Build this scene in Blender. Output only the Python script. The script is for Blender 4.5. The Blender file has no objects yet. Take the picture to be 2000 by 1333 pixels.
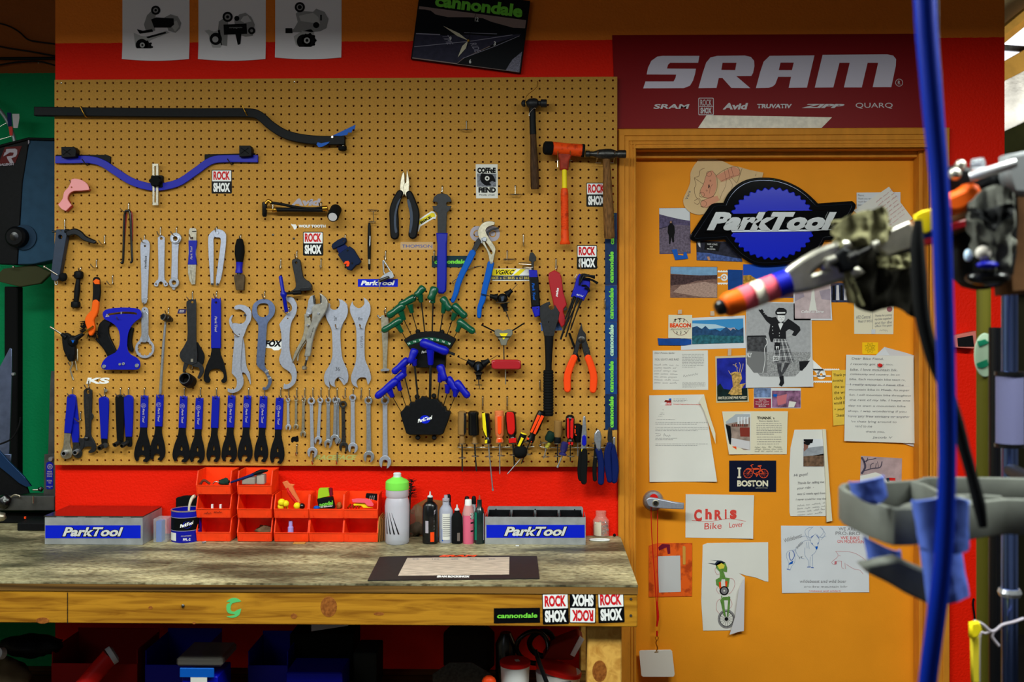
import bpy,bmesh,math,random
from mathutils import Vector,Matrix,noise
random.seed(7)
sin,cos,rad,PI = math.sin,math.cos,math.radians,math.pi
scene = bpy.context.scene
COL = scene.collection

# ------------------------------------------------------------------ camera
F,TH,D,H,CX,CY = 1950.0,rad(1.3),3.142,1.58,1000.0,625.0
cam_d = bpy.data.cameras.new('camera')
cam = bpy.data.objects.new('camera',cam_d);COL.objects.link(cam)
cam.location = (0,-D,H);cam.rotation_euler = (PI/2,0,TH)
cam_d.sensor_width = 36;cam_d.lens = 36*F/2000
cam_d.shift_x = 0;cam_d.shift_y = -(666.5-CY)/2000
cam_d.clip_start = .05
cam_d.dof.use_dof = True;cam_d.dof.focus_distance = D;cam_d.dof.aperture_fstop = 3.6
scene.camera = cam

# ------------------------------------------------------------------ light
world = bpy.data.worlds.new('world');scene.world = world;world.use_nodes = True
bg = world.node_tree.nodes['Background']
bg.inputs[0].default_value = (.75,.8,1,1);bg.inputs[1].default_value = .035
def area(name,loc,size,sizey,power,col,rx=0,rz=0,ry=0,spread=180):
    l = bpy.data.lights.new(name,'AREA');l.shape = 'RECTANGLE';l.size = size;l.size_y = sizey
    l.energy = power;l.color = col;l.spread = rad(spread)
    o = bpy.data.objects.new(name,l);COL.objects.link(o);o.location = loc;o.rotation_euler = (rad(rx),rad(ry),rad(rz))
    return o
area('ceiling_lamp_light',(-.7,-1.7,2.50),1.5,.35,60,(.93,1,.93))
area('ceiling_lamp_light',(1.15,-1.9,2.50),1.3,.35,56,(.93,1,.93))
area('ceiling_lamp_light',(-2.35,-1.3,2.50),1.2,.35,26,(.93,1,.95))
area('back_room_fill_light',(3.0,.75,2.75),.8,.6,15,(1,.97,.9),55)  # fill added to brighten the far ceiling and foil; no lamp there
area('front_fill_light',(-2.4,-4.2,2.45),1.6,.9,9,(.78,.88,1),74,-30)  # unseen cool fill from the front left, with no window behind it
scene.view_settings.view_transform = 'Standard';scene.view_settings.look = 'None'
scene.view_settings.exposure = 0.0;scene.view_settings.gamma = 1.0
scene.view_settings.use_curve_mapping = False

# ------------------------------------------------------------------ helpers
PX = D/F            # metres per photo pixel on the board plane
def W(px,py,y=0.0):
    dx = (px-CX)/F;t = (y+D)/(dx*sin(TH)+cos(TH))
    return Vector((t*(dx*cos(TH)-sin(TH)),y,H-t*(py-CY)/F))
def sc(y): return (y+D)/F     # metres per pixel at depth y
CR = {'Z': (0,0,4.0),'Q': (480,0,4.0),'A': (90,330,4.9375),'B': (90,560,5.714),'C': (420,360,4.9375),
      'D': (420,560,5.553),'E': (90,740,5.5556),'F': (430,740,5.5556),'G': (700,530,3.921),'H': (740,320,4.444),
      'I': (980,160,3.921),'J': (910,480,4.167),'K': (870,760,5.5556),'L': (0,900,4.4425),'M': (370,900,5.0),
      'N': (730,900,4.0),'O': (900,1130,4.651),'P': (0,1130,4.0),'R': (460,1190,4.0),'a': (1180,0,2.985),
      'b': (1230,270,4.444),'c': (1240,490,4.4425),'d': (1240,750,4.4425),'e': (1240,940,3.393),'f': (1500,800,3.3325),
      'g': (1560,340,3.703),'h': (1580,600,4.443),'i': (1380,280,3.174),'j': (1780,0,3.923),'k': (1600,640,3.7025),
      'l': (1600,900,3.0775),'m': (780,0,7.143),'n': (0,860,6.667),'o': (0,130,3.1),'p': (0,540,2.615),'x': (0,0,1)}
def S(k,s):
    x0,y0,q = CR[k];out = []
    for w in s.split():
        sh = w.endswith('!');u,v = w.rstrip('!').split(',')
        out.append((x0+float(u)/q,y0+float(v)/q) + ((1,) if sh else ()))
    return out
def lin(c):
    c = c/255;return c/12.92 if c <= .04045 else ((c+.055)/1.055)**2.4
def smooth2(L,n=4,closed=True):
    N = len(L);out = []
    def tan(i):
        if len(L[i]) > 2 and L[i][2] == 1: return (0,0)
        a = L[(i-1) % N] if closed else L[max(i-1,0)];b = L[(i+1) % N] if closed else L[min(i+1,N-1)]
        return ((b[0]-a[0])/2,(b[1]-a[1])/2)
    for i in range(N if closed else N-1):
        p,q = L[i],L[(i+1) % N];a,b = tan(i),tan((i+1) % N)
        for k in range(n):
            t = k/n;t2,t3 = t*t,t*t*t
            h1,h2,h3,h4 = 2*t3-3*t2+1,t3-2*t2+t,-2*t3+3*t2,t3-t2
            out.append(tuple(h1*p[j]+h2*a[j]+h3*q[j]+h4*b[j] for j in (0,1)))
    if not closed: out.append(tuple(L[-1][:2]))
    return out
def band(pts,w,n=4,cap=True):
    """closed outline around an open centre line; w = one width or one per point (pixels)"""
    if not hasattr(w,'__len__'): w = [w]*len(pts)
    if n > 1:
        C = smooth2(pts,n,False);ww = []
        for i in range(len(pts)-1):
            for k in range(n): ww.append(w[i]+(w[i+1]-w[i])*k/n)
        ww.append(w[-1])
    else: C,ww = [p[:2] for p in pts],list(w)
    Lf,Rt = [],[]
    for i,p in enumerate(C):
        a,b = C[max(i-1,0)],C[min(i+1,len(C)-1)]
        dx,dy = b[0]-a[0],b[1]-a[1];l = math.hypot(dx,dy) or 1
        nx,ny = -dy/l*ww[i]/2,dx/l*ww[i]/2
        Lf.append((p[0]+nx,p[1]+ny));Rt.append((p[0]-nx,p[1]-ny))
    out = Lf
    if cap:
        p = C[-1];r = ww[-1]/2;a0 = math.atan2(Lf[-1][1]-p[1],Lf[-1][0]-p[0])
        out = out+[(p[0]+r*cos(a0-PI*k/6),p[1]+r*sin(a0-PI*k/6)) for k in range(1,6)]
    out = out+Rt[::-1]
    if cap:
        p = C[0];r = ww[0]/2;a0 = math.atan2(Rt[0][1]-p[1],Rt[0][0]-p[0])
        out = out+[(p[0]+r*cos(a0-PI*k/6),p[1]+r*sin(a0-PI*k/6)) for k in range(1,6)]
    return out
def circ(x,y,r,n=20,ry=None,a0=0):
    return [(x+r*cos(2*PI*k/n+a0),y+(ry or r)*sin(2*PI*k/n+a0)) for k in range(n)]
def rrect(x0,y0,x1,y1,r=1.5,rot=0):
    out = []
    for cx,cy,a in ((x1-r,y1-r,0),(x0+r,y1-r,90),(x0+r,y0+r,180),(x1-r,y0+r,270)):
        for k in range(4): out.append((cx+r*cos(rad(a+30*k)),cy+r*sin(rad(a+30*k))))
    if rot:
        mx,my = (x0+x1)/2,(y0+y1)/2;c,s = cos(rad(rot)),sin(rad(rot))
        out = [(mx+(x-mx)*c-(y-my)*s,my+(x-mx)*s+(y-my)*c) for x,y in out]
    return out

# ---- raw meshes: world coordinates, one material each
def fin(me,m,ang=None):
    me.materials.clear();me.materials.append(m)
    if ang is not None:
        me.shade_smooth();me.set_sharp_from_angle(angle=rad(ang))
    return me
def from_curve(cu):
    o = bpy.data.objects.new('tmp',cu);me = bpy.data.meshes.new_from_object(o)
    bpy.data.objects.remove(o);bpy.data.curves.remove(cu);return me
def plate(m,loops,y=-.006,t=.003,bev=.0005,sm=0):
    """flat piece cut to an outline given in photo pixels, real thickness t, front face at depth y"""
    if not isinstance(loops[0],list): loops = [loops]
    cu = bpy.data.curves.new('c','CURVE');cu.dimensions = '2D';cu.fill_mode = 'BOTH'
    bev = min(bev,t*.45);cu.extrude = t/2-bev;cu.bevel_depth = bev;cu.bevel_resolution = 1
    c0 = W(loops[0][0][0],loops[0][0][1],y)
    for L in loops:
        if sm: L = smooth2(L,sm)
        s = cu.splines.new('POLY');s.points.add(len(L)-1);s.use_cyclic_u = True
        for i,p in enumerate(L):
            w = W(p[0],p[1],y)-c0;s.points[i].co = (w.x,w.z,0,1)
    me = from_curve(cu)
    me.transform(Matrix.Translation((c0.x,y+t/2,c0.z)) @ Matrix.Rotation(PI/2,4,'X'))
    return fin(me,m)
def mesh(vs,fs,m,ang=None):
    me = bpy.data.meshes.new('m');me.from_pydata([tuple(v) for v in vs],[],fs);me.update()
    return fin(me,m,ang)
def tube(m,pts,r,n=8,sm=4,ang=50):
    pts = [Vector(p) for p in pts]
    R = list(r) if hasattr(r,'__len__') else [r]*len(pts)
    if sm > 1 and len(pts) > 2:
        q,rr = [],[];N = len(pts)
        for i in range(N-1):
            p0,p1,p2,p3 = pts[max(i-1,0)],pts[i],pts[i+1],pts[min(i+2,N-1)]
            for k in range(sm):
                t = k/sm
                q.append(.5*((2*p1)+(p2-p0)*t+(2*p0-5*p1+4*p2-p3)*t*t+(3*p1-p0-3*p2+p3)*t**3));rr.append(R[i]+(R[i+1]-R[i])*t)
        q.append(pts[-1]);rr.append(R[-1]);pts,R = q,rr
    vs,fs = [],[];up = None
    for i,p in enumerate(pts):
        d = (pts[min(i+1,len(pts)-1)]-pts[max(i-1,0)])
        d = d.normalized() if d.length > 1e-9 else Vector((0,0,1))
        if up is None: up = d.orthogonal().normalized()
        else:
            up = up-d*up.dot(d);up = up.normalized() if up.length > 1e-6 else d.orthogonal().normalized()
        s = d.cross(up)
        for k in range(n):
            a = 2*PI*k/n;vs.append(p+(up*cos(a)+s*sin(a))*R[i])
    for i in range(len(pts)-1):
        for k in range(n):
            fs.append((i*n+k,i*n+(k+1) % n,(i+1)*n+(k+1) % n,(i+1)*n+k))
    fs.append(tuple(range(n))[::-1]);fs.append(tuple((len(pts)-1)*n+k for k in range(n)))
    return mesh(vs,fs,m,ang)
def lathe(m,p0,p1,prof,n=20,ang=35,flat=1.0,capped=True):
    """turned shape about p0->p1; prof = (fraction along, radius m)"""
    p0,p1 = Vector(p0),Vector(p1);d = (p1-p0);u = d.normalized()
    a = u.orthogonal().normalized() if abs(u.y) > .9 else (Vector((0,1,0))-u*u.y).normalized()
    b = u.cross(a);vs,fs = [],[]
    for t,r in prof:
        c = p0+d*t
        for k in range(n):
            q = 2*PI*k/n;vs.append(c+a*(cos(q)*r*flat)+b*(sin(q)*r))
    for i in range(len(prof)-1):
        for k in range(n): fs.append((i*n+k,(i+1)*n+k,(i+1)*n+(k+1) % n,i*n+(k+1) % n))
    if capped:
        fs.append(tuple(range(n)));fs.append(tuple((len(prof)-1)*n+k for k in range(n))[::-1])
    me = mesh(vs,fs,m);bm = bmesh.new();bm.from_mesh(me);bmesh.ops.recalc_face_normals(bm,faces=bm.faces);bm.to_mesh(me);bm.free()
    return fin(me,m,ang)
def box(m,lo,hi,bev=.001,seg=1,rot=None,about=None):
    bm = bmesh.new();bmesh.ops.create_cube(bm,size=1)
    lo,hi = Vector(lo),Vector(hi)
    for v in bm.verts: v.co = Vector([(lo[i]+hi[i])/2+v.co[i]*(hi[i]-lo[i]) for i in range(3)])
    if bev: bmesh.ops.bevel(bm,geom=list(bm.edges),offset=bev,segments=seg,affect='EDGES',profile=.5)
    me = bpy.data.meshes.new('b');bm.to_mesh(me);bm.free()
    if rot:
        c = Vector(about) if about else (lo+hi)/2
        me.transform(Matrix.Translation(c) @ rot @ Matrix.Translation(-c))
    return fin(me,m)
def prism(m,pts,lo,hi,axis='y',bev=0):
    """polygon of world 2-D points pushed from lo to hi along an axis"""
    f = {'y': lambda p,t: (p[0],t,p[1]),'x': lambda p,t: (t,p[0],p[1]),'z': lambda p,t: (p[0],p[1],t)}[axis]
    n = len(pts);vs = [f(p,lo) for p in pts]+[f(p,hi) for p in pts]
    fs = [tuple(range(n)),tuple(range(n,2*n))[::-1]]+[(i,n+i,n+(i+1) % n,(i+1) % n) for i in range(n)]
    bm = bmesh.new();vv = [bm.verts.new(v) for v in vs]
    for q in fs: bm.faces.new([vv[i] for i in q])
    bmesh.ops.recalc_face_normals(bm,faces=bm.faces)
    if bev: bmesh.ops.bevel(bm,geom=list(bm.edges),offset=bev,segments=1,affect='EDGES',profile=.5)
    me = bpy.data.meshes.new('b');bm.to_mesh(me);bm.free();return fin(me,m)
def ball(m,c,r,s=(1,1,1),n=14,lump=0,seed=0,rot=None):
    bm = bmesh.new();bmesh.ops.create_uvsphere(bm,u_segments=n*2 if lump else n,v_segments=n if lump else max(6,n//2),radius=1)
    for v in bm.verts:
        k = 1+lump*noise.noise(v.co*1.7+Vector((seed*3.1,seed,0)))+(lump*.5*noise.noise(v.co*4+Vector((seed,0,5))) if lump else 0)
        q = Vector((v.co.x*s[0],v.co.y*s[1],v.co.z*s[2]))*r*k
        if rot: q = rot @ q
        v.co = q+Vector(c)
    me = bpy.data.meshes.new('b');bm.to_mesh(me);bm.free();me.shade_smooth();me.materials.append(m);return me
def text(m,s,px,py,w,h,y,rot=0,shear=0,bold=0,ex=.0001,flip=False,sx=None):
    """lettering fitted to w x h photo pixels, centred on px,py at depth y"""
    cu = bpy.data.curves.new('t','FONT');cu.body = s;cu.size = 1;cu.fill_mode = 'FRONT' if ex < .0003 else 'BOTH'
    cu.offset = bold;cu.extrude = 0;cu.resolution_u = 3;cu.align_x = 'CENTER';cu.space_line = .95
    if sx: cu.space_character = sx
    if ex >= .0003: cu.extrude = .5
    me = from_curve(cu)
    if not me.vertices: return fin(me,m)
    xs = [v.co.x for v in me.vertices];ys = [v.co.y for v in me.vertices];x0,x1,y0,y1 = min(xs),max(xs),min(ys),max(ys)
    if h is None: h = w*(y1-y0)/(x1-x0)
    if w is None: w = h*(x1-x0)/(y1-y0)
    c,q = cos(rad(rot)),sin(rad(rot));w2 = w-abs(shear)*h
    for v in me.vertices:
        a = ((v.co.x-x0)/max(x1-x0,1e-6)-.5)*w2;b = -((v.co.y-y0)/max(y1-y0,1e-6)-.5)*h;a -= shear*b
        p = W(px+a*c-b*q,py+a*q+b*c,y)
        v.co = (p.x,y+(ex/2-v.co.z*ex*1 if ex >= .0003 else 0),p.z)
    me.update();return fin(me,m)
def flat(m,pts,y):
    return mesh([W(p[0],p[1],y) for p in pts],[tuple(range(len(pts)))[::-1]],m)
def ribbon(m,pts,w,y,sm=1):
    if sm > 1: pts = smooth2(pts,sm,False)
    vs,fs = [],[]
    for i,p in enumerate(pts):
        a,b = pts[max(i-1,0)],pts[min(i+1,len(pts)-1)];dx,dy = b[0]-a[0],b[1]-a[1];l = math.hypot(dx,dy) or 1
        nx,ny = -dy/l*w/2,dx/l*w/2
        vs += [W(p[0]+nx,p[1]+ny,y),W(p[0]-nx,p[1]-ny,y)]
    for i in range(len(pts)-1): fs.append((2*i,2*i+2,2*i+3,2*i+1))
    return mesh(vs,fs,m)
def scrawl(m,x0,y0,x1,h,y,rot=0,w=.5,seed=0):
    """illegible handwriting: joined word strokes"""
    R = random.Random(seed+int(x0*7+y0*13));out = [];x = x0;c,s = cos(rad(rot)),sin(rad(rot))
    while x < x1-h:
        L = min(R.uniform(2.0,5.5)*h,x1-x);pts = [];k = 0;u = 0
        while u < L:
            v = (-1 if k % 2 else .6)*h*R.uniform(.15,.5)*(2 if R.random() < .18 else 1)
            dx,dy = x-x0+u,v;pts.append((x0+dx*c-dy*s,y0+dx*s+dy*c));u += h*R.uniform(.25,.5);k += 1
        if len(pts) > 2: out.append(ribbon(m,pts,w,y,2))
        x += L+h*R.uniform(.7,1.3)
    return out
def lines(m,x0,y0,x1,y1,n,y,w=.8,seed=1,last=.6):
    """printed text too small to read: rows of little dashes"""
    R = random.Random(seed);out = []
    vs,fs = [],[]
    for i in range(n):
        yy = y0+(y1-y0)*i/max(n-1,1);x = x0;e = x1 if i < n-1 else x0+(x1-x0)*last
        while x < e:
            L = R.uniform(2,6);b = min(x+L,e);k = len(vs)
            vs += [W(x,yy-w/2,y),W(b,yy-w/2,y),W(b,yy+w/2,y),W(x,yy+w/2,y)];fs.append((k+3,k+2,k+1,k));x = b+R.uniform(.8,1.5)
    return mesh(vs,fs,m)

# ---- objects
ORG = {}
def obj(name,meshes,parent=None):
    meshes = [q for e in meshes for q in (e if isinstance(e,(list,tuple)) else [e])]
    if len(meshes) == 1: me = meshes[0]
    else:
        bm = bmesh.new();mats = []
        for s in meshes:
            n0 = len(bm.faces);bm.from_mesh(s);bm.faces.ensure_lookup_table();mt = s.materials[0]
            if mt not in mats: mats.append(mt)
            ix = mats.index(mt)
            for i in range(n0,len(bm.faces)): bm.faces[i].material_index = ix
        me = bpy.data.meshes.new(name);bm.to_mesh(me);bm.free()
        for q in mats: me.materials.append(q)
        for s in meshes: bpy.data.meshes.remove(s)
    me.name = name
    n = len(me.vertices);co = [0.0]*(3*n);me.vertices.foreach_get('co',co)
    lo = [min(co[i::3]) for i in range(3)];hi = [max(co[i::3]) for i in range(3)]
    c = Vector([(lo[i]+hi[i])/2 for i in range(3)])
    if parent is None: c.z = lo[2]
    me.transform(Matrix.Translation(-c));o = bpy.data.objects.new(name,me);COL.objects.link(o)
    ORG[o.name] = c.copy()
    if parent is not None: o.parent = parent;o.location = c-ORG[parent.name]
    else: o.location = c
    return o
ROOTS = []
def thing(name,label,cat,group=None,kind=None):
    o = bpy.data.objects.new(name,None);COL.objects.link(o);o.empty_display_size = .02;ORG[o.name] = Vector((0,0,0))
    tagit(o,label,cat,group,kind);ROOTS.append(o);return o
def tagit(o,label=None,cat=None,group=None,kind=None):
    if label: o['label'] = label
    if cat: o['category'] = cat
    if group: o['group'] = group
    if kind: o['kind'] = kind
    return o
def solo(name,label,cat,*meshes,group=None,kind=None): return tagit(obj(name,meshes),label,cat,group,kind)
def part(parent,name,*meshes,label=None):
    o = obj(name,meshes,parent)
    if label: o['label'] = label
    return o
def struct(name,*meshes):
    o = obj(name,meshes);o['kind'] = 'structure';return o

# ------------------------------------------------------------------ materials
def mat(name,c,rough=.5,metal=0,var=0,vs=60,bump=0,bs=200,c2=None,coat=0,stretch=None,lo=.35,hi=.65,trans=0,alpha=1,spec=None,ior=None,emit=0):
    m = bpy.data.materials.new(name);m.use_nodes = True;nt = m.node_tree;N,L = nt.nodes,nt.links
    b = N['Principled BSDF'];col = (lin(c[0]),lin(c[1]),lin(c[2]),1)
    b.inputs['Base Color'].default_value = col;b.inputs['Roughness'].default_value = rough;b.inputs['Metallic'].default_value = metal
    if coat: b.inputs['Coat Weight'].default_value = coat;b.inputs['Coat Roughness'].default_value = .1
    if trans: b.inputs['Transmission Weight'].default_value = trans
    if alpha < 1: b.inputs['Alpha'].default_value = alpha
    if spec is None and not metal and not coat: spec = .12
    if spec is not None: b.inputs['Specular IOR Level'].default_value = spec
    if ior: b.inputs['IOR'].default_value = ior
    if emit: b.inputs['Emission Color'].default_value = col;b.inputs['Emission Strength'].default_value = emit
    if var or c2 or bump:
        tc = N.new('ShaderNodeTexCoord');mp = N.new('ShaderNodeMapping');L.new(tc.outputs['Object'],mp.inputs[0])
        if stretch: mp.inputs['Scale'].default_value = stretch
    if var or c2:
        nz = N.new('ShaderNodeTexNoise');nz.inputs['Scale'].default_value = vs;nz.inputs['Detail'].default_value = 5;L.new(mp.outputs[0],nz.inputs['Vector'])
        rp = N.new('ShaderNodeValToRGB');L.new(nz.outputs['Fac'],rp.inputs[0]);L.new(rp.outputs[0],b.inputs['Base Color'])
        a = [v*(1-var) for v in col[:3]];d = [min(1,v*(1+var)) for v in col[:3]]
        if c2: d = [lin(v) for v in c2];a = list(col[:3])
        rp.color_ramp.elements[0].position = lo;rp.color_ramp.elements[1].position = hi
        rp.color_ramp.elements[0].color = (*a,1);rp.color_ramp.elements[1].color = (*d,1)
    if bump:
        n2 = N.new('ShaderNodeTexNoise');n2.inputs['Scale'].default_value = bs;n2.inputs['Detail'].default_value = 3;L.new(mp.outputs[0],n2.inputs['Vector'])
        bp = N.new('ShaderNodeBump');bp.inputs['Strength'].default_value = bump;bp.inputs['Distance'].default_value = .002
        L.new(n2.outputs['Fac'],bp.inputs['Height']);L.new(bp.outputs[0],b.inputs['Normal'])
    return m
M = {}
def defm(k,*a,**kw): M[k] = mat(k,*a,**kw)
defm('peg',(190,138,60),.7,var=.09,vs=220,bump=.15,bs=500)
defm('green_wall',(0,118,66),.6,var=.1,vs=8,bump=.5,bs=120)
defm('orange_wall',(196,116,48),.7,var=.06,vs=8,bump=.5,bs=120)
defm('door',(234,146,30),.6,var=.04,vs=6,bump=.15,bs=260)
defm('casing',(206,132,40),.55,var=.07,vs=14,stretch=(3,3,1),bump=.05,bs=100)
defm('steel',(178,182,192),.34,.8,var=.12,vs=160,bump=.05,bs=300)
defm('steel_light',(176,180,196),.4,.6,var=.08,vs=160)
defm('steel_blue',(120,134,170),.36,.9,var=.1,vs=120)
defm('steel_warm',(176,168,150),.4,.9,var=.15,vs=130)
defm('steel_dark',(70,69,68),.4,.9,var=.25,vs=140)
defm('chrome',(205,208,216),.24,.8)
defm('wire',(190,184,172),.28,1)
defm('blk',(13,14,17),.5,var=.2,vs=120)
defm('blk_gloss',(8,9,12),.25,spec=.5)
defm('blk_matte',(13,14,15),.85)
defm('iron',(27,28,33),.5,.35,var=.25,vs=110,bump=.1,bs=300)
defm('slate',(34,48,70),.5,.2,var=.1,vs=60)
defm('blue',(2,12,168),.42,spec=.3)
defm('blue_vinyl',(3,20,158),.4,spec=.3)
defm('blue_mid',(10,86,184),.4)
defm('blue_deep',(10,26,84),.5)
defm('navy',(8,26,58),.55)
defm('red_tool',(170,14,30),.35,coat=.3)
defm('red',(205,26,22),.42)
defm('orange_tool',(232,74,20),.45,c2=(140,34,16),vs=50,lo=.5,hi=.75)
defm('orange',(240,96,20),.45)
defm('orange_hi',(250,74,24),.35)
defm('yellow',(240,216,30),.4)
defm('green_handle',(0,78,52),.28,spec=.5)
defm('pink',(240,150,152),.35,coat=.2)
defm('wood_dark',(66,44,26),.6,var=.4,vs=40,stretch=(6,6,1),bump=.15,bs=60)
defm('wood_mid',(112,76,40),.6,var=.4,vs=40,stretch=(6,6,1),bump=.2,bs=60)
defm('brass',(196,146,52),.3,1)
defm('white',(232,232,232),.5)
defm('paper',(220,218,212),.7,var=.02,vs=10,bump=.1,bs=20)
defm('paper_cool',(214,216,222),.7,var=.03,vs=10,bump=.1,bs=20)
defm('paper_cream',(222,214,190),.7,bump=.1,bs=20)
defm('paper_grey',(206,202,206),.7)
defm('ink',(14,13,16),.7)
defm('ink_soft',(122,120,124),.7)
defm('ink_blue',(40,84,170),.7)
defm('ink_red',(216,70,62),.7)
defm('ink_pink',(196,110,120),.7)
defm('st_white',(240,240,240),.35)
defm('st_silver',(170,162,174),.45)
defm('st_black',(6,8,12),.4)
defm('st_red',(206,22,30),.35)
defm('st_green',(120,214,70),.4)
defm('st_blue',(6,30,196),.4)
# ================================================================== setting
YW,YD,YR = .025,.115,.55        # wall face, door face, recess wall
def two_tone(name,low,high,zb,bs=130):
    m = mat(name,low,.6,bump=.9,bs=bs,spec=.12);nt = m.node_tree;N,L = nt.nodes,nt.links;b = N['Principled BSDF']
    g = N.new('ShaderNodeNewGeometry');sp = N.new('ShaderNodeSeparateXYZ');L.new(g.outputs['Position'],sp.inputs[0])
    nz = N.new('ShaderNodeTexNoise');nz.inputs['Scale'].default_value = 60;L.new(g.outputs['Position'],nz.inputs['Vector'])
    ad = N.new('ShaderNodeMath');ad.operation = 'MULTIPLY_ADD';L.new(nz.outputs['Fac'],ad.inputs[0]);ad.inputs[1].default_value = .004;L.new(sp.outputs['Z'],ad.inputs[2])
    gt = N.new('ShaderNodeMath');gt.operation = 'GREATER_THAN';L.new(ad.outputs[0],gt.inputs[0]);gt.inputs[1].default_value = zb
    mx = N.new('ShaderNodeMix');mx.data_type = 'RGBA';L.new(gt.outputs[0],mx.inputs['Factor'])
    mx.inputs['A'].default_value = (*[lin(v) for v in low],1);mx.inputs['B'].default_value = (*[lin(v) for v in high],1)
    L.new(mx.outputs['Result'],b.inputs['Base Color']);return m
RED,ORG_P = (232,26,0),(232,122,34)
m_wall = two_tone('red_and_orange_paint',RED,ORG_P,W(700,81,YW).z+.002)
m_rec = two_tone('green_and_brown_paint',(0,138,84),(150,80,30),W(50,143,YR).z+.002)
xl,xr = W(108,500,YW).x,W(1962,300,YW).x
dl,dr,dt = W(1240,600,YW).x,W(1815,600,YW).x,W(1500,289,YW).z
TOP = 3.3
w1 = box(m_wall,(xl,YW,0),(dl,YW+.14,TOP),0);w2 = box(m_wall,(dr,YW,0),(xr,YW+.14,TOP),0);w3 = box(m_wall,(dl,YW,dt),(dr,YW+.14,TOP),0)
struct('wall_back',w1,w2,w3)
struct('wall_recess',box(m_rec,(-3.2,YR,0),(xl+.1,YR+.1,TOP),0))
struct('wall_corner',box(m_rec,(xl,YW+.14,0),(xl+.1,YR,TOP),0))
m_floor = mat('concrete_floor',(40,38,36),.6,var=.15,vs=4)
struct('floor',box(m_floor,(-3.3,-5,-.05),(4.5,4.5,0),0))
m_ceil = mat('dark_ceiling',(96,84,70),.8)
struct('ceiling',box(m_ceil,(-3.3,-5,TOP),(xr,YR+.1,TOP+.08),0))
struct('wall_left',box(mat('left_paint',(150,140,120),.8),(-3.3,-5,0),(-3.2,YR+.1,TOP),0))
m_beh = mat('shop_paint',(168,160,150),.8)
struct('wall_behind',box(m_beh,(-3.3,-5.1,0),(4.5,-5,TOP),0))
struct('wall_right',box(m_beh,(4.5,-5.1,0),(4.6,4.6,TOP+.5),0))

# door: slab, casing of stepped mouldings, jamb and stop
struct('door_1',box(M['door'],(dl-.01,YD,.01),(dr+.01,YD+.045,dt+.01),.001))
door = bpy.data.objects['door_1']
def casing(name,x0,x1,z0,z1,side):
    steps = [];n = 4;w = .053
    ms = []
    for a,b,t in ((0,1,.008),(0,.62,.012),(.04,.36,.0165),(.70,.80,.0105),(.88,1,.012)):
        if side == 'l': lo,hi = (x0+a*(x1-x0),YW-t,z0),(x0+b*(x1-x0),YW,z1-a*w)
        elif side == 'r': lo,hi = (x1-b*(x1-x0),YW-t,z0),(x1-a*(x1-x0),YW,z1-a*w)
        else: lo,hi = (x0+a*w,YW-t-.0003,z1-b*(z1-z0)),(x1-a*w,YW,z1-a*(z1-z0))
        ms.append(box(M['casing'],lo,hi,.0015))
    struct(name,*ms)
co = W(1207,600,YW).x;cr = W(1852,600,YW).x;ct = W(1500,252,YW).z
casing('trim_1',co,dl+.002,0,ct,'l');casing('trim_2',dr-.002,cr,0,ct,'r');casing('trim_3',co,cr,dt-.002,ct,'t')
jw = .018
struct('trim_4',box(M['casing'],(dl-.002,YW+.001,0),(dl+.004,YD+.03,dt),.001),box(M['casing'],(dr-.004,YW+.001,0),(dr+.002,YD+.03,dt),.001),
       box(M['casing'],(dl,YW+.001,dt-.004),(dr,YD+.03,dt+.002),.001),
       box(M['casing'],(dr-.016,YW+.04,0),(dr-.003,YD-.001,dt-.004),.002),box(M['casing'],(dl+.003,YW+.055,dt-.022),(dr-.015,YD-.001,dt-.003),.002))

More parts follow.
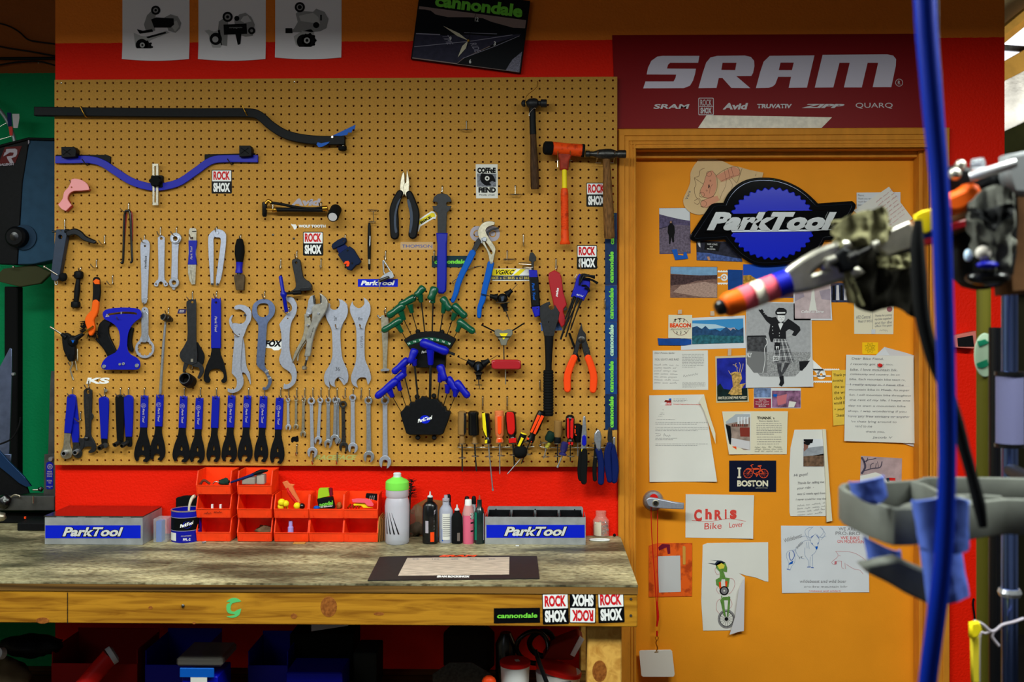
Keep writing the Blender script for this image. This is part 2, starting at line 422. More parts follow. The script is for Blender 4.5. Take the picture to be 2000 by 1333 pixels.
# pegboard with real quarter-inch holes one inch apart
def pegboard():
    p00,p10,p01,p11 = W(112,162.5),W(1196.4,157.2),W(112,899.6),W(1198,902.6)
    nx,nz = 70,48;P = .0254
    cx = (p00.x+p10.x+p01.x+p11.x)/4;cz = (p00.z+p10.z+p01.z+p11.z)/4
    P = ((p10.x-p00.x)/69+(p11.x-p01.x)/69)/2;Pz = ((p00.z-p01.z)/47+(p10.z-p11.z)/47)/2
    x0,z0 = cx-(nx-1)/2*P,cz-(nz-1)/2*Pz;r = .0034
    ex0,ex1,ez0,ez1 = W(106.5,500).x,W(1205.5,500).x,W(650,910.5).z,W(650,153).z
    vs,fs = [],[]
    ca = [(cos(2*PI*k/16),sin(2*PI*k/16)) for k in range(16)]
    for i in range(nx):
        xa = ex0 if i == 0 else x0+(i-.5)*P;xb = ex1 if i == nx-1 else x0+(i+.5)*P
        for j in range(nz):
            za = ez0 if j == 0 else z0+(j-.5)*Pz;zb = ez1 if j == nz-1 else z0+(j+.5)*Pz
            cx,cz = x0+i*P,z0+j*Pz;b = len(vs)
            for c,s in ca:
                k = 1/max(abs(c),abs(s));u,v = c*k,s*k
                vs.append((cx+u*(xb-cx if u > 0 else cx-xa),0,cz+v*(zb-cz if v > 0 else cz-za)))
            for c,s in ca: vs.append((cx+c*r,0,cz+s*r))
            for c,s in ca: vs.append((cx+c*r,.0085,cz+s*r))
            for k in range(16):
                q = (k+1) % 16
                fs.append((b+k,b+q,b+16+q,b+16+k));fs.append((b+16+k,b+16+q,b+32+q,b+32+k))
    # rim of the panel
    b = len(vs)
    for x,z in ((ex0,ez0),(ex1,ez0),(ex1,ez1),(ex0,ez1)): vs += [(x,0,z),(x,.0085,z)]
    for k in range(4):
        q = (k+1) % 4;fs.append((b+2*k,b+2*q,b+2*q+1,b+2*k+1))
    panel = mesh(vs,fs,M['peg'])
    bl = [box(M['wood_mid'],(x-.012,0.0087,ez0+.01),(x+.012,YW-.0005,ez1-.01),0) for x in (ex0+.03,ex1-.03)]
    bl += [box(M['wood_mid'],(ex0+.05,0.0087,z-.012),(ex1-.05,YW-.0005,z+.012),0) for z in (ez0+.018+.012,ez1-.03)]
    T = thing('pegboard','large tan perforated hardboard covering the wall above the bench, hung with tools','pegboard')
    part(T,'panel',panel);part(T,'batten',*bl)
    for px,py in S('Z','479,650')+S('Q','380,641')+[(573.7,466),(533,459),(1197,503)]:
        part(T,'screw',lathe(M['wire'],W(px,py,-.0015),W(px,py,.001),[(0,.0012),(.1,.0026),(1,.0035)],10))
    return x0,z0,P,Pz
BX0,BZ0,BP,BPZ = pegboard()
def hole(px,py):
    """nearest board hole to a photo point"""
    w = W(px,py);i = round((w.x-BX0)/BP);j = round((w.z-BZ0)/BPZ)
    return BX0+i*BP,BZ0+j*BPZ
def hook(px,py,label,L=.034,r=.0019,drop=.026,tip=.010,dx=0,group=None):
    x,z = hole(px,py)
    pts = [(x,.012,z+.004),(x,.004,z),(x,-.0035,z-.0005),(x,-.0045,z-.006),(x,-.0045,z-drop+.004),(x,-.0075,z-drop),(x+dx*.4,-L*.6,z-drop-.001),(x+dx,-L,z-drop+tip)]
    return solo('peg_hook',label,'hook',tube(M['wire'],pts,r,8,3),group=group)

# bench -------------------------------------------------------------
BT = W(1000,1046,YW).z;BF = -.566
def wood_mat(name,base,dark,ringscale,sx=1.0,rough=.6):
    m = bpy.data.materials.new(name);m.use_nodes = True;nt = m.node_tree;N,L = nt.nodes,nt.links;b = N['Principled BSDF'];b.inputs['Specular IOR Level'].default_value = .15
    tc = N.new('ShaderNodeTexCoord');mp = N.new('ShaderNodeMapping');mp.inputs['Scale'].default_value = (sx,6,6);L.new(tc.outputs['Object'],mp.inputs[0])
    wv = N.new('ShaderNodeTexNoise');wv.inputs['Scale'].default_value = ringscale;wv.inputs['Detail'].default_value = 6;wv.inputs['Distortion'].default_value = 1.2
    L.new(mp.outputs[0],wv.inputs['Vector']);rp = N.new('ShaderNodeValToRGB');L.new(wv.outputs['Fac'],rp.inputs[0])
    rp.color_ramp.elements[0].position = .30;rp.color_ramp.elements[1].position = .60
    rp.color_ramp.elements[0].color = (*[lin(v) for v in dark],1);rp.color_ramp.elements[1].color = (*[lin(v) for v in base],1)
    L.new(rp.outputs[0],b.inputs['Base Color']);b.inputs['Roughness'].default_value = rough
    bp = N.new('ShaderNodeBump');bp.inputs['Strength'].default_value = .3;bp.inputs['Distance'].default_value = .002;L.new(wv.outputs['Fac'],bp.inputs['Height']);L.new(bp.outputs[0],b.inputs['Normal'])
    return m
def bench_mat():
    m = bpy.data.materials.new('worn_plywood');m.use_nodes = True;nt = m.node_tree;N,L = nt.nodes,nt.links;b = N['Principled BSDF']
    tc = N.new('ShaderNodeTexCoord')
    def nz(scl,st,det=6,dist=0):
        mp = N.new('ShaderNodeMapping');mp.inputs['Scale'].default_value = st;L.new(tc.outputs['Object'],mp.inputs[0])
        n = N.new('ShaderNodeTexNoise');n.inputs['Scale'].default_value = scl;n.inputs['Detail'].default_value = det;n.inputs['Distortion'].default_value = dist;L.new(mp.outputs[0],n.inputs['Vector']);return n
    def ramp(n,p0,c0,p1,c1):
        r = N.new('ShaderNodeValToRGB');L.new(n.outputs['Fac'],r.inputs[0]);e = r.color_ramp.elements
        e[0].position,e[1].position = p0,p1;e[0].color = (*[lin(v) for v in c0],1);e[1].color = (*[lin(v) for v in c1],1);return r
    base = ramp(nz(9,(1,7,3),8,.6),.3,(172,160,124),.7,(218,208,172))
    grime = ramp(nz(2.6,(1,3.0,1),12,.3),.40,(112,112,102),.62,(255,255,246))
    fine = ramp(nz(55,(1,4,1),10),.36,(150,144,130),.56,(255,255,255))
    def mul(a,c):
        x = N.new('ShaderNodeMix');x.data_type = 'RGBA';x.blend_type = 'MULTIPLY';x.inputs['Factor'].default_value = 1
        L.new(a,x.inputs['A']);L.new(c,x.inputs['B']);return x.outputs['Result']
    L.new(mul(mul(base.outputs[0],grime.outputs[0]),fine.outputs[0]),b.inputs['Base Color']);b.inputs['Roughness'].default_value = .55
    return m
m_ply = bench_mat();m_beam = wood_mat('pine_beam',(184,128,32),(128,78,12),9,.5)
m_edge = wood_mat('plywood_edge',(128,92,44),(30,18,8),6,.12)
bxl = -2.6;brb = W(1211,1048,YW).x;brf = W(1246,1141,BF).x
T = thing('workbench','long wooden workbench with grimy plywood top and pine front beam','workbench')
prof = [(bxl,BF),(brf,BF),(brb,YW-.001),(xl-.001,YW-.001),(xl-.001,YR-.002),(bxl,YR-.002)]
part(T,'worktop',prism(m_ply,prof,BT-.005,BT,'z'))
part(T,'worktop_edge',prism(m_edge,[(x,y+(.0006 if y < -.5 else -.0005)) for x,y in prof],BT-.0235,BT-.005,'z'))
zb1 = W(600,1156.5,BF).z;zb0 = W(600,1222,BF).z
part(T,'front_beam',box(m_beam,(bxl,BF+.003,zb0),(brf-.001,BF+.041,BT-.0245),.002))
part(T,'back_beam',box(m_beam,(bxl,YW-.05,zb0),(brb-.01,YW-.012,BT-.0245),.002))
lx0,lx1 = W(1147,1230,BF+.045).x,W(1214,1230,BF+.045).x
m_leg = wood_mat('pine_leg',(224,172,84),(186,128,52),5,6)
part(T,'leg',box(m_leg,(lx0,BF+.042,0),(lx1,BF+.13,BT-.0245),.003))
part(T,'leg',box(m_leg,(lx0,YW-.14,0),(lx1,YW-.051,BT-.0245),.003))
part(T,'leg',box(m_leg,(-2.5,BF+.042,0),(-2.41,BF+.13,BT-.0245),.003))
part(T,'shelf',box(m_edge,(bxl,BF+.12,.5),(brb-.02,YW-.145,.52),.001))
# knots and pencil line on the beam, bolt and screws
m_knot = mat('knot',(120,66,26),.6,c2=(160,96,40),vs=120)
def knot(px,py,rx,ry,par,y):
    part(par,'knot',plate(m_knot,[circ(px,py,rx,18,ry)],y,.002,.0003))
knot(83,1213,13,6,T,BF+.0026);knot(294,1188,4,3,T,BF+.0026);knot(574,1204.5,6,5,T,BF+.0026);knot(642,1186,16,20,T,BF+.0026)
knot(740,1200,10,3,T,BF+.0026);knot(379,1218,3,2,T,BF+.0026);knot(1171,1312,14,21,T,BF+.0416)
part(T,'bolt',lathe(M['steel_dark'],W(357.5,1184,BF-.001),W(357.5,1184,BF+.004),[(0,.002),(.2,.004),(1,.0045)],10))
for q in S('O','1545,190 1545,340'): part(T,'screw',lathe(M['steel_dark'],W(q[0],q[1],BF+.0015),W(q[0],q[1],BF+.004),[(0,.003),(1,.004)],10))
part(T,'pencil_line',plate(M['ink'],[[(131,1158),(132.6,1158),(132.6,1220),(131,1220)]],BF+.0024,.001,0))
# ================================================================== tools on the pegboard
def px3(k,s,y):
    """photo points -> world points at depth y (single depth, or one per point)"""
    P = S(k,s);ys = y if hasattr(y,'__len__') else [y]*len(P)
    return [W(p[0],p[1],q) for p,q in zip(P,ys)]
def disc(m,px,py,r,y0,y1,prof=None,n=20):
    """short round piece facing the room, from depth y0 back to y1"""
    return lathe(m,W(px,py,y0),W(px,py,y0)+Vector((0,y1-y0,0)),prof or [(0,r*.86*PX),(.15,r*PX),(1,r*PX)],n)
# ---- wall posters above the board
def derailleur(T,x,y,v,pw,ph):
    g1,g2,dk = mat('print_grey',(150,148,150),.7),mat('print_light',(186,184,186),.7),M['ink']
    yy = YW-.0016;o = []
    def pl(m,s,k=0): o.append(flat(m,[(x+a,y+b) for a,b in s],yy-.0002*k))
    def ci(m,a,b,r,k=0): o.append(flat(m,circ(x+a,y+b,r,22),yy-.0002*k))
    if v == 0:
        pl(g1,[(42,48),(48,30),(56,22),(66,26),(62,44),(64,60),(46,60)]);ci(dk,65,20,9,1);ci(g1,65,20,5,2);ci(dk,65,20,2.5,3)
        pl(g1,[(82,34),(94,28),(108,32),(115,45),(112,56),(104,64),(90,60)]);pl(g2,[(92,46),(106,40),(111,52),(103,62)],1)
        pl(dk,[(56,38),(66,34),(100,36),(101,48),(94,54),(62,54)],2);pl(dk,[(28,57),(40,60),(58,57),(60,62),(34,66)],2)
        pl(g2,[(22,64),(36,70),(50,72),(86,60),(92,64),(56,78),(44,92),(36,104),(26,94),(24,80)]);pl(dk,[(46,72),(84,62),(86,65),(50,75)],3)
        ci(dk,38,88,12,1);ci(dk,46,92,11,1);ci(g2,39,88,5,2);ci(dk,39,88,2,3)
        for k in range(9): a = k*2*PI/9;ci(dk,47+11*cos(a),92+11*sin(a),2,1)
    elif v == 1:
        pl(g1,[(40,42),(52,34),(58,44),(56,90),(44,88),(38,60)]);ci(dk,57,33,10,1);ci(g1,57,33,6,2);ci(dk,57,33,3,3)
        pl(g1,[(70,40),(80,28),(92,25),(103,33),(110,48),(106,70),(92,72),(74,66)]);pl(M['paper_grey'],[(82,40),(88,32),(96,30),(104,42),(90,45)],1)
        pl(dk,[(49,48),(94,46),(95,66),(50,68)],2);pl(dk,[(72,66),(84,66),(82,86),(77,88)],1);ci(dk,104,60,7,2);ci(g1,104,60,3,3);ci(dk,75,36,5,2)
        pl(g2,[(12,60),(20,58),(30,62),(42,58),(46,88),(40,98),(28,94),(22,80),(20,68)]);ci(dk,34,76,12,1);ci(g2,33,77,6,2)
        o.append(text(g2,'campagnolo',x+73,y+54,26,4,yy-.0009,0,.2))
    else:
        pl(g1,[(40,30),(46,24),(74,26),(80,20),(96,26),(104,40),(100,58),(88,64),(70,66),(36,60),(44,46)]);pl(g2,[(46,34),(74,28),(84,36),(88,50),(50,44)],1)
        ci(dk,48,17,10,1);ci(g1,48,17,6,2);ci(dk,48,17,4,3);pl(dk,[(88,32),(91,32),(91,43),(88,43)],2);pl(dk,[(20,58),(33,58),(34,68),(20,68)],1);ci(dk,80,52,6,2)
        pl(g1,[(33,60),(50,58),(52,66),(34,66)],1)
        pl(g2,[(36,74),(52,64),(70,60),(76,66),(72,90),(66,102),(50,100),(40,90)]);ci(dk,56,84,14,1);ci(dk,66,82,13,1);ci(g2,62,82,6,2);ci(dk,62,82,3,3)
        for k in range(9): a = k*2*PI/9;ci(dk,66+12.5*cos(a),82+12.5*sin(a),2.4,1)
    part(T,'print',*o)
for i,(x0,x1,yb,wh) in enumerate(((239,370,116,'left'),(387.5,519,116,'middle'),(537.5,667,113,'right'))):
    T = thing('poster',['pale poster of a silver bicycle derailleur with a slanted cage, leftmost above the pegboard',
                         'pale poster of a wide derailleur, middle of three above the pegboard',
                         'pale poster of a derailleur with round top bolt, rightmost of three'][i],'poster','derailleur posters above the pegboard')
    yt = yb-172;nx,ny = 10,12;vs,fs = [],[]
    for s in (0,1):
        for a in range(nx+1):
            for b in range(ny+1):
                u,v = a/nx,b/ny;bow = 3.5*sin(PI*u)*(1 if v > .96 else v*.3);lift = .006*max(0,v-.86)/.14+.001
                w = W(x0+(x1-x0)*u,yt+(yb-yt)*v+(bow if v > .9 else 0),YW-.001);vs.append((w.x,YW-.0008-lift*(1 if v > .86 else 0)*.6+s*.0004,w.z))
    for a in range(nx):
        for b in range(ny):
            k = a*(ny+1)+b;q = (k,k+1,k+ny+2,k+ny+1);fs.append(q);fs.append(tuple(t+(nx+1)*(ny+1) for t in q[::-1]))
    part(T,'sheet',mesh(vs,fs,mat('poster_paper',(236,230,236),.6),60))
    derailleur(T,x0,yb-116,i,0,0)

# ---- wall clock
T = thing('wall_clock','tilted rectangular wall clock printed with a dusky road scene and a green brand name','clock')
ca,sa = cos(rad(7.5)),sin(rad(7.5))
TLx,TLy = 821.5,-26.0
def ck(u,v):   # clock face coordinates: u right 0..215, v down 0..141
    return (TLx+u*ca-v*sa,TLy+u*sa+v*ca)
yc = YW-.022
part(T,'case',plate(M['blk'],[[ck(0,0),ck(215,0),ck(215,141),ck(0,141)]],yc,.02,.001))
fc = yc-.0005
dusk,hill,road,pale = mat('dusk_sky',(150,128,124),.5),mat('dark_hill',(12,14,20),.5),mat('road',(48,46,66),.5,var=.15,vs=60),mat('road_line',(150,146,166),.5)
fa = [flat(dusk,[ck(2,38),ck(213,38),ck(213,141),ck(2,141)],fc),
      flat(hill,[ck(2,44),ck(14,43),ck(26,44),ck(36,50),ck(60,52),ck(100,47),ck(128,45),ck(146,50),ck(190,56),ck(213,54),ck(213,100),ck(2,92)],fc-.0002),
      flat(road,[ck(2,92),ck(60,88),ck(110,80),ck(150,78),ck(206,66),ck(206,68),ck(160,90),ck(100,128),ck(90,139),ck(2,139)],fc-.0004),
      flat(hill,[ck(90,140),ck(104,126),ck(160,92),ck(206,70),ck(213,74),ck(213,140)],fc-.0005),
      flat(mat('shore',(120,118,136),.6,var=.5,vs=300),[ck(186,140),ck(196,118),ck(213,100),ck(213,140)],fc-.0006),
      ribbon(pale,[ck(3,118),ck(110,93),ck(190,70)],1.2,fc-.0007),ribbon(pale,[ck(100,128),ck(160,96),ck(204,70)],1,fc-.0007),
      ribbon(pale,[ck(3,92),ck(50,88)],2,fc-.0007),ribbon(pale,[ck(96,78),ck(160,72)],1,fc-.0007)]
for w,u,v in (('TIME',66,96),('RIDE',122,104)): fa.append(text(pale,w,*ck(u,v),26,11,fc-.0008,60,.5))
part(T,'picture',*fa)
part(T,'lettering',text(M['st_green'],'cannondale',*ck(118,22),172,25,fc-.0006,7.5,0,.045),label='green lettering')
part(T,'numerals',*[text(M['st_white'],s,*ck(u,v),w,8,fc-.0009,4,0,.02) for s,u,v,w in (('12',117,49,7),('3',158,91,4),('6',115,132,4),('9',71,93,4))])
def hand(m,p,q,w,y):
    dx,dy = q[0]-p[0],q[1]-p[1];l = math.hypot(dx,dy);nx,ny = -dy/l*w,dx/l*w;mx,my = p[0]+dx*.4,p[1]+dy*.4
    return plate(m,[[p,(mx+nx,my+ny),q,(mx-nx,my-ny)]],y,.0006,0)
c0 = (780+960/7.143,565/7.143)
part(T,'minute_hand',hand(M['paper_cream'],c0,(865.5,50.5),3.2,yc-.006));part(T,'hour_hand',hand(M['paper_cream'],c0,(894,112),4.2,yc-.0045))
part(T,'second_hand',ribbon(M['ink'],[(913,96),c0,(929,27)],.8,yc-.008));part(T,'hub',disc(M['brass'],c0[0],c0[1],2.4,yc-.009,yc))

# ---- big brand sign over the door
T = thing('brand_sign','dark red banner sign with huge silver brand lettering over the door','sign')
ys = YW-.004
part(T,'panel',plate(mat('maroon_panel',(128,0,8),.4),[[(1196,69),(1826,66),(1828,250),(1203,251)]],ys,.0035,.0005))
yl = ys-.0004;sm_ = mat('sign_silver',(212,204,222),.5)
def A_(s): return S('a',s)
big = [A_('555,326 548,366 400,366 385,366 372,378 366,400 535,401 530,430 518,470 500,500 465,514 228,515 241,475 405,475 416,455 420,435 248,434 256,395 275,355 310,330 340,326'),
       None]
def quadr(loops): return plate(sm_,loops,yl,.0006,.0001)
L_S = quadr([big[0]])
L_R = quadr([A_('660,326 820,324 855,332 874,355 876,385 868,425 858,443 770,444 852,514 742,513 690,455 668,455 655,513 550,514 575,425 595,365 620,335'),A_('690,366 772,366 764,409 683,408')])
L_A = quadr([A_('965,326 1226,323 1182,511 1076,512 1090,448 1014,448 998,490 985,503 960,512 885,514 910,420 930,360'),A_('1028,365 1106,365 1095,409 1018,409')])
L_M = quadr([A_('1274,320 1650,317 1685,324 1702,345 1700,385 1674,508 1566,508 1598,366 1536,366 1502,510 1398,510 1432,366 1372,366 1336,510 1228,511')])
part(T,'lettering',L_S,L_R,L_A,L_M,label='huge silver letters')
rg = []
for cx_,cy_ in (A_('1720,482')[0],): rg = [plate(M['paper_grey'],[circ(cx_,cy_,7.5),circ(cx_,cy_,6.5)],yl,.0004,0),text(M['paper_grey'],'R',cx_,cy_,5,7.5,yl)]
part(T,'registered_mark',*rg)
def ss(s,u,v,w,h,sh=0,b=.02): p = A_('%g,%g' % (u,v))[0];return text(M['paper_grey'],s,p[0],p[1],w/2.985,h/2.985,yl,0,sh,b)
for a_ in (('SRAM',392,621,212,28,.35,.03),('Avid',765,620,148,38,.25,.045),('TRUVATIV',992,619,206,26,.15,.045),('ZIPP',1280,618,258,24,1.2,.05),('QUARQ',1574,617,216,34,0,.0)): part(T,'brand_word',ss(*a_))
x_,y_ = A_('594,621')[0]
part(T,'badge',plate(M['paper_grey'],[rrect(x_-15,y_-17,x_+15,y_+17,2),rrect(x_-13.6,y_-15.6,x_+13.6,y_+15.6,1.5)],yl,.0004,0),
     text(M['paper_grey'],'ROCK',x_,y_-7.5,22,12,yl,0,0,.01),text(M['paper_grey'],'SHOX',x_,y_+8,22,12,yl,0,0,.05),plate(M['paper_grey'],[rrect(x_-13,y_-.6,x_+13,y_+.6,.3)],yl,.0004,0))
solo('paper_strip','slanted white adhesive strip along the bottom edge of the red sign','strip',plate(mat('strip_paper',(236,226,210),.6,var=.1,vs=60),[S('a','598,672 1328,684 1268,746 548,746')],ys-.001,.0008,.0002))

# ---- stickers
def rockshox(cx,cy,w,h,y,rot,label,par_flip=False,cut=None):
    T = thing('sticker',label,'sticker','red, white and black two-word stickers')
    f = 180 if par_flip else 0;c,s = cos(rad(rot+f)),sin(rad(rot+f))
    def at(u,v): return (cx+u*c-v*s,cy+u*s+v*c)
    def rr(x0,y0,x1,y1,r): return [at(a,b) for a,b in rrect(x0,y0,x1,y1,r)]
    part(T,'backing',plate(M['st_black'],[rr(-w/2,-h/2,w/2,h/2,2)],y,.0006,.0001))
    part(T,'white_field',plate(M['st_white'],[rr(-w/2+1.3,-h/2+1.6,w/2-1.3,-.6,1)],y-.0003,.0004,0))
    part(T,'red_lettering',text(M['st_red'],'ROCK',*at(0,-h*.25-.2),w*.82,h*.37,y-.0006,rot+f,0,.045))
    part(T,'white_lettering',text(M['st_white'],'SHOX',*at(0,h*.24),w*.83,h*.39,y-.0006,rot+f,0,.06))
rockshox(433,355,39.5,46.4,-.0008,0,'red and white block-lettered sticker on pegboard under the blue curved gauge')
rockshox(611.5,476.3,39.5,46.6,-.0008,0,'red and white block-lettered sticker in the middle of the pegboard')
rockshox(1165,380.5,39.5,47,-.0008,0,'red and white block-lettered sticker half covered by a hammer handle')
rockshox(1146.5,502.5,39.5,46.5,-.0008,0,'red and white block-lettered sticker pierced by a peg hook at the right')
rockshox(1085,1190,51,60,BF+.0022,-1.5,'red and white block-lettered sticker on bench beam, left of three')
rockshox(1138,1188,51,60,BF+.0022,.5,'upside-down block-lettered sticker on the bench beam, middle of three',True)
rockshox(1193.5,1187,51,60,BF+.0022,-2,'red and white block-lettered sticker on beam nearest the bench corner')
T = thing('sticker','black sticker with green lettering on the bench beam','sticker')
part(T,'backing',plate(M['st_black'],[S('O','300,275 720,269 720,404 300,411')],BF+.0022,.0006,0));part(T,'lettering',text(M['st_green'],'cannondale',1010.5,1203.2,80,9.5,BF+.0016,-.8,.15,.03))
solo('sticker','green curved letter sticker on bench beam below the left toolbox','sticker',plate(mat('mint',(90,190,110),.5),[S('P','1768,184! 1800,160 1830,154 1860,162 1884,182! 1840,190 1812,200 1802,230 1806,256 1830,262 1850,250 1884,238! 1872,282 1840,306 1800,310 1768,300! 1810,294 1836,284 1790,276 1770,250 1772,206 1800,190')],BF+.0022,.0006,0,3))
def brand_oval(T,x0,y0,x1,y1,y,word='ParkTool'):
    part(T,'band',plate(M['st_blue'],[[(x0,y0),(x1,y0),(x1,y1),(x0,y1)]],y,.0006,0))
    w,h = x1-x0,y1-y0
    part(T,'lettering',text(M['st_white'],word,(x0+x1)/2,(y0+y1)/2,w*.86,h*.62,y-.0005,0,.35,.05))
T = thing('sticker','blue and white wordmark sticker behind the small silver chain tool','sticker');brand_oval(T,699,545.5,777,560.5,-.0008)
def words(label,s,px,py,w,h,m,y=-.0005,rot=0,shear=0,bold=.03,cat='sticker',name='sticker'):
    return solo(name,label,cat,text(m,s,px,py,w,h,y,rot,shear,bold))
words('white cut-vinyl brand word above the black shock pump','Avid',597.5,395,59,14,M['st_silver'],shear=.3,bold=.06)
T = thing('sticker','small white wolf-tooth wordmark sticker below the shock pump','sticker')
part(T,'lettering',text(M['st_white'],'WOLF TOOTH',609.5,442,53,5.6,-.0005,0,0,.06));part(T,'emblem',plate(M['st_white'],[S('C','733,380 745,388 778,388 782,398 790,402 786,425 770,440 758,430 752,412 740,400')],-.0005,.0004,0))
words('white slanted two-letter sticker above the adjustable wrench','KS',192,744,47,12,M['st_white'],shear=.25,bold=.05)
words('faded green brand word near the bottom edge of the pegboard','RACEFACE',656,894,82,10,mat('faded_green',(170,168,96),.6),shear=.4,bold=.05)
T = thing('sticker','clear sticker with thin dark lettering below the pliers','sticker')
part(T,'backing',plate(mat('clear_film',(196,160,116),.35),[rrect(782,473,846,488,2)],-.0005,.0003,0));part(T,'lettering',text(M['ink_blue'],'THOMSON',814.5,481,59,6.2,-.001,0,0,.0))
T = thing('sticker','small purple parallelogram sticker beside the black chain whip','sticker')
part(T,'backing',plate(mat('purple',(50,44,90),.5),[S('B','1480,252 1568,252 1556,302 1463,302')],-.0005,.0004,0));part(T,'emblem',text(M['st_silver'],'ES',*S('B','1515,276')[0],10,4.5,-.0009,0,.3,.05))
T = thing('sticker','black and white fox-tail logo sticker between two silver wrenches','sticker')
part(T,'outline',plate(M['st_white'],[S('D','545,590 740,590 745,640 720,670 690,692 640,694 610,670 545,665')],-.0005,.0004,0))
part(T,'lettering',text(M['ink'],'FOX',*S('D','635,618')[0],34,13,-.0009,0,.2,.06))
T = thing('sticker','black and white bird-head coffee sticker on the pegboard','sticker')
part(T,'backing',plate(M['paper'],[S('H','840,4 1030,4 1033,300 844,301')],-.0009,.0008,0))
o = [plate(mat('halftone',(120,122,132),.6,var=.4,vs=200),[S('H','852,85 1020,85 1018,200 854,200')],-.0012,.0003,0)]
o += [plate(M['ink'],[S('H','885,90 905,82 940,90 975,92 1000,115 1012,160 985,150 960,165 975,185 935,190 905,175 880,140')],-.0015,.0003,0,2),plate(M['paper'],[circ(*S('H','940,127')[0],4.6),circ(*S('H','940,127')[0],2)],-.0018,.0003,0)]
o += [text(M['ink'],'COFFeE',*S('H','934,57')[0],36,11,-.0013,0,0,.07),text(M['ink'],'FiEND',*S('H','940,228')[0],34,10.5,-.0013,0,0,.06),text(M['ink'],'MOAB, UTAH',*S('H','938,272')[0],30,4,-.0013)]
part(T,'print',*o)
T = thing('sticker','yellow and black fish-shaped sticker between pliers and pedal wrench','sticker')
part(T,'outline',plate(M['st_white'],[S('H','318,515 335,490 455,412 480,415 500,450 492,480 470,478 360,545 345,590 325,580')],-.0006,.0005,0));part(T,'body',plate(M['yellow'],[S('H','325,520 340,500 460,425 482,430 490,460 470,462 350,530 335,565 324,550')],-.001,.0004,0))
part(T,'lettering',text(M['ink'],'BIKE',*S('H','408,487')[0],24,5,-.0014,-31,0,.04))
T = thing('sticker','dark green brand sticker behind the blue pedal wrench','sticker')
part(T,'backing',plate(mat('dark_teal',(18,48,58),.4),[S('H','460,799 775,799 775,900 460,900')],-.0009,.0008,0));part(T,'lettering',text(M['st_green'],'cannondale',*S('H','618,850')[0],62,8.5,-.0013,0,.1,.05))
T = thing('sticker','yellow and blue tiger-stripe sticker right of the channel-lock pliers','sticker')
part(T,'backing',plate(M['st_white'],[S('H','985,912 1330,910 1330,1018 985,1016')],-.0009,.0008,0))
o = [plate(M['yellow'],[S('H','985,915 1195,915 1150,968 985,972')],-.0012,.0003,0),plate(M['yellow'],[S('H','1230,915 1275,915 1215,970 1165,970')],-.0012,.0003,0),plate(mat('sticker_navy',(44,54,84),.5),[S('H','975,972 1325,972 1325,1010 975,1010')],-.0012,.0003,0),
     text(M['ink'],'VGIKC',*S('H','1090,942')[0],40,9,-.0015,0,.4,.02),text(mat('gold',(214,190,80),.5),'BIKES  o  GT BIKES  o  GT BIKE',*S('H','1143,992')[0],74,5.5,-.0015,0,0,.02)]
part(T,'print',*o)
T = thing('sticker','grey chain-link sticker partly behind channel-lock plier jaws','sticker')
o1 = [plate(M['st_silver'],[band(S('H','835,605 1005,612'),26,1),circ(*S('H','850,606')[0],13.5)],-.0007,.0005,0)]
cxa,cya = S('H','852,608')[0];cxb,cyb = S('H','988,608')[0]
link = plate(M['st_silver'],[[(cxa-14+0,cya)]+[(cxa+14*cos(rad(a)),cya+15*sin(rad(a))) for a in range(170,91,-20)]+[(cxb+14*cos(rad(a)),cyb+15*sin(rad(a))) for a in range(90,-91,-20)]+[(cxa+14*cos(rad(a)),cya+15*sin(rad(a))) for a in range(270,190,-20)],circ(cxa,cya,7),circ(cxb,cyb,7)],-.0007,.0005,0)
part(T,'link_outline',link);part(T,'pin_dot',disc(M['st_silver'],cxa,cya,5,-.0008,-.0001));part(T,'pin_dot',disc(M['st_silver'],cxb,cyb,5,-.0008,-.0001))
for b in o1: bpy.data.meshes.remove(b)
solo('sticker','pale blue marbled sticker peeking out behind black hook wrench','sticker',plate(mat('marble_blue',(110,140,190),.4,c2=(30,70,160),vs=300),[S('J','606,628 772,628 785,690 612,695')],-.0006,.0005,0))
solo('sticker','torn scrap of black sticker under the smallest wrenches','sticker',plate(M['st_black'],[S('F','770,650 785,632 830,628 850,640 852,680 830,690 800,680 785,698 770,685')],-.0006,.0005,0))
# brand tape strip running up the right edge
T = thing('brand_tape','vertical blue tape strip with repeated green brand words along pegboard edge','tape')
o = [];yy = -.0012
tapem = [mat('tape_navy',(22,46,84),.45,var=.15,vs=60,bump=.2,bs=40),mat('tape_blue',(24,62,122),.45,var=.15,vs=60,bump=.2,bs=40)]
bounds = [(416,467,1),(467,557,0),(557.5,629,1),(629.5,699.5,1),(700,770.5,1),(771,840,0)]
for a,b,c in bounds: o.append(plate(tapem[c if a > 470 else 0],[[(1181.5 if a > 440 else 1198,a),(1205,a),(1205.5,b),(1182 if a > 440 else 1198,b)]],yy,.001,0))
part(T,'strip',*o)
part(T,'lettering',*[text(M['st_green'] if k not in (3,) else mat('pale_green',(180,220,190),.4),'cannondale',1194+dx,yc_,62,9,yy-.0005,-90,.1,.045) for k,(yc_,dx) in enumerate(((447,1),(522,0),(593,0),(665,0),(736,0),(805,0)))])
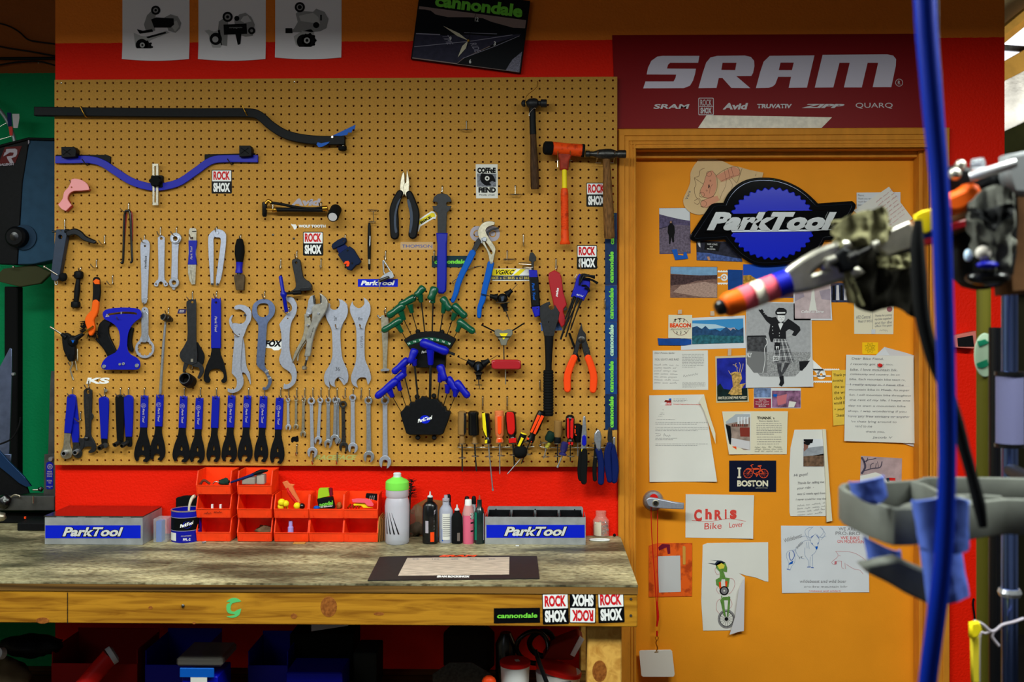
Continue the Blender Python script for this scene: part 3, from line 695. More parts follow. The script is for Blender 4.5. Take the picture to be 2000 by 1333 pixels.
# ---- long gauges at the top
def tool(label,cat,name,group=None): return thing(name,label,cat,group)
T = tool('long black S-curved gauge bar with a blue pointer, top of pegboard','gauge','alignment_gauge')
part(T,'bar',plate(M['blk'],[band([(67,217),(200,218.5),(300,219.5),(400,220),(480,220),(505,225),(530,246),(562,264),(610,273),(672,274)],15,4,False)],-.028,.018,.002))
part(T,'pointer',plate(M['blue_mid'],[S('Q','680,1060 760,1022 857,975 850,1010 835,1008 825,1035 800,1035 790,1055 740,1062')],-.031,.002,.0003),plate(M['blue_mid'],[S('Q','553,1130 562,1113 590,1120 655,1108 640,1125 600,1145 570,1150')],-.031,.002,.0003),label='light blue pointer blade')
part(T,'screw',disc(M['wire'],*S('Q','675,1070')[0],2.4,-.0335,-.0285))
part(T,'stem',tube(M['wire'],px3('Q','760,1110 760,1145',-.02),.0022));part(T,'knob',lathe(M['blk_matte'],*px3('Q','756,1143 756,1178',-.02),[(0,.008),(.1,.013),(.85,.013),(1,.009)],14))
for a,b in ((165,230),(480,229)):
    x,z = hole(a+5,b-5)
    solo('peg_hook','brass-coloured slanted peg holding the %s end of the long black gauge' % ('left' if a < 300 else 'curved'),'hook',tube(M['brass'],[(x,.01,z),(x,-.003,z-.004),(x+.002,-.03,W(1,b+2,0).z),(x-.012,-.040,W(1,b-17,0).z)],.0018))
T = tool('blue bowed wheel-dishing gauge with black end blocks and steel slide','gauge','dishing_gauge')
part(T,'arc',plate(M['blue'],[band([(108,312),(140,312),(175,312),(200,319),(225,335),(258,355),(300,365.5),(345,358),(380,336),(412,314),(445,310),(503,310)],13,4,False)],-.014,.007,.001),label='blue bowed arm')
part(T,'backing_block',plate(M['blk'],[S('Z','435,1212 830,1212 862,1225 860,1275 780,1260 440,1240')],-.0065,.006,.001),plate(M['blk'],[S('Z','1600,1208 1990,1200 1990,1260 1650,1275 1600,1255')],-.0065,.006,.001))
for s_ in ('480,1150 575,1150 590,1170 588,1222 482,1228','1870,1140 1952,1140 1962,1160 1962,1215 1872,1222'):
    b_ = part(T,'end_block',plate(M['blk'],[S('Z',s_)],-.034,.028,.001));q = S('Z',s_)
    x0,y0 = q[0][:2];part(b_,'recess_rib',ribbon(M['blk_matte'],[(x0+3,y0+4),(x0+18,y0+15)],1.5,-.0345),ribbon(M['blk_matte'],[(x0+18,y0+4),(x0+3,y0+15)],1.5,-.0345))
part(T,'slide',plate(M['steel_warm'],[[(297.5,320),(309,320),(309,401),(298,401)],[(301.5,324),(304.5,324),(304.5,396),(301.5,396)]],-.0175,.003,.0003),label='slotted steel slide')
kn = [(302+ (9.5+1.3*cos(6*a))*cos(a),353+(9.5+1.3*cos(6*a))*sin(a)) for a in [2*PI*k/48 for k in range(48)]]
part(T,'knob',plate(M['blk_matte'],[kn],-.034,.014,.0015));part(T,'clamp_block',plate(M['blk'],[rrect(298,343,317,366,2)],-.016,.012,.001))
for a,b in ((168,322),(455,318)):
    x,z = hole(a+4,b-3)
    solo('peg_hook','dark peg under the %s arm of the blue dishing gauge' % ('left' if a < 300 else 'right'),'hook',tube(M['steel_dark'],[(x,.01,z),(x,-.003,z-.005),(x,-.02,z-.008),(x-.008,-.032,z+.008)],.0017))
# ---- pink hanger tool
T = tool('pink and red plastic hook-shaped gauge below blue dishing gauge','gauge','chain_checker')
part(T,'body',plate(M['pink'],[S('A','245,105 280,97 340,110 395,150 410,200! 330,208 260,212 215,245 203,290 222,325 240,350! 190,402! 150,385 118,345! 160,290 175,225 215,180 240,130'),circ(*S('A','245,178')[0],2)],-.022,.006,.001,3))
part(T,'rim',plate(M['red_tool'],[band(S('A','405,200 330,206 255,210 205,245 195,290 215,322'),3.4),],-.016,.013,.001),plate(M['red_tool'],[S('A','165,385 190,402 240,350 244,362 200,408 180,406')],-.016,.013,.001),label='red rim behind the pink body')
hook(144,357,'dark peg hook through the pink plastic gauge',L=.026,drop=.012,tip=.006)
# ---- repair clamp at far left
T = tool('slate-blue clamp bar with black lever hanging at the left pegboard edge','clamp','crank_clamp_tool')
part(T,'bar',plate(M['slate'],[S('A','100,588! 190,588! 193,640 122,1050 95,1078 60,1070 48,1040 52,990 70,850'),circ(*S('A','135,657')[0],5)],-.03,.022,.0015))
part(T,'bolt',tube(M['blk_gloss'],px3('A','60,605 235,605',-.02),.0035));part(T,'pivot',lathe(M['blk'],*px3('A','185,600 250,610',-.026),[(0,.007),(.5,.008),(1,.005)],12))
part(T,'lever',plate(M['blk_gloss'],[band(S('A','215,620 270,605 320,625 370,670 460,705'),[8,9,8,7,4])],-.034,.01,.003))
part(T,'knob',ball(M['blk_matte'],px3('A','165,1045',-.026)[0],.0135,(1,.8,1),lump=.15));part(T,'rod',tube(M['wire'],px3('A','-12,947 110,1025',[-.045,-.03]),.0021),ball(M['wire'],px3('A','-15,945',-.046)[0],.0045))
part(T,'foot',tube(M['wire'],px3('A','85,1080 88,1115 110,1115 108,1080',-.02),.0022,sm=3))
hook(128,430,'long peg hook carrying the slate-blue clamp bar',drop=.045)
# ---- black hairpin tools
T = tool('black wire hairpin-shaped spring tool hanging left of the long silver spanner','tool','hairpin_tool')
part(T,'wire',tube(M['blk_gloss'],px3('A','722,900 740,905 747,780 757,450 785,405 812,440 825,780 830,885 812,905',-.02),.0037));part(T,'second_wire',tube(M['red_tool'],px3('A','752,770 775,450 800,405 830,450 832,700',-.01),.0022),label='red-dipped wire behind')
hook(255,398,'peg hook carrying the black hairpin tool',drop=.030,dx=-.012,L=.04)
# ---- flat spanners upper left
T = tool('long plain silver spanner with engraved brand, longest in the upper left row','wrench','pin_spanner')
part(T,'body',plate(M['steel_light'],[S('A','910,740 925,698 955,683 985,697 998,740 990,900 983,1080 975,1250! 920,1250! 919,1080 914,900'),circ(*S('A','953,745')[0],2.2)],-.008,.003,.0006,3))
part(T,'bent_tip',plate(M['steel'],[S('A','919,1250! 976,1250! 970,1285 955,1300 935,1298 924,1285')],-.013,.003,.0006,2));part(T,'engraving',text(M['steel_dark'],'raceface',*S('A','957,900')[0],26,5,-.0084,-88,.2,.02))
hook(284.5,462,'peg hook carrying the long engraved silver spanner',drop=.022)
T = tool('silver flat two-prong pin spanner, third tool from left in the upper row','wrench','pin_spanner')
part(T,'body',plate(M['steel_light'],[S('A','1079,700 1083,660 1110,643 1138,660 1142,700 1138,1035 1148,1075 1172,1108 1168,1128 1140,1132 1128,1100 1107,1085 1086,1100 1076,1132 1048,1130 1043,1108 1066,1076 1084,1035'),circ(*S('A','1110,672')[0],3),circ(*S('A','1060,1113')[0],1.8),circ(*S('A','1153,1113')[0],1.8)],-.008,.003,.0005,3))
hook(315.7,446.5,'peg hook carrying the two-prong pin spanner')
T = tool('chromed double-ended ring spanner with a knurled shaft','wrench','ring_spanner')
part(T,'shaft',plate(M['steel_light'],[band(S('A','1245,715 1241,850 1237,1060'),[13,11,12],4,False)],-.009,.004,.001))
for u,v,ro,ri in ((1248,670,10.4,5),(1232,1098,9.4,5)): p = S('A','%d,%d' % (u,v))[0];part(T,'ring',plate(M['steel'],[circ(*p,ro,28),circ(*p,ri,16)],-.013,.008,.0012))
part(T,'collar',disc(M['chrome'],*S('A','1244,673')[0],7,-.016,-.012,[(0,5*PX),(.3,7*PX),(1,7*PX),]) if False else plate(M['chrome'],[circ(*S('A','1244,673')[0],7.5),circ(*S('A','1244,673')[0],5)],-.0165,.005,.0008))
part(T,'tip',plate(M['steel'],[S('A','1205,1135 1262,1135 1245,1150 1240,1165 1222,1165 1215,1150')],-.009,.004,.0005))
hook(347,446.5,'peg hook carrying the chromed ring spanner',dx=-.008)
T = tool('blue-gripped flat steel rotor tool with slotted ends','tool','rotor_truing_fork')
part(T,'blade',plate(M['steel_warm'],[S('A','1378,590 1390,572 1440,572 1449,590 1447,700! 1446,920! 1437,1112! 1405,1115! 1385,1080 1368,1000 1370,920 1376,700!'),S('A','1408,600 1448,600 1448,608 1408,608') if False else circ(*S('A','1408,668')[0],2.4),S('A','1393,978 1397,978 1413,1110 1408,1110')],-.009,.003,.0004))
part(T,'slot',ribbon(M['ink'],S('A','1408,604 1449,604'),1.6,-.0092));part(T,'grip',plate(M['blue_vinyl'],[S('A','1376,695 1449,695 1446,740 1436,810 1447,920 1369,920 1380,810')],-.0105,.006,.0015));part(T,'lettering',text(M['st_silver'],'Park Tool',*S('A','1400,810')[0],26,4.2,-.0112,-90,.3,.02))
hook(375,458,'dark peg hook through the blue-gripped rotor tool',drop=.010)
T = tool('pale steel arched two-leg spanner with a pivot at the top','wrench','adjustable_pin_spanner')
part(T,'left_leg',plate(M['steel_light'],[S('A','1660,583 1620,592 1585,620 1566,660 1565,760 1572,900 1590,1118! 1612,1122! 1613,1000 1614,760 1613,680 1628,655 1655,650')],-.009,.003,.0006,3))
part(T,'right_leg',plate(M['steel_light'],[S('A','1625,600 1655,583 1695,592 1730,625 1735,680 1725,800 1700,980 1682,1070 1660,1125! 1640,1122! 1640,1060 1662,900 1686,700 1670,662 1640,660 1615,635')],-.013,.003,.0006,3))
part(T,'pivot',disc(M['steel'],*S('A','1652,618')[0],3,-.0145,-.009));part(T,'pin',disc(M['steel_dark'],*S('A','1598,1112')[0],2,-.014,-.009));part(T,'pin',disc(M['steel_dark'],*S('A','1651,1112')[0],2,-.018,-.013))
hook(424,446.5,'peg hook behind the arched two-leg spanner',L=.02,drop=.014)
T = tool('black and blue handled file with a worn brown pad end','tool','pad_spreader')
part(T,'handle',lathe(M['blk_matte'],*px3('A','1868,675 1866,905',-.014),[(0,.007),(.03,.0095),(.3,.0145),(.6,.0155),(.85,.0125),(1,.0105)],18),label='black rubber handle')
part(T,'collar',lathe(M['blue'],*px3('A','1866,900 1860,1005',-.014),[(0,.011),(.6,.0095),(.85,.0115),(1,.0115)],16),label='blue collar')
part(T,'neck',tube(M['steel_dark'],px3('A','1860,1000 1860,1030',-.014),.007));part(T,'pad',plate(mat('brown_pad',(84,68,50),.8,var=.2,vs=60),[S('A','1815,1040 1822,1025 1900,1025 1908,1045 1900,1165 1835,1165')],-.022,.012,.002))
hook(471,461,'small peg hook carrying the black and blue file',L=.018,drop=.014)
for x,y,d in ((205,463,.028),(190,509,.026),(222,540,.028)):
    hook(x,y,'empty peg hook %s' % {205: 'right of the black clamp lever',190: 'above the orange-handled brush',222: 'left of the long silver spanner, lowest of three'}[x],drop=d,dx=-.008,L=.03)
# ---- second row left
T = tool('short black dumbbell-shaped wrench under the clamp lever','wrench','stub_wrench')
part(T,'shaft',lathe(M['blk'],*px3('A','312,1050 290,1290',-.014),[(0,.006),(.5,.0095),(1,.0075)],14));part(T,'end_ball',lathe(M['blk'],*px3('A','316,985 314,1065',-.014),[(0,.008),(.15,.0135),(.5,.0145),(.85,.0135),(1,.008)],16));part(T,'end_ball',lathe(M['blk'],*px3('A','286,1275 285,1345',-.014),[(0,.008),(.15,.0135),(.5,.0145),(.85,.0135),(1,.008)],16))
hook(159,525,'peg hook carrying the black dumbbell wrench',L=.02,drop=.012)
T = tool('orange and black cleaning brush with stiff black bristles','brush','cleaning_brush')
part(T,'handle',plate(M['blk'],[band(S('B','555,-70 560,60 548,170'),[10,11,9])],-.03,.012,.003))
part(T,'neck',plate(M['orange'],[band(S('B','548,180 535,280 480,370 500,470 495,525'),[9,10,14,12,5])],-.032,.012,.003),label='orange plastic neck')
part(T,'grip_rib',plate(M['orange'],[S('A','455,1085 480,1065 505,1075 510,1110 470,1110')],-.034,.008,.001))
R_ = random.Random(3);br = []
for k in range(46): u,v = 440+R_.uniform(-8,20),385+R_.uniform(0,120);p = S('B','%g,%g' % (u,v))[0];br.append(tube(M['blk_matte'],[W(p[0]+1,p[1],-.026+R_.uniform(-.004,.004)),W(p[0]-9+R_.uniform(-2,1),p[1]+1+R_.uniform(-1,4),-.026)],.0009,5,1))
for k in range(40): u,v = 470+R_.uniform(0,110),520+R_.uniform(-15,25);p = S('B','%g,%g' % (u,v))[0];br.append(tube(M['blk_matte'],[W(p[0],p[1]-2,-.02),W(p[0]+R_.uniform(-4,4),p[1]+4+R_.uniform(0,4),-.02)],.0009,5,1))
tagit(part(T,'bristles',*br),kind='stuff')
T = tool('black three-armed bit driver with steel bits at the left board edge','tool','three_way_driver')
part(T,'body',ball(M['blk'],px3('B','300,610',-.03)[0],.0175,(.95,.8,1.05)),plate(M['blk'],[S('B','185,560 215,530 260,560 300,620 305,700 300,800 260,825 240,790 200,700')],-.034,.018,.004,2))
part(T,'arm',lathe(M['blk'],*px3('B','230,570 175,530',-.03),[(0,.010),(1,.006)],12),lathe(M['blk'],*px3('B','320,590 420,525',-.03),[(0,.010),(1,.005)],12));part(T,'arm',lathe(M['blk'],*px3('B','290,760 285,830',-.03),[(0,.010),(1,.009)],12))
part(T,'bit',tube(M['wire'],px3('B','180,535 45,450',[-.032,-.045]),.0028));part(T,'bit',tube(M['brass'],px3('B','410,530 525,443',[-.032,-.04]),.0028));part(T,'bit',tube(M['steel_warm'],px3('B','290,830 295,870 270,930 305,1045',-.03),.0028,sm=1))
part(T,'badge',plate(M['blue_mid'],[S('B','280,600 315,600 300,635')],-.046,.001,0));hook(150,696,'double-ring peg holder under the black three-armed driver',drop=.03)
solo('steel_bit','short bent steel rod hanging below the three-armed driver','rod',tube(M['steel_warm'],px3('B','310,690 350,700 350,830 325,830 345,935',-.012),.0022,sm=1))
# spoke tension meter
T = tool('blue hourglass spoke tension meter with black squeeze handles','gauge','tension_meter')
part(T,'plate',plate(M['blue'],[S('B','632,310 645,275 700,250 850,236 990,243 1045,262 1062,300 1055,345 1000,385 950,440 915,520 903,610 905,700 940,760 1000,790 1040,830 1048,880 1035,915 1000,928! 665,928! 625,915 617,880 640,830 690,780 770,740 810,680 825,600 815,500 770,430 700,385 650,360'),S('B','668,318 700,300 850,280 980,285 1015,300 1010,318 985,312 850,306 720,322 680,335')],-.022,.003,.0005,2))
part(T,'handle',plate(M['blk'],[band(S('B','690,390 640,450 640,560 700,680 760,770'),[12,18,20,18,12])],-.014,.01,.002));part(T,'handle',plate(M['blk'],[band(S('B','955,475 930,560 925,640 950,710'),[4,7,8,4])],-.014,.01,.002));part(T,'lever',plate(M['blk'],[band(S('B','560,590 620,640 670,700 705,780'),[2,6,7,5])],-.013,.01,.002))
for u,v in ((643,893),(1010,883)): part(T,'bolt',disc(M['steel'],*S('B','%d,%d' % (u,v))[0],3.8,-.026,-.021))
part(T,'bolt',disc(M['steel'],*S('B','820,868')[0],2.6,-.026,-.021));part(T,'bolt',plate(M['steel'],[circ(*S('B','861,863')[0],2.6),circ(*S('B','861,863')[0],1.2)],-.025,.003,.0003));part(T,'needle',plate(M['steel'],[S('B','832,282 845,282 845,308 832,308')],-.0235,.001,0))
part(T,'mark',plate(M['st_silver'],[S('B','662,343 677,305 708,333'),S('B','675,332 680,318 690,330')],-.0225,.0005,0));hook(236,610,'dark peg hook through the blue tension meter',drop=.012,tip=.008)
# notched ring spanner
T = tool('grey notched-ring bottom bracket spanner under the long silver spanner','wrench','notched_ring_spanner')
cx_,cy_ = S('B','1101,693')[0];ri = []
for k in range(64): a = 2*PI*k/64;n_ = 1 if cos(8*a) > .75 else 0;ri.append((cx_+(14.5-2.3*n_)*cos(a),cy_+(14.5-2.3*n_)*sin(a)))
hd = S('B','1063,270 1075,240 1100,228 1130,242 1139,275 1138,540 1160,590');tl = S('B','1045,592 1065,545')
out = hd+[(cx_+18.5*cos(rad(a)),cy_+18.5*sin(rad(a))) for a in range(-55,236,12)]+tl
part(T,'body',plate(M['steel_light'],[out,ri,circ(*S('B','1098,256')[0],1.6)],-.01,.0035,.0005));part(T,'grip_plate',plate(M['steel'],[S('B','1066,310 1080,285 1118,285 1132,310 1135,580 1115,622 1075,622 1066,560')],-.012,.002,.0004))
hook(284,586,'short peg hook carrying the notched ring spanner',L=.014,drop=.018)
# T-handle
T = tool('long chrome socket handle with a ratchet head leaning on the board','wrench','breaker_bar')
part(T,'rod',tube(M['steel'],px3('B','1335,395 1312,640 1275,1195',-.02),[.0037,.0045,.0048],12));part(T,'head',lathe(M['steel_dark'],*px3('B','1400,375 1305,338',[-.014,-.05]),[(0,.0075),(.3,.010),(.35,.012),(.7,.012),(.75,.0105),(1,.0105)],18),lathe(M['blk_matte'],*px3('B','1306,338 1303,337',[-.0495,-.051]),[(0,.008),(1,.008)],16))
hook(330,602,'peg hook carrying the chrome breaker bar',drop=.02)
# black freewheel wrench + lockring socket
T = tool('large black crank wrench with a shell-shaped lower plate','wrench','chainring_wrench')
part(T,'handle',plate(M['iron'],[S('B','1567,200 1580,160 1620,143 1655,150 1672,180 1673,600 1682,850 1560,860 1500,800 1500,730 1575,600 1578,400'),circ(*S('B','1630,175')[0],3)],-.022,.004,.0008,2))
part(T,'shell',plate(M['blk'],[S('B','1672,620 1720,680 1762,760 1758,830 1735,880 1680,870')],-.016,.004,.0008,2));part(T,'hook_jaw',plate(M['iron'],[band(S('B','1560,870 1545,910 1535,950'),[8,6,3]),],-.02,.004,.0006),plate(M['iron'],[band(S('B','1660,860 1720,890 1735,950 1705,1015'),[12,8,7,5])],-.02,.004,.0006))
part(T,'lettering',text(M['steel_dark'],'MADE IN U.S.A.',*S('B','1656,755')[0],18,3,-.0225,-90));part(T,'pin',plate(M['steel_warm'],[S('B','1615,808 1640,808 1640,842 1615,842')],-.023,.002,0));hook(378,572,'peg hook carrying the large black crank wrench',drop=.028,dx=-.008)
T = tool('black splined cassette socket hanging under the crank wrench','socket','bottom_bracket_socket')
p0,p1 = px3('B','1545,1025 1610,1065',[-.052,-.012]);part(T,'barrel',lathe(M['blk'],p0,p1,[(0,.0155),(0,.0185),(.08,.0195),(.3,.0195),(.34,.021),(1,.021),(1,.012)],28,capped=False)); 
part(T,'rim',lathe(M['iron'],p0-(p1-p0)*.04,p0+(p1-p0)*.5,[(0,.0150),(0,.0178),(.1,.0178),(.1,.0150),(1,.0140)],28,capped=False),label='toothed steel rim');part(T,'bore_floor',lathe(M['blk_matte'],p0+(p1-p0)*.6,p0+(p1-p0)*.62,[(0,.014),(1,.014)],24))
hook(376,717,'peg hook carrying the black splined socket',drop=.016,L=.03)
# blue/black pedal fork
def fork(T,label_m,k,s_h,s_f,y=-.012): pass
T = tool('long blue-handled black open-jaw spanner in middle row','wrench','fixed_cup_spanner')
part(T,'fork',plate(M['blk'],[S('B','1850,684! 1938,684! 1945,760 1980,850 2005,960 2015,1040 1990,1075 1965,1070 1955,1050 1975,1030 1985,1000 1975,960 1940,925 1900,915 1850,925 1820,950 1810,1000 1830,1035 1820,1070 1790,1072 1765,1050 1760,1000 1790,880 1835,780')],-.012,.004,.0008,2))
part(T,'grip',plate(M['blue_vinyl'],[S('B','1847,190 1860,150 1893,137 1930,150 1942,190 1943,684! 1846,684!'),circ(*S('B','1895,180')[0],3.2)],-.015,.007,.002,2));part(T,'lettering',text(M['st_silver'],'Park Tool',*S('B','1895,420')[0],31,4.6,-.0155,90,.3,.03));hook(422.5,572,'peg hook carrying the long blue-handled open-jaw spanner',drop=.018)
# ---- silver hook spanners
def hookspan(label,s,y,hs,extra=None,m='steel_light',name='hook_spanner',cat='wrench',t=.003):
    T = tool(label,cat,name);part(T,'body',plate(M[m],[S('D',s)]+hs,y,t,.0005,3));return T
T = hookspan('large silver hook spanner with a C-shaped head, front of its pair','208,230 225,208 270,197 330,210 375,245 393,300 385,370 350,430 310,540! 300,560 285,700 275,850 285,930 305,1000 305,1060 270,1120 215,1150 170,1152 138,1140! 137,1108! 155,1112 190,1120 225,1100 238,1050 232,1000 205,965 182,940! 190,800 205,640 210,540 195,460 195,400! 225,398 262,405 300,400 330,370 338,330 330,290 300,260 262,244 225,250',-.014,[circ(*S('D','262,520')[0],1.5)])
part(T,'stop',disc(M['steel_dark'],*S('D','322,310')[0],2.6,-.018,-.011));T2 = hookspan('thin silver hook spanner behind the C-headed one','188,470 160,420 153,360 175,320 192,318 175,360 185,400 205,430! 300,540! 318,640 330,800 345,885 375,950 387,1050 380,1055 360,1000 330,945 300,930! 275,930 270,700 240,560',-.009,[])
hook(466,642.5,'peg hook carrying the pair of silver hook spanners',dx=-.014,drop=.012)
T = hookspan('blue-grey ring spanner with twelve-sided hole and curled foot','403,250 420,190 470,150 525,135 590,150 635,195 650,250 635,310 590,365 565,410 555,520 545,700 535,820 545,880 570,915! 585,960 612,1000 610,1050 580,1105 545,1125 515,1115 525,1092 550,1095 575,1050 580,1005! 550,950! 520,915 480,885 455,850 450,800 460,650 470,480 468,410 440,365 410,320',-.012,[S('D','455,225 480,190 525,180 570,190 583,225 583,290 560,320 525,335 485,325 458,295')],m='steel_blue')
part(T,'clip',plate(M['chrome'],[S('D','538,920 575,908 578,925 545,940')],-.0135,.002,.0003),plate(M['chrome'],[S('D','568,995 607,985 608,1000 572,1010')],-.0135,.002,.0003));part(T,'rivet',disc(M['steel'],*S('D','573,960')[0],2,-.0135,-.01));hook(517,574,'peg hook carrying the blue-grey ring spanner',drop=.02)
T = hookspan('long silver hook spanner left of the locking pliers','770,120 800,107 845,125 880,180 887,240 870,310 830,380 810,480 806,600 808,700 830,790 870,880 885,960 870,1040 830,1085 780,1112 738,1108! 750,1055! 772,1065 810,1050 832,1010 830,960 800,920 740,880 705,830 697,780 720,690 722,560 712,470 697,410! 740,350 790,290! 830,260 835,220 810,175 780,155',-.014,[circ(*S('D','788,347')[0],1.5)])
hook(561,602,'peg hook carrying the long hook spanner by the locking pliers',dx=-.012,drop=.018)
# locking pliers
T = tool('chrome locking pliers with serrated jaws and a curved release lever','pliers','locking_pliers')
part(T,'main_handle',plate(mat('nickel',(168,164,156),.34,.6,var=.2,vs=60),[S('D','1150,90! 1190,120 1215,170 1210,230 1170,310 1120,390 1075,500 1045,620 1025,750 975,750! 1000,600 985,560 1010,480 1050,390 1060,300 1055,240 1090,200 1160,190! 1160,110!')],-.03,.012,.0025,2))
part(T,'upper_jaw',plate(M['steel'],[S('D','1040,105 1070,95 1085,190! 1060,215 1045,290 1000,330 985,290 1005,220 1015,150')],-.027,.009,.001)); 
for k in range(7): pass
part(T,'teeth',plate(M['steel_dark'],[S('D','1058,98 1078,98 1076,112 1084,118 1078,128 1086,135 1080,145 1087,152 1081,162 1088,170 1083,178 1087,190 1070,192')],-.028,.009,.0003));part(T,'jaw_teeth',plate(M['steel_dark'],[S('D','1135,95 1148,92 1160,190 1148,190 1144,175 1138,168 1142,150 1136,140 1140,122')],-.0285,.010,.0003))
part(T,'lever',plate(M['steel_warm'],[S('D','975,300 1020,330 1040,370 1030,440 990,560 950,620 905,700 850,810 843,800 870,710 920,620 960,520 975,400')],-.022,.007,.0015,2));part(T,'release_lever',plate(M['steel_warm'],[band(S('D','975,600 935,660 905,720 895,800'),[4,4,3,2])],-.017,.004,.001))
for u,v,r_ in ((1003,305,3.4),(1003,420,2.4),(1120,293,2.6)): part(T,'rivet',disc(M['chrome'],*S('D','%d,%d' % (u,v))[0],r_,-.034,-.022))
part(T,'screw',tube(M['steel_dark'],px3('D','1000,750 975,880',-.024),.0032));part(T,'screw_collar',tube(M['steel'],px3('D','1003,745 993,800',-.024),.005));part(T,'screw_knob',lathe(M['steel_warm'],*px3('D','975,862 967,905',-.024),[(0,.006),(.2,.0085),(.8,.0085),(1,.006)],12));part(T,'engraving',text(M['steel_dark'],'vise-grip',*S('D','1052,500')[0],22,3.6,-.0305,-72))
hook(610,618,'dark peg hook between the jaws of the locking pliers',drop=.02,L=.036)
# headset wrenches
hw = '1340,135! 1390,160 1425,200 1440,260 1425,330 1385,400 1362,460 1358,560 1368,700 1385,800 1430,900 1445,980 1435,1040! 1410,1055! 1400,1010 1370,990 1340,980 1305,1010 1295,1050 1303,1090! 1260,1070 1238,1020 1245,960 1265,860 1275,700 1272,560 1262,460 1215,360 1197,290 1210,220 1222,178! 1245,190 1250,235 1290,255 1330,240 1352,200 1350,160'
T = hookspan('silver double-ended headset wrench, front one of an overlapping pair',hw,-.012,[circ(*S('D','1314,435')[0],1.6)]);part(T,'engraving',text(M['steel_dark'],'32mm',*S('D','1305,345')[0],6,9,-.0123,0));part(T,'engraving',text(M['steel_dark'],'36',*S('D','1330,895')[0],8,7,-.0123,0))
T = tool('silver headset wrench peeking out behind its twin','wrench','headset_wrench');part(T,'body',plate(M['steel_light'],[S('D','1365,140! 1405,165 1435,210 1432,300 1390,400 1362,480! 1275,500! 1278,700 1255,830 1200,920 1183,990 1195,1060 1243,1100! 1235,1020 1250,960 1300,900! 1370,900! 1420,960 1425,1050 1395,1070! 1370,1030 1330,980! 1300,700! 1300,400! 1355,240')],-.0085,.003,.0005,2))
hook(655,634.5,'peg through the overlapping pair of headset wrenches',drop=.012)
T = hookspan('pale silver headset wrench hanging alone, rightmost of the row','1612,122! 1650,150 1682,210 1680,290 1650,370 1625,450 1620,560 1620,700 1628,800 1670,900 1690,980 1685,1020 1658,1068! 1645,1015 1635,990 1605,985 1570,988 1540,1015 1533,1050 1548,1095! 1500,1070 1478,1020 1480,960 1515,860 1532,780 1535,600 1530,450 1505,370 1470,290 1466,220 1490,163! 1500,200 1550,237 1590,225 1620,190 1618,150',-.011,[circ(*S('D','1576,425')[0],1.6)],name='headset_wrench')
part(T,'engraving',text(M['steel_dark'],'40mm',*S('D','1575,350')[0],9,7,-.0113));part(T,'engraving',text(M['steel_dark'],'LOTUS',*S('D','1590,600')[0],22,4,-.0113,-90));hook(703,634.5,'peg through the lone pale headset wrench',drop=.012)
# calliper-like ruler bar
T = tool('slim steel bar with a small crossbar foot, left of the blue T-handles','gauge','chain_gauge')
part(T,'bar',plate(M['steel_warm'],[S('D','1800,320 1830,310 1850,345 1880,330 1878,480 1868,700 1862,890! 1822,890! 1820,700 1808,480')],-.010,.003,.0005));part(T,'foot',plate(M['steel'],[S('D','1795,905 1825,890 1862,890 1890,898 1885,915 1800,920')],-.012,.004,.0005))
part(T,'nub',ball(M['steel'],px3('D','1768,318',-.012)[0],.003),tube(M['steel'],px3('D','1768,320 1785,340 1800,335',-.012),.0022));hook(753,602,'peg hook carrying the slim steel bar',drop=.02)
# ---- shock pump
T = tool('black shock pump with brass fittings and a round dial gauge','pump','shock_pump')
part(T,'handle',lathe(M['blk_gloss'],*px3('C','478,170 478,315',-.03),[(0,.005),(.06,.008),(.9,.008),(1,.005)],14));part(T,'barrel',tube(M['blk'],px3('C','590,245 1060,250',-.03),.0068,14));part(T,'piston_rod',tube(M['brass'],px3('C','485,240 590,246',-.03),.0035),tube(M['brass'],px3('C','560,245 600,246',-.03),.0068,12),label='brass rod and collar')
part(T,'hose',tube(M['blk'],px3('C','540,178 650,195 800,225 930,235 1060,225',-.034),.0045));part(T,'fitting',tube(M['brass'],px3('C','490,190 515,160 545,180',-.036),.006,10),label='brass elbow');part(T,'fitting',tube(M['brass'],px3('C','1040,235 1085,232',-.034),.009,10),label='brass coupling');part(T,'clip',tube(M['wire'],px3('C','557,200 557,235',-.04),.002))
p0,p1 = px3('C','1135,315 1165,245',[-.072,-.012]);part(T,'gauge',lathe(M['blk_matte'],p0,p1,[(0,.0135),(0,.0165),(.08,.0178),(1,.0178)],32));part(T,'dial',lathe(M['paper_grey'],p0-(p1-p0)*.02,p0+(p1-p0)*.02,[(0,.0132),(1,.0132)],28),label='grey dial face')
for a in (165-15,): hook(532,402,'peg hook under the left end of the shock pump',drop=.014);hook(635,402,'peg hook under the right end of the shock pump',drop=.014)
# ---- torque key
T = tool('navy folding torque key with a small red trigger','tool','torque_key')
part(T,'body',plate(M['navy'],[S('C','1190,680 1295,605 1330,630 1400,745 1380,770 1355,775 1310,828 1280,820 1240,750'),],-.03,.018,.002));part(T,'cap',plate(M['navy'],[S('C','1128,600 1135,580 1180,545 1230,520 1255,525 1258,550 1240,575 1170,605 1140,622')],-.032,.02,.002));part(T,'neck',plate(M['blue_deep'],[S('C','1170,610 1240,575 1290,620 1200,675')],-.026,.012,.001));part(T,'trigger',plate(M['orange_hi'],[S('C','1243,765 1255,745 1285,740 1297,760 1290,790 1270,795 1265,780 1278,770 1262,765 1252,772')],-.033,.003,.0005),label='red trigger')
for u,v in ((1277,640),(1322,762)): part(T,'screw',disc(M['blk'],*S('C','%d,%d' % (u,v))[0],1.8,-.032,-.029))
hook(674,461,'peg hook carrying the navy torque key',drop=.03)
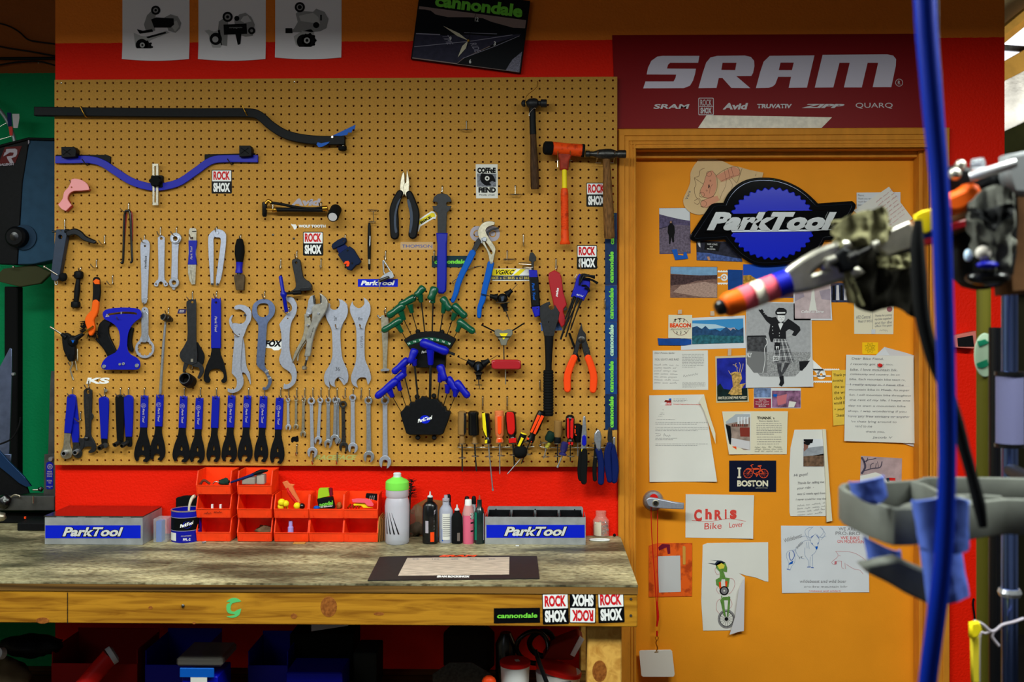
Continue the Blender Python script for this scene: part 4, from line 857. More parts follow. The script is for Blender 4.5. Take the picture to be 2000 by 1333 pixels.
# pick
T = tool('slim black and steel scribe pen hanging from a wire ring','tool','scribe');part(T,'body',lathe(M['blk'],*px3('C','1488,370 1487,725',-.016),[(0,.003),(.1,.005),(.6,.006),(1,.005)],12));part(T,'clip',plate(M['steel'],[S('C','1490,500 1498,500 1496,590 1488,600')],-.0235,.001,.0002));part(T,'tip',lathe(M['steel_warm'],*px3('C','1487,722 1487,770',-.016),[(0,.0042),(1,.0042)],10),lathe(M['blk'],*px3('C','1487,765 1487,828',-.016),[(0,.0042),(.8,.004),(1,.0015)],10))
def dring(px,py,label,w=22,stem=None,y=-.03):
    x,z = hole(px,py);e = [(W(px-w/2,1).x,z),(W(px+w/2,1).x,z)]
    ms = [tube(M['wire'],[(e[0][0],.008,z),(e[0][0],-.006,z-.001),(x-.010,-.018,z-.004),(x,-.024,z-.0045),(x+.010,-.018,z-.004),(e[1][0],-.006,z-.001),(e[1][0],.008,z)],.0014,6,3),tube(M['wire'],[(e[0][0],-.003,z),(e[1][0],-.003,z)],.0014,6,1),tube(M['wire'],[(x,.008,z+BPZ),(x,-.004,z+BPZ),(x,-.005,z),(x,-.024,z-.0045)],.0014,6,2)]
    return solo('ring_holder',label,'hook',*ms)
x,z = hole(727,412);solo('ring_holder','wire ring-and-stem holder carrying the slim scribe','hook',*[tube(M['wire'],[W(a[0],a[1],b) for a,b in zip(P_,ys_)],.0013,6,sm_n) for P_,ys_,sm_n in ((S('C','1470,245 1570,250'),[-.003,-.003],1),(S('C','1475,245 1500,262 1550,260 1570,250'),[-.002,-.02,-.02,-.002],3),(S('C','1527,262 1530,360'),[-.018,-.012],1),(S('C','1482,358 1548,362'),[-.012,-.012],1),(S('C','1488,360 1535,375 1550,362'),[-.012,-.022,-.012],3))])
dring(910,250,'empty ring holder high on the board, left of the black ball-peen hammer');dring(1007,377,'empty ring holder right of the bird-head sticker')
# chain tools
T = tool('black chain breaker with a blue T-shaped turning handle','tool','chain_breaker')
part(T,'body',plate(M['iron'],[S('C','745,760 752,730 780,722 808,730 820,760 845,900 900,940 928,980! 928,1022! 800,1025 742,1030! 775,1005 782,960 765,860'),circ(*S('C','782,757')[0],2.8)],-.024,.012,.0015,2));part(T,'spindle',lathe(M['blk'],*px3('C','680,1055 830,1045',-.03),[(0,.004),(.45,.0042),(.5,.0065),(1,.0065)],14));part(T,'anvil',plate(M['blk_gloss'],[S('C','820,1005 925,990 928,1020 830,1030')],-.03,.006,.001))
part(T,'t_handle',lathe(M['blue_vinyl'],*px3('C','630,885 690,1235',-.034),[(0,.004),(.03,.006),(.42,.0055),(.48,.010),(.54,.010),(.6,.0058),(.97,.006),(1,.004)],16),label='blue T handle');hook(579.5,490.5,'peg hook carrying the black chain breaker',drop=.022)
T = tool('tiny silver chain tool with a wishbone handle','tool','mini_chain_tool')
part(T,'yoke',tube(M['steel'],px3('C','1620,735 1628,850 1650,880',-.02),.0026),tube(M['steel'],px3('C','1625,735 1660,790 1690,840 1700,870',-.02),.0026),plate(M['steel'],[S('C','1590,910 1640,865 1700,840 1725,890 1710,905 1650,915')],-.024,.008,.001));part(T,'screw',lathe(M['steel_dark'],*px3('C','1570,940 1680,895',-.028),[(0,.003),(.2,.0055),(.8,.0055),(1,.003)],12));part(T,'tommy_bar',tube(M['wire'],px3('C','1578,925 1590,1018',-.034),.0018));hook(753,490.5,'peg hook carrying the tiny silver chain tool',drop=.028)
for x,y,w_ in ((548,507,'left of the black chain breaker'),(626,507,'below the middle block-lettered sticker')): hook(x,y,'empty peg hook '+w_,drop=.03,L=.02)
for p in S('C','560,490 760,525'): solo('peg_screw','small grey screw head on the board %s the middle block-lettered sticker' % ('well left of' if p[0] < 550 else 'just left of'),'screw',lathe(M['steel_dark'],W(p[0],p[1],-.0018),W(p[0],p[1],.001),[(0,.002),(.3,.0038),(1,.004)],12))
# ================================================================== bottom rows of the pegboard
def cone(cx,top,hw,ln,num,label,rot=0,dark=False):
    T = thing('cone_wrench',label,'wrench','blue-handled cone wrenches in the bottom row')
    e = 1/5.5556;b = ln/720*e
    def q(s,sx=1.0):
        out = []
        for w in s.split():
            sh = w.endswith('!');u,v = w.rstrip('!').split(',');u,v = float(u)-1063,float(v)-185
            if v > 400: u = u*hw/177+(-9*(1-hw/177)); 
            x,y = u*e,v*b;c_,s_ = cos(rad(rot)),sin(rad(rot));out.append((cx+x*c_-y*s_,top+x*s_+y*c_)+((1,) if sh else ()))
        return out
    part(T,'head',plate(M['blk'],[q('1026,520! 1094,520! 1098,600 1120,680 1142,780 1135,860 1100,905! 1060,898! 1064,880 1082,868 1084,848 1068,833 1042,828 1022,838 1010,862 1008,888! 985,895! 965,850 965,790 985,700 1015,620'),q('1056,715 1068,750 1066,778 1054,782 1044,770 1044,745')],-.009,.003,.0006,2))
    g = part(T,'grip',plate(M['blue_vinyl'],[q('1030,225 1036,197 1065,185 1094,197 1100,225 1094,527! 1024,527!'),q('1056,208 1063,204 1070,208 1073,215 1070,222 1063,226 1056,222 1053,215')],-.0115,.0065,.0018,2),label='blue dipped handle')
    if num:
        p = q('1057,292')[0];part(T,'size_mark',text(M['st_silver'],num,p[0],p[1],4.6,4.4,-.0121,rot,0,.02),plate(M['st_silver'],[circ(p[0],p[1],4.6),circ(p[0],p[1],4.1)],-.012,.0003,0))
        p = q('1060,402')[0];part(T,'lettering',text(M['st_silver'],'Park Tool',p[0],p[1],27,4.0,-.0121,90+rot,.3,.03))
cw = [(281.3,773.5,177,720,'23','with number 23, leftmost of the row'),(311.4,772,165,712,'17','with number 17, under the chrome breaker bar'),(357.7,774.5,180,718,'22','with number 22, under the splined socket'),
      (388.8,778,160,705,'19','with number 19, fourth from the left'),(420.8,775,145,712,'','without a number, grey-rimmed jaw'),(451.6,773.3,162,722,'16','with number 16, under the hook spanner pair'),
      (482.6,773.7,155,715,'15','with number 15, third from the right'),(513.9,774.6,145,715,'14','with number 14, under the blue-grey ring spanner'),(545.4,777.8,150,715,'13','with number 13, rightmost, next to small wrenches')]
for a in cw:
    cone(a[0],a[1],a[2],a[3],a[4],'blue-handled black cone wrench %s' % a[5],rot=1.2 if a[0] > 300 else 0.6)
    hook(a[0]+1,a[1]-16,'peg hook carrying the cone wrench %s' % a[5],drop=.028,L=.026,tip=.006)
def E3(s,y): return px3('E',s,y)
def crankw(label,outline,grip_m,low,lowm,sock,sr,hx,hy,y=-.012,sm=M['steel_dark'],nx=0,hl=None):
    T = tool(label,'wrench','crank_bolt_wrench')
    part(T,'grip',plate(grip_m,[S('E',outline)],y-.003,.007,.002,2));part(T,'shank',plate(lowm,[S('E',low)],y,.004,.0008,2))
    c = S('E',sock)[0];p = W(c[0],c[1],y-.022);b = W(c[0]+nx,c[1]-.6*abs(nx),y+.002)
    part(T,'socket',lathe(sm,p,b,[(0,sr*.62),(0,sr*.9),(.1,sr),(1,sr)],18,capped=False),lathe(M['blk_matte'],p+(b-p)*.3,p+(b-p)*.34,[(0,sr*.7),(1,sr*.7)],14))
    hook(hx,hy,hl or ('peg hook carrying the '+label),drop=.026,dx=-.006,L=.028);return T
T = crankw('blue and grey socket wrench at the bottom left, front of its pair','228,225 235,195 262,178 300,182 318,215 300,350 265,590! 200,585! 210,450 222,330',M['blue_vinyl'],'200,580! 266,585! 255,680 262,740 280,790 270,850 225,870 180,860 155,820 175,770 190,720',M['steel_warm'],'190,815',.0085,143,758,-.014,M['steel'],5,'peg hook carrying the leftmost blue and grey socket wrench')
T = tool('blue and grey socket wrench tucked behind its bottom left twin','wrench','crank_bolt_wrench')
part(T,'grip',plate(M['blue_vinyl'],[S('E','290,200 318,200 330,300 345,450 352,690! 290,690! 272,560 285,380')],-.010,.006,.0015,2));part(T,'shank',plate(M['steel_dark'],[S('E','290,685! 352,685! 362,740 388,800 378,845 340,862 300,840 285,790 292,740')],-.009,.004,.0008,2))
c = S('E','312,805')[0];part(T,'socket',lathe(M['steel'],W(c[0],c[1],-.03),W(c[0]+5,c[1]-3,-.006),[(0,.0055),(0,.007),(.1,.008),(1,.008)],18,capped=False),lathe(M['blk_matte'],W(c[0]+1,c[1],-.024),W(c[0]+1,c[1],-.0235),[(0,.006),(1,.006)],14))
T = tool('old blackened adjustable wrench in the bottom row','wrench','adjustable_wrench')
part(T,'handle',plate(M['iron'],[S('E','410,160 415,125 450,108 485,125 494,160 488,400 480,600 500,650 535,720 535,770 505,800 465,805! 462,790! 490,770 495,745 470,735 420,740 400,760 385,745 355,650! 400,655 425,610 425,500 412,300'),circ(*S('E','452,145')[0],3.8,ry=5)],-.014,.006,.0012,2))
part(T,'panel',plate(M['steel_dark'],[S('E','430,195 472,195 466,560 440,560')],-.0148,.001,0));part(T,'jaw',plate(M['iron'],[S('E','355,650 400,655 410,700 405,740 385,775 362,740 375,715 360,690')],-.016,.007,.001));part(T,'worm_screw',lathe(M['steel_dark'],*E3('422,645 462,650',-.016),[(0,.004),(.1,.0055),(.9,.0055),(1,.004)],12));part(T,'knurl',plate(M['steel_dark'],[S('E','492,370 512,400 512,425 495,450 488,440')],-.013,.003,.0005))
hook(174,743,'peg hook carrying the blackened adjustable wrench',drop=.024)
T = crankw('blue wrench with steel hex socket, alone left of its black twin','575,255 580,215 622,200 662,215 672,255 667,450 658,650! 598,648! 585,400',M['blue_vinyl'],'600,640! 658,640! 662,690 655,730 605,725',M['blk'],'578,755',.0085,205,757,-.014,M['steel_dark'],8,'peg hook carrying the lone blue hex socket wrench')
part(T,'hex_head',lathe(M['steel_dark'],*E3('640,725 655,722',[-.024,-.008]),[(0,.009),(1,.0095)],6),);solo('bolt_washer','loose brown washer on the peg above the lone blue socket wrench','washer',disc(M['steel_warm'],*S('E','645,130')[0],3.4,-.012,-.007))
T = crankw('all-black wrench with steel socket beside a blue twin','755,240 760,195 797,178 835,195 845,240 838,450 828,672! 772,670! 762,450',M['blk_gloss'],'772,660! 830,660! 835,700 780,705',M['blk'],'745,722',.0075,236,757,-.013,M['steel_dark'],8)
T = crankw('blue wrench with steel socket overlapping its black twin','848,240 855,200 893,183 930,200 938,240 934,430 925,628! 865,628! 855,450',M['blue_vinyl'],'865,620! 925,620! 930,700 920,740 870,720',M['blk'],'820,732',.0075,253,757,-.016,M['steel_dark'],12)
hook(159,804,'empty thin peg hook between bottom left wrenches',drop=.026,dx=-.006)
# combination wrenches
def combo(label,ru,rv,rr,eu,ev,jr,w,m='steel_light',y=-.010,hk=None,tilt=14):
    T = thing('combination_wrench',label,'wrench','small combination wrenches in the bottom row')
    q = 1/5.5556;a = S('F','%g,%g' % (ru,rv))[0];b = S('F','%g,%g' % (eu,ev))[0];rr *= q;jr *= q;w *= q
    part(T,'ring',plate(M[m],[circ(*a,rr,24),circ(*a,rr*.62,12)],y-.003,.0065,.001))
    d = math.atan2(b[1]-a[1],b[0]-a[0])
    s0 = (a[0]+cos(d)*rr*.8,a[1]+sin(d)*rr*.8);s1 = (b[0]-cos(d)*jr*.75,b[1]-sin(d)*jr*.75)
    part(T,'shaft',plate(M[m],[band([s0,((s0[0]+s1[0])/2,(s0[1]+s1[1])/2),s1],[w*.8,w*.82,w],3,False)],y,.0035,.0012))
    o = d+rad(tilt);hwid = jr*.5;R = jr;dirx,diry = cos(o),sin(o);nx,ny = -diry,dirx
    a0 = math.asin(hwid/R);pts = []
    for k in range(21):
        t = o+a0*.9+(2*PI-2*a0*.9)*k/20;kx = 1.08 if abs(((t-o+PI) % (2*PI))-PI) < 1 else 1;pts.append((b[0]+R*kx*cos(t),b[1]+R*kx*sin(t)*1.05))
    for f,n_ in ((.0,-1),(-.30,-.8),(-.42,0),(-.30,.8),(.0,1)): pts.append((b[0]+dirx*R*f+nx*hwid*n_,b[1]+diry*R*f+ny*hwid*n_))
    part(T,'open_jaw',plate(M[m],[pts],y-.002,.005,.0012))
    if hk: hook(a[0],hk,'peg hook carrying the '+label,drop=.030,L=.026,tip=.008,dx=-.004)
CW = [('smallest combination wrench, next to the cone wrenches',735,233,21,738,528,28,26,'steel_light'),('second smallest combination wrench, slightly worn',823,232,16,822,522,24,22,'steel_warm'),('thin warm-grey combination wrench with a tilted jaw',905,232,22,898,600,28,28,'steel_warm'),
      ('chrome combination wrench with a wide ring, longer than its neighbours',988,245,38,1000,800,52,36,'steel_light'),('leaning pale combination wrench right of the wide-ringed one',1085,238,29,1062,672,38,30,'steel_light'),('dull engraved combination wrench, sixth from the left',1172,238,30,1170,708,40,36,'steel'),
      ('steel combination wrench, front one of two on one peg',1250,235,32,1242,660,46,34,'steel'),('dark brownish combination wrench hung lower than the rest',1333,282,37,1340,742,47,38,'steel_dark'),('bright pale-blue combination wrench, third from right',1437,208,35,1440,752,50,46,'steel_light'),
      ('long grey combination wrench, second from right',1608,240,41,1613,848,55,48,'steel'),('longest combination wrench, partly below the blue T-handle',1788,238,43,1790,905,62,52,'steel_light')]
for c in CW: combo(c[0],*c[1:8],m=c[8],hk=(758 if c[1] < 1500 or c[1] > 1700 else 758),tilt=10)
combo('steel combination wrench hidden behind its twin on the same peg',1274,238,27,1276,672,30,26,'steel',y=-.005,hk=None)
for x,y,w_ in ((705,758,'between two long combination wrenches'),(577,868,'under the torn black scrap'),(608,885,'touching the wide-jawed chrome wrench'),(657,884,'near the faded green brand word')): hook(x,y,'empty peg hook '+w_,drop=.032,L=.02)

# ================================================================== P-handled hex and star keys in two holders
def phandle(label,grp,m,g0,g1,n0,n1,s1,r,yg,sr,tipm=None):
    r *= 1.22;T = thing('t_handle_key',label,'key',grp)
    ga,gb = px3('G',g0,yg)[0],px3('G',g1,yg+.006)[0]
    part(T,'handle',lathe(m,ga,gb,[(0,r*.35),(.04,r*.75),(.15,r),(.38,r*.88),(.62,r*1.02),(.85,r*1.08),(.96,r*.9),(1,r*.45)],16,60,flat=.85),lathe(m,px3('G',n0,yg+.003)[0],px3('G',n1,yg+.008)[0],[(0,r*.9),(.4,r*.72),(.9,r*.62),(1,r*.5)],14,60))
    part(T,'blade',tube(M['steel_dark'] if sr > .0016 else M['blk'],[px3('G',n1,yg+.008)[0],px3('G',s1,-.026)[0]],sr,8,1))
    d = (ga-gb).normalized();part(T,'tip',tube(M['steel'] if not tipm else M['iron'],[ga-d*.002,ga+d*(.006 if not tipm else .02)],.0012 if not tipm else .0045,6,1));return T
gk = 'green star keys fanned in the upper holder';bk = 'blue hex keys fanned in the lower holder'
for i,a in enumerate((('180,462','335,365','300,415','335,470','362,520',.0088,-.05,.0011),('220,350','352,255','325,310','350,375','405,490',.0100,-.045,.0012),('310,265','440,195','395,255','410,320','450,455',.0095,-.04,.0014),
                       ('438,195','503,118','472,180','482,238','508,465',.0095,-.055,.0021),('550,225','588,120','566,190','571,245','565,470',.0105,-.055,.0024),('705,302','640,200','660,255','648,322','625,465',.0095,-.05,.0018),
                       ('825,355','725,255','742,320','720,375','678,492',.0098,-.045,.0013),('890,472','760,375','780,405','755,465','728,518',.0092,-.052,.0011))):
    w_ = ['lowest on the left','second from the left','third from the left','fourth from the left, near the top','upright one at the top centre','just right of the top centre','second from the right','lowest on the right'][i]
    phandle('green pistol-grip star key, %s of the green fan' % w_,gk,M['green_handle'],*a)
T = tool('black arc-shaped holder with a green size band for the green keys','holder','key_holder')
part(T,'body',plate(M['blk'],[S('G','352,528 400,495 470,472 540,465 610,468 680,488 738,520 735,535 700,590 665,600 660,735 445,735 440,640 395,590')],-.034,.028,.002))
arc = [(*(lambda t: (540+ (-215+430*t),552-48*sin(PI*t)))(k/10),) for k in range(11)]
part(T,'size_band',plate(M['green_handle'],[band(S('G',' '.join('%g,%g' % (540-165+330*k/8,560-40*sin(PI*k/8)) for k in range(9))),6.5,2,False)],-.0355,.002,.0002),label='green band with white sizes')
for k,s in enumerate(('T8','T10','T20','T30','T40','T25','T15','T9')): u = 540-160+320*(k+.15)/7.3;v = 560-40*sin(PI*(u-375)/330);p = S('G','%g,%g' % (u,v))[0];part(T,'size_mark',text(M['st_white'],s,p[0],p[1],5.4,3.2,-.0362,(u-540)*.12,0,.02))
part(T,'lettering',text(M['st_white'],'Park',*S('G','505,618')[0],12,5,-.0346,-8,.3,.05))
for p in ('455,462','640,465'): part(T,'mount_knob',lathe(M['blk'],px3('G',p,-.03)[0],px3('G',p,-.002)[0],[(0,.005),(.1,.0075),(1,.0075)],14))
for i,a in enumerate((('132,970','300,830','238,915','262,965','330,1082',.0098,-.055,.0011),('232,880','362,775','300,850','322,915','368,1045',.0092,-.046,.0012),('262,782','385,672','345,735','352,800','408,1025',.0092,-.05,.0019),
                       ('392,708','436,595','424,680','431,725','458,995',.0098,-.062,.0032),('692,622','475,542','552,600','553,718','548,990',.0118,-.07,.0042),('662,842','622,716','632,790','622,850','605,1015',.0098,-.06,.002),
                       ('762,935','680,812','684,870','681,935','650,1035',.0095,-.052,.0014),('846,968','745,842','748,900','739,962','690,1082',.0095,-.058,.0011))):
    w_ = ['lowest on the left','second from the left','third from the left','steep one left of the centre','largest, lying across the green holder','steep one right of the centre','second from the right','lowest on the right'][i]
    phandle('blue pistol-grip hex key, %s of the blue fan' % w_,bk,M['blue'],*a,tipm=(i == 4))
T = tool('black stepped holder with an oval logo for the blue keys','holder','key_holder')
part(T,'body',plate(M['blk'],[S('G','325,1085 350,1060 362,1040 395,1040 400,1010 435,1012 440,990 478,985 485,966 520,972 540,988 600,985 615,1010 630,1012 640,1040 662,1045 668,1075 698,1082 690,1120 645,1242 625,1250 392,1250 370,1240 330,1112')],-.04,.034,.002))
part(T,'logo',plate(M['st_blue'],[circ(*S('G','510,1136')[0],10,28,8)],-.0408,.0006,0),text(M['st_white'],'ParkTool',*S('G','510,1134')[0],31,7,-.0414,-15,.4,.05),label='oval blue and white logo')
for p in ('455,1275','580,1275','450,962','578,955'): part(T,'mount_knob',lathe(M['blk'],px3('G',p,-.03)[0],px3('G',p,-.002)[0],[(0,.005),(.1,.0078),(1,.0078)],14))

# ================================================================== right half of the board
T = tool('black-handled combination pliers with bright steel jaws','pliers','pliers')
part(T,'jaw',plate(M['steel_warm'],[S('H','212,75! 218,90 222,165! 215,200 220,255 205,275! 190,250 186,200 192,140 205,90')],-.020,.01,.0015),plate(M['steel_warm'],[S('H','245,72! 258,130 262,185 258,215 262,250 240,285! 222,258! 212,200 225,172 238,165')],-.022,.01,.0015)); 
for s,n_ in (('180,255 150,320 128,400 130,480 135,620',0),('262,262 290,340 312,420 308,500 292,615',1)): part(T,'handle',plate(M['blk'],[band(S('H',s),[8,10.5,12,13,12])],-.026,.014,.004)); 
part(T,'grip_inlay',plate(M['slate'],[S('H','190,300 165,370 150,450 150,540 160,590 142,600 132,540 132,460 145,390 165,330')],-.0268,.002,.0003,2));part(T,'grip_inlay',plate(M['slate'],[S('H','262,310 285,380 295,460 290,540 275,600 262,590 270,520 270,440 255,370 245,320')],-.0268,.002,.0003,2))
hook(786.5,380,'short peg behind the black-handled pliers',drop=.006,L=.012,tip=.004)
T = tool('black pedal wrench with notched head and long blue dipped handle','wrench','pedal_wrench')
part(T,'head',plate(M['iron'],[S('H','470,328! 480,290 510,265 550,258 590,268 618,295 628,328! 590,332! 580,350! 592,368! 625,370! 612,400 588,425! 582,615! 512,615! 510,425! 480,405 467,370! 500,368! 515,350! 505,330!')],-.02,.005,.001));part(T,'grip',plate(M['blue_vinyl'],[S('H','508,612! 584,612! 578,700 577,1000 572,1100 555,1118 525,1118 514,1100 515,900 517,700')],-.024,.012,.004)); 
x,z = hole(863,363);hook(863,363,'black peg hook carrying the pedal wrench',drop=.022,tip=.002)
T = tool('blue-handled groove-joint pliers hanging open with angled jaws','pliers','groove_joint_pliers')
part(T,'upper_jaw',plate(M['steel_warm'],[S('H','1003,508! 960,500 910,512 878,545 860,590 870,640 900,690 935,745 955,800 965,870! 985,870! 1000,800 1010,740 985,690 950,640 925,590 935,555 975,535 1000,530!'),S('H','918,690 932,680 985,760 985,785 970,785')],-.026,.006,.0012,2));part(T,'lower_jaw',plate(M['iron'],[S('H','1040,565! 985,575 945,600 950,640 925,650 880,690 855,740 825,780! 800,770! 830,700 850,660 900,620 960,575 1000,560 1035,555!')],-.02,.006,.001))
part(T,'handle',plate(M['blue_mid'],[band(S('H','812,775 770,860 720,960 685,1050 668,1120 640,1190'),[9.5,9,8,7.5,6.5,4.5])],-.024,.009,.003));part(T,'handle',plate(M['blue_mid'],[band(S('H','970,870 945,980 920,1080 900,1180 875,1250 870,1325'),[9.5,9,8,7.5,6,4.5])],-.026,.009,.003));part(T,'pivot_bolt',disc(M['steel'],*S('H','916,655')[0],4.6,-.031,-.02));part(T,'nut_tab',tube(M['steel'],px3('H','893,645 892,690',-.03),.002))
x_ = hook(939,429,'short peg behind the groove-joint pliers',drop=.01,L=.02)
def strap(k,s,r=.0014,m='wire',y=None): return tube(M[m],px3(k,s,y or -.006),r,6,3)
solo('wire_hook','thin bent wire looped behind the groove-joint pliers','hook',strap('H','648,1045 640,1025 700,985 760,930 830,895 900,888',.0011,'steel_dark',[-.012,-.012,-.012,-.012,-.008,.002]))
dring(995,505,'empty ring holder right of the groove-joint pliers'); 
for x,y,w_,d in ((848,489,'beside the dark green brand sticker',.03),(1023,457,'above the tiger-stripe sticker',.036),(1061,745,'left of the ribbed chain-whip handle',.026),(942,776,'above the black screwdriver',.038),(1137,506,'through the block-lettered sticker',.03),(1182,588,'half on the blue brand tape',.026),(992,776,'above the orange screwdriver',.038)): hook(x,y,'peg hook '+w_,drop=d,L=.02)
# hammers
T = tool('black ball-peen hammer with a brown wooden handle','hammer','ball_peen_hammer')
part(T,'head',lathe(M['iron'],*px3('I','148,165 345,165',-.04),[(0,.002),(.03,.008),(.10,.0115),(.16,.010),(.2,.007),(.28,.013),(.36,.0155),(.5,.0165),(.62,.0145),(.68,.008),(.75,.008),(.77,.0125),(.98,.0125),(1,.011)],22))
part(T,'handle',lathe(M['wood_dark'],*px3('I','233,180 255,822',[-.04,-.03]),[(0,.0085),(.1,.009),(.3,.0095),(.5,.0105),(.75,.0135),(.97,.0135),(1,.012)],18,flat=.7));part(T,'wrap',lathe(M['blk'],*px3('I','233,200 240,402',[-.04,-.037]),[(0,.0095),(.2,.0105),(.5,.0098),(1,.0105)],16,flat=.75),label='black taped upper handle');part(T,'hanging_wire',tube(M['brass'],px3('I','272,-8 270,40 190,110 186,185',[-.002,-.01,-.05,-.056]),.0008,6),tube(M['wire'],px3('I','212,262 212,240 245,203 258,205',-.05),.0008,6))
T = tool('orange dead-blow mallet with black end caps and ribbed grip','hammer','mallet')
part(T,'head',lathe(M['orange_tool'],*px3('I','375,508 615,526',-.045),[(0,.0205),(.5,.0190),(1,.0195)],28),);part(T,'face_cap',lathe(M['blk_matte'],*px3('I','322,505 385,510',[-.052,-.046]),[(0,.016),(.15,.0205),(.9,.0215),(1,.0205)],26));part(T,'face_cap',lathe(M['blk_matte'],*px3('I','610,526 636,528',[-.044,-.044]),[(0,.0200),(.7,.0205),(1,.018)],26))
part(T,'socket',plate(mat('worn_red',(150,48,30),.5,var=.25,vs=60),[S('I','440,545 525,550 505,600 500,660! 455,660! 455,600')],-.055,.02,.005));part(T,'shaft',tube(M['yellow'],px3('I','479,655 481,815',-.045),.0077,16),label='yellow fibreglass shaft')
gp = [(0,.006),(.02,.0105),(.10,.0120)]
for k in range(24): t = .12+k*.026;gp += [(t,.0124),(t+.013,.0124),(t+.015,.0113),(t+.024,.0113)]
part(T,'grip',lathe(M['orange_tool'],*px3('I','480,812 484,1245',[-.045,-.035]),gp+[(.78,.0124),(.93,.0125),(.97,.0165),(1,.0155)],24),label='orange ribbed grip')
solo('double_peg','pair of pegs cradling the orange mallet','hook',*[tube(M['wire'],px3('I',s,y_),.0014,6,1) for s,y_ in (('428,610 428,600 430,530',[.006,-.03,-.07]),('522,610 522,600 525,530',[.006,-.03,-.07]),('413,604 443,604',[-.03,-.03]),('508,604 540,604',[-.03,-.03]),('428,600 428,655',[-.03,-.03]),('520,600 520,655',[-.03,-.03]))])
T = tool('old steel cross-peen hammer with a scarred wooden handle by the door frame','hammer','cross_peen_hammer')
part(T,'head',lathe(M['steel_dark'],*px3('I','640,552 952,554',-.048),[(0,.0085),(.02,.0105),(.10,.0105),(.12,.0080),(.2,.0080),(.34,.0140),(.5,.0165),(.62,.0165),(.72,.0125),(.78,.0100),(.82,.0125),(.98,.0128),(1,.011)],18,flat=.9));part(T,'handle',lathe(M['wood_mid'],*px3('I','800,560 825,1200',[-.046,-.03]),[(0,.0125),(.1,.0115),(.3,.0135),(.6,.0165),(.9,.0165),(.99,.0165),(1,.014)],18,flat=.7))
solo('double_peg','pair of pegs cradling the cross-peen hammer','hook',*[tube(M['wire'],px3('I',s,y_),.0014,6,2) for s,y_ in (('720,620 728,600 738,530',[.006,-.035,-.068]),('855,620 858,600 868,530',[.006,-.035,-.068]),('718,621 760,621',[-.03,-.03]),('830,621 858,621',[-.03,-.03]))])
# three-way drivers
def threeway(label,c,arms,mbody,y=-.030,R=.0165,extra=None):
    T = tool(label,'tool','three_way_hex_driver');p = px3('J',c,y)[0];part(T,'body',ball(mbody,p,R,(1,.75,.95),18))
    for a,b,r in arms:
        qa = px3('J',a,y)[0];qb = px3('J',b,y-.004)[0];part(T,'arm',lathe(mbody,p+(qa-p)*.4,qa,[(0,R*.8),(.5,R*.48),(.8,R*.42),(1,R*.48)],12));part(T,'bit',tube(M['iron'] if r < .0022 else M['blk'],[qa,qb],r,6,1))
    return T
T = threeway('black three-armed hex driver right of groove-joint pliers','298,430',(('195,412','120,392',.0014),('375,362','420,312',.0009),('325,535','355,615',.0014)),M['blk']);part(T,'badge',plate(M['slate'],[S('J','285,418 312,410 305,450 290,455')],-.0430,.0008,0))
solo('peg_ring','steel cross wire in front of the upper black three-armed driver','hook',tube(M['wire'],px3('J','245,465 355,463',-.045),.0016,6,1),tube(M['wire'],px3('J','260,460 262,462 262,464',[.004,-.02,-.045]),.0014,6,1))
T = threeway('grey and yellow three-armed hex driver in the middle of three','307,730',(('235,700','125,645',.0023),('375,695','478,630',.0023),('308,800','310,930',.0018)),mat('grey_plastic',(112,110,98),.5),R=.0135)
part(T,'yoke',plate(mat('grey_plastic2',(118,116,104),.5),[S('J','240,690 262,685 300,700 345,685 372,690 375,720 335,770 325,808 290,808 280,770 240,720')],-.0442,.02,.002));part(T,'inlay',plate(M['yellow'],[S('J','272,715 342,713 308,768')],-.0450,.001,0),label='yellow triangular inlay')
solo('peg_ring','steel cross wire under the grey and yellow driver','hook',tube(M['wire'],px3('J','250,742 370,742',-.048),.0015,6,1),tube(M['wire'],px3('J','262,738 264,739 264,740',[.004,-.02,-.048]),.0014,6,1))
T = threeway('black three-armed hex driver above the yellow screwdriver','102,985',(('10,940','-70,905',.0012),('190,935','258,892',.0009),('104,1090','110,1165',.0010)),M['blk'],R=.0175);part(T,'badge',plate(M['slate'],[S('J','88,975 108,965 108,1010 90,1020')],-.0435,.0008,0))
solo('peg_ring','steel ring wire under the lower black driver','hook',tube(M['wire'],px3('J','80,1048 125,1046',-.045),.0015,6,1),tube(M['wire'],px3('J','75,1135 130,1136',-.02),.0013,6,1),tube(M['wire'],px3('J','102,1046 102,1130',[.004,-.02]),.0013,6,1))
T = tool('red anodised pocket multi-tool lying on a peg','tool','multi_tool');part(T,'body',plate(M['red_tool'],[S('J','218,945 240,940 415,940 437,950 437,995 425,1000 232,998 218,990')],-.05,.032,.004));part(T,'plate',plate(M['steel'],[S('J','235,998 425,1000 400,1006 260,1005')],-.045,.025,.0005));part(T,'bit',tube(M['steel_warm'],px3('J','322,1005 322,1130',-.03),.0021,6,1))
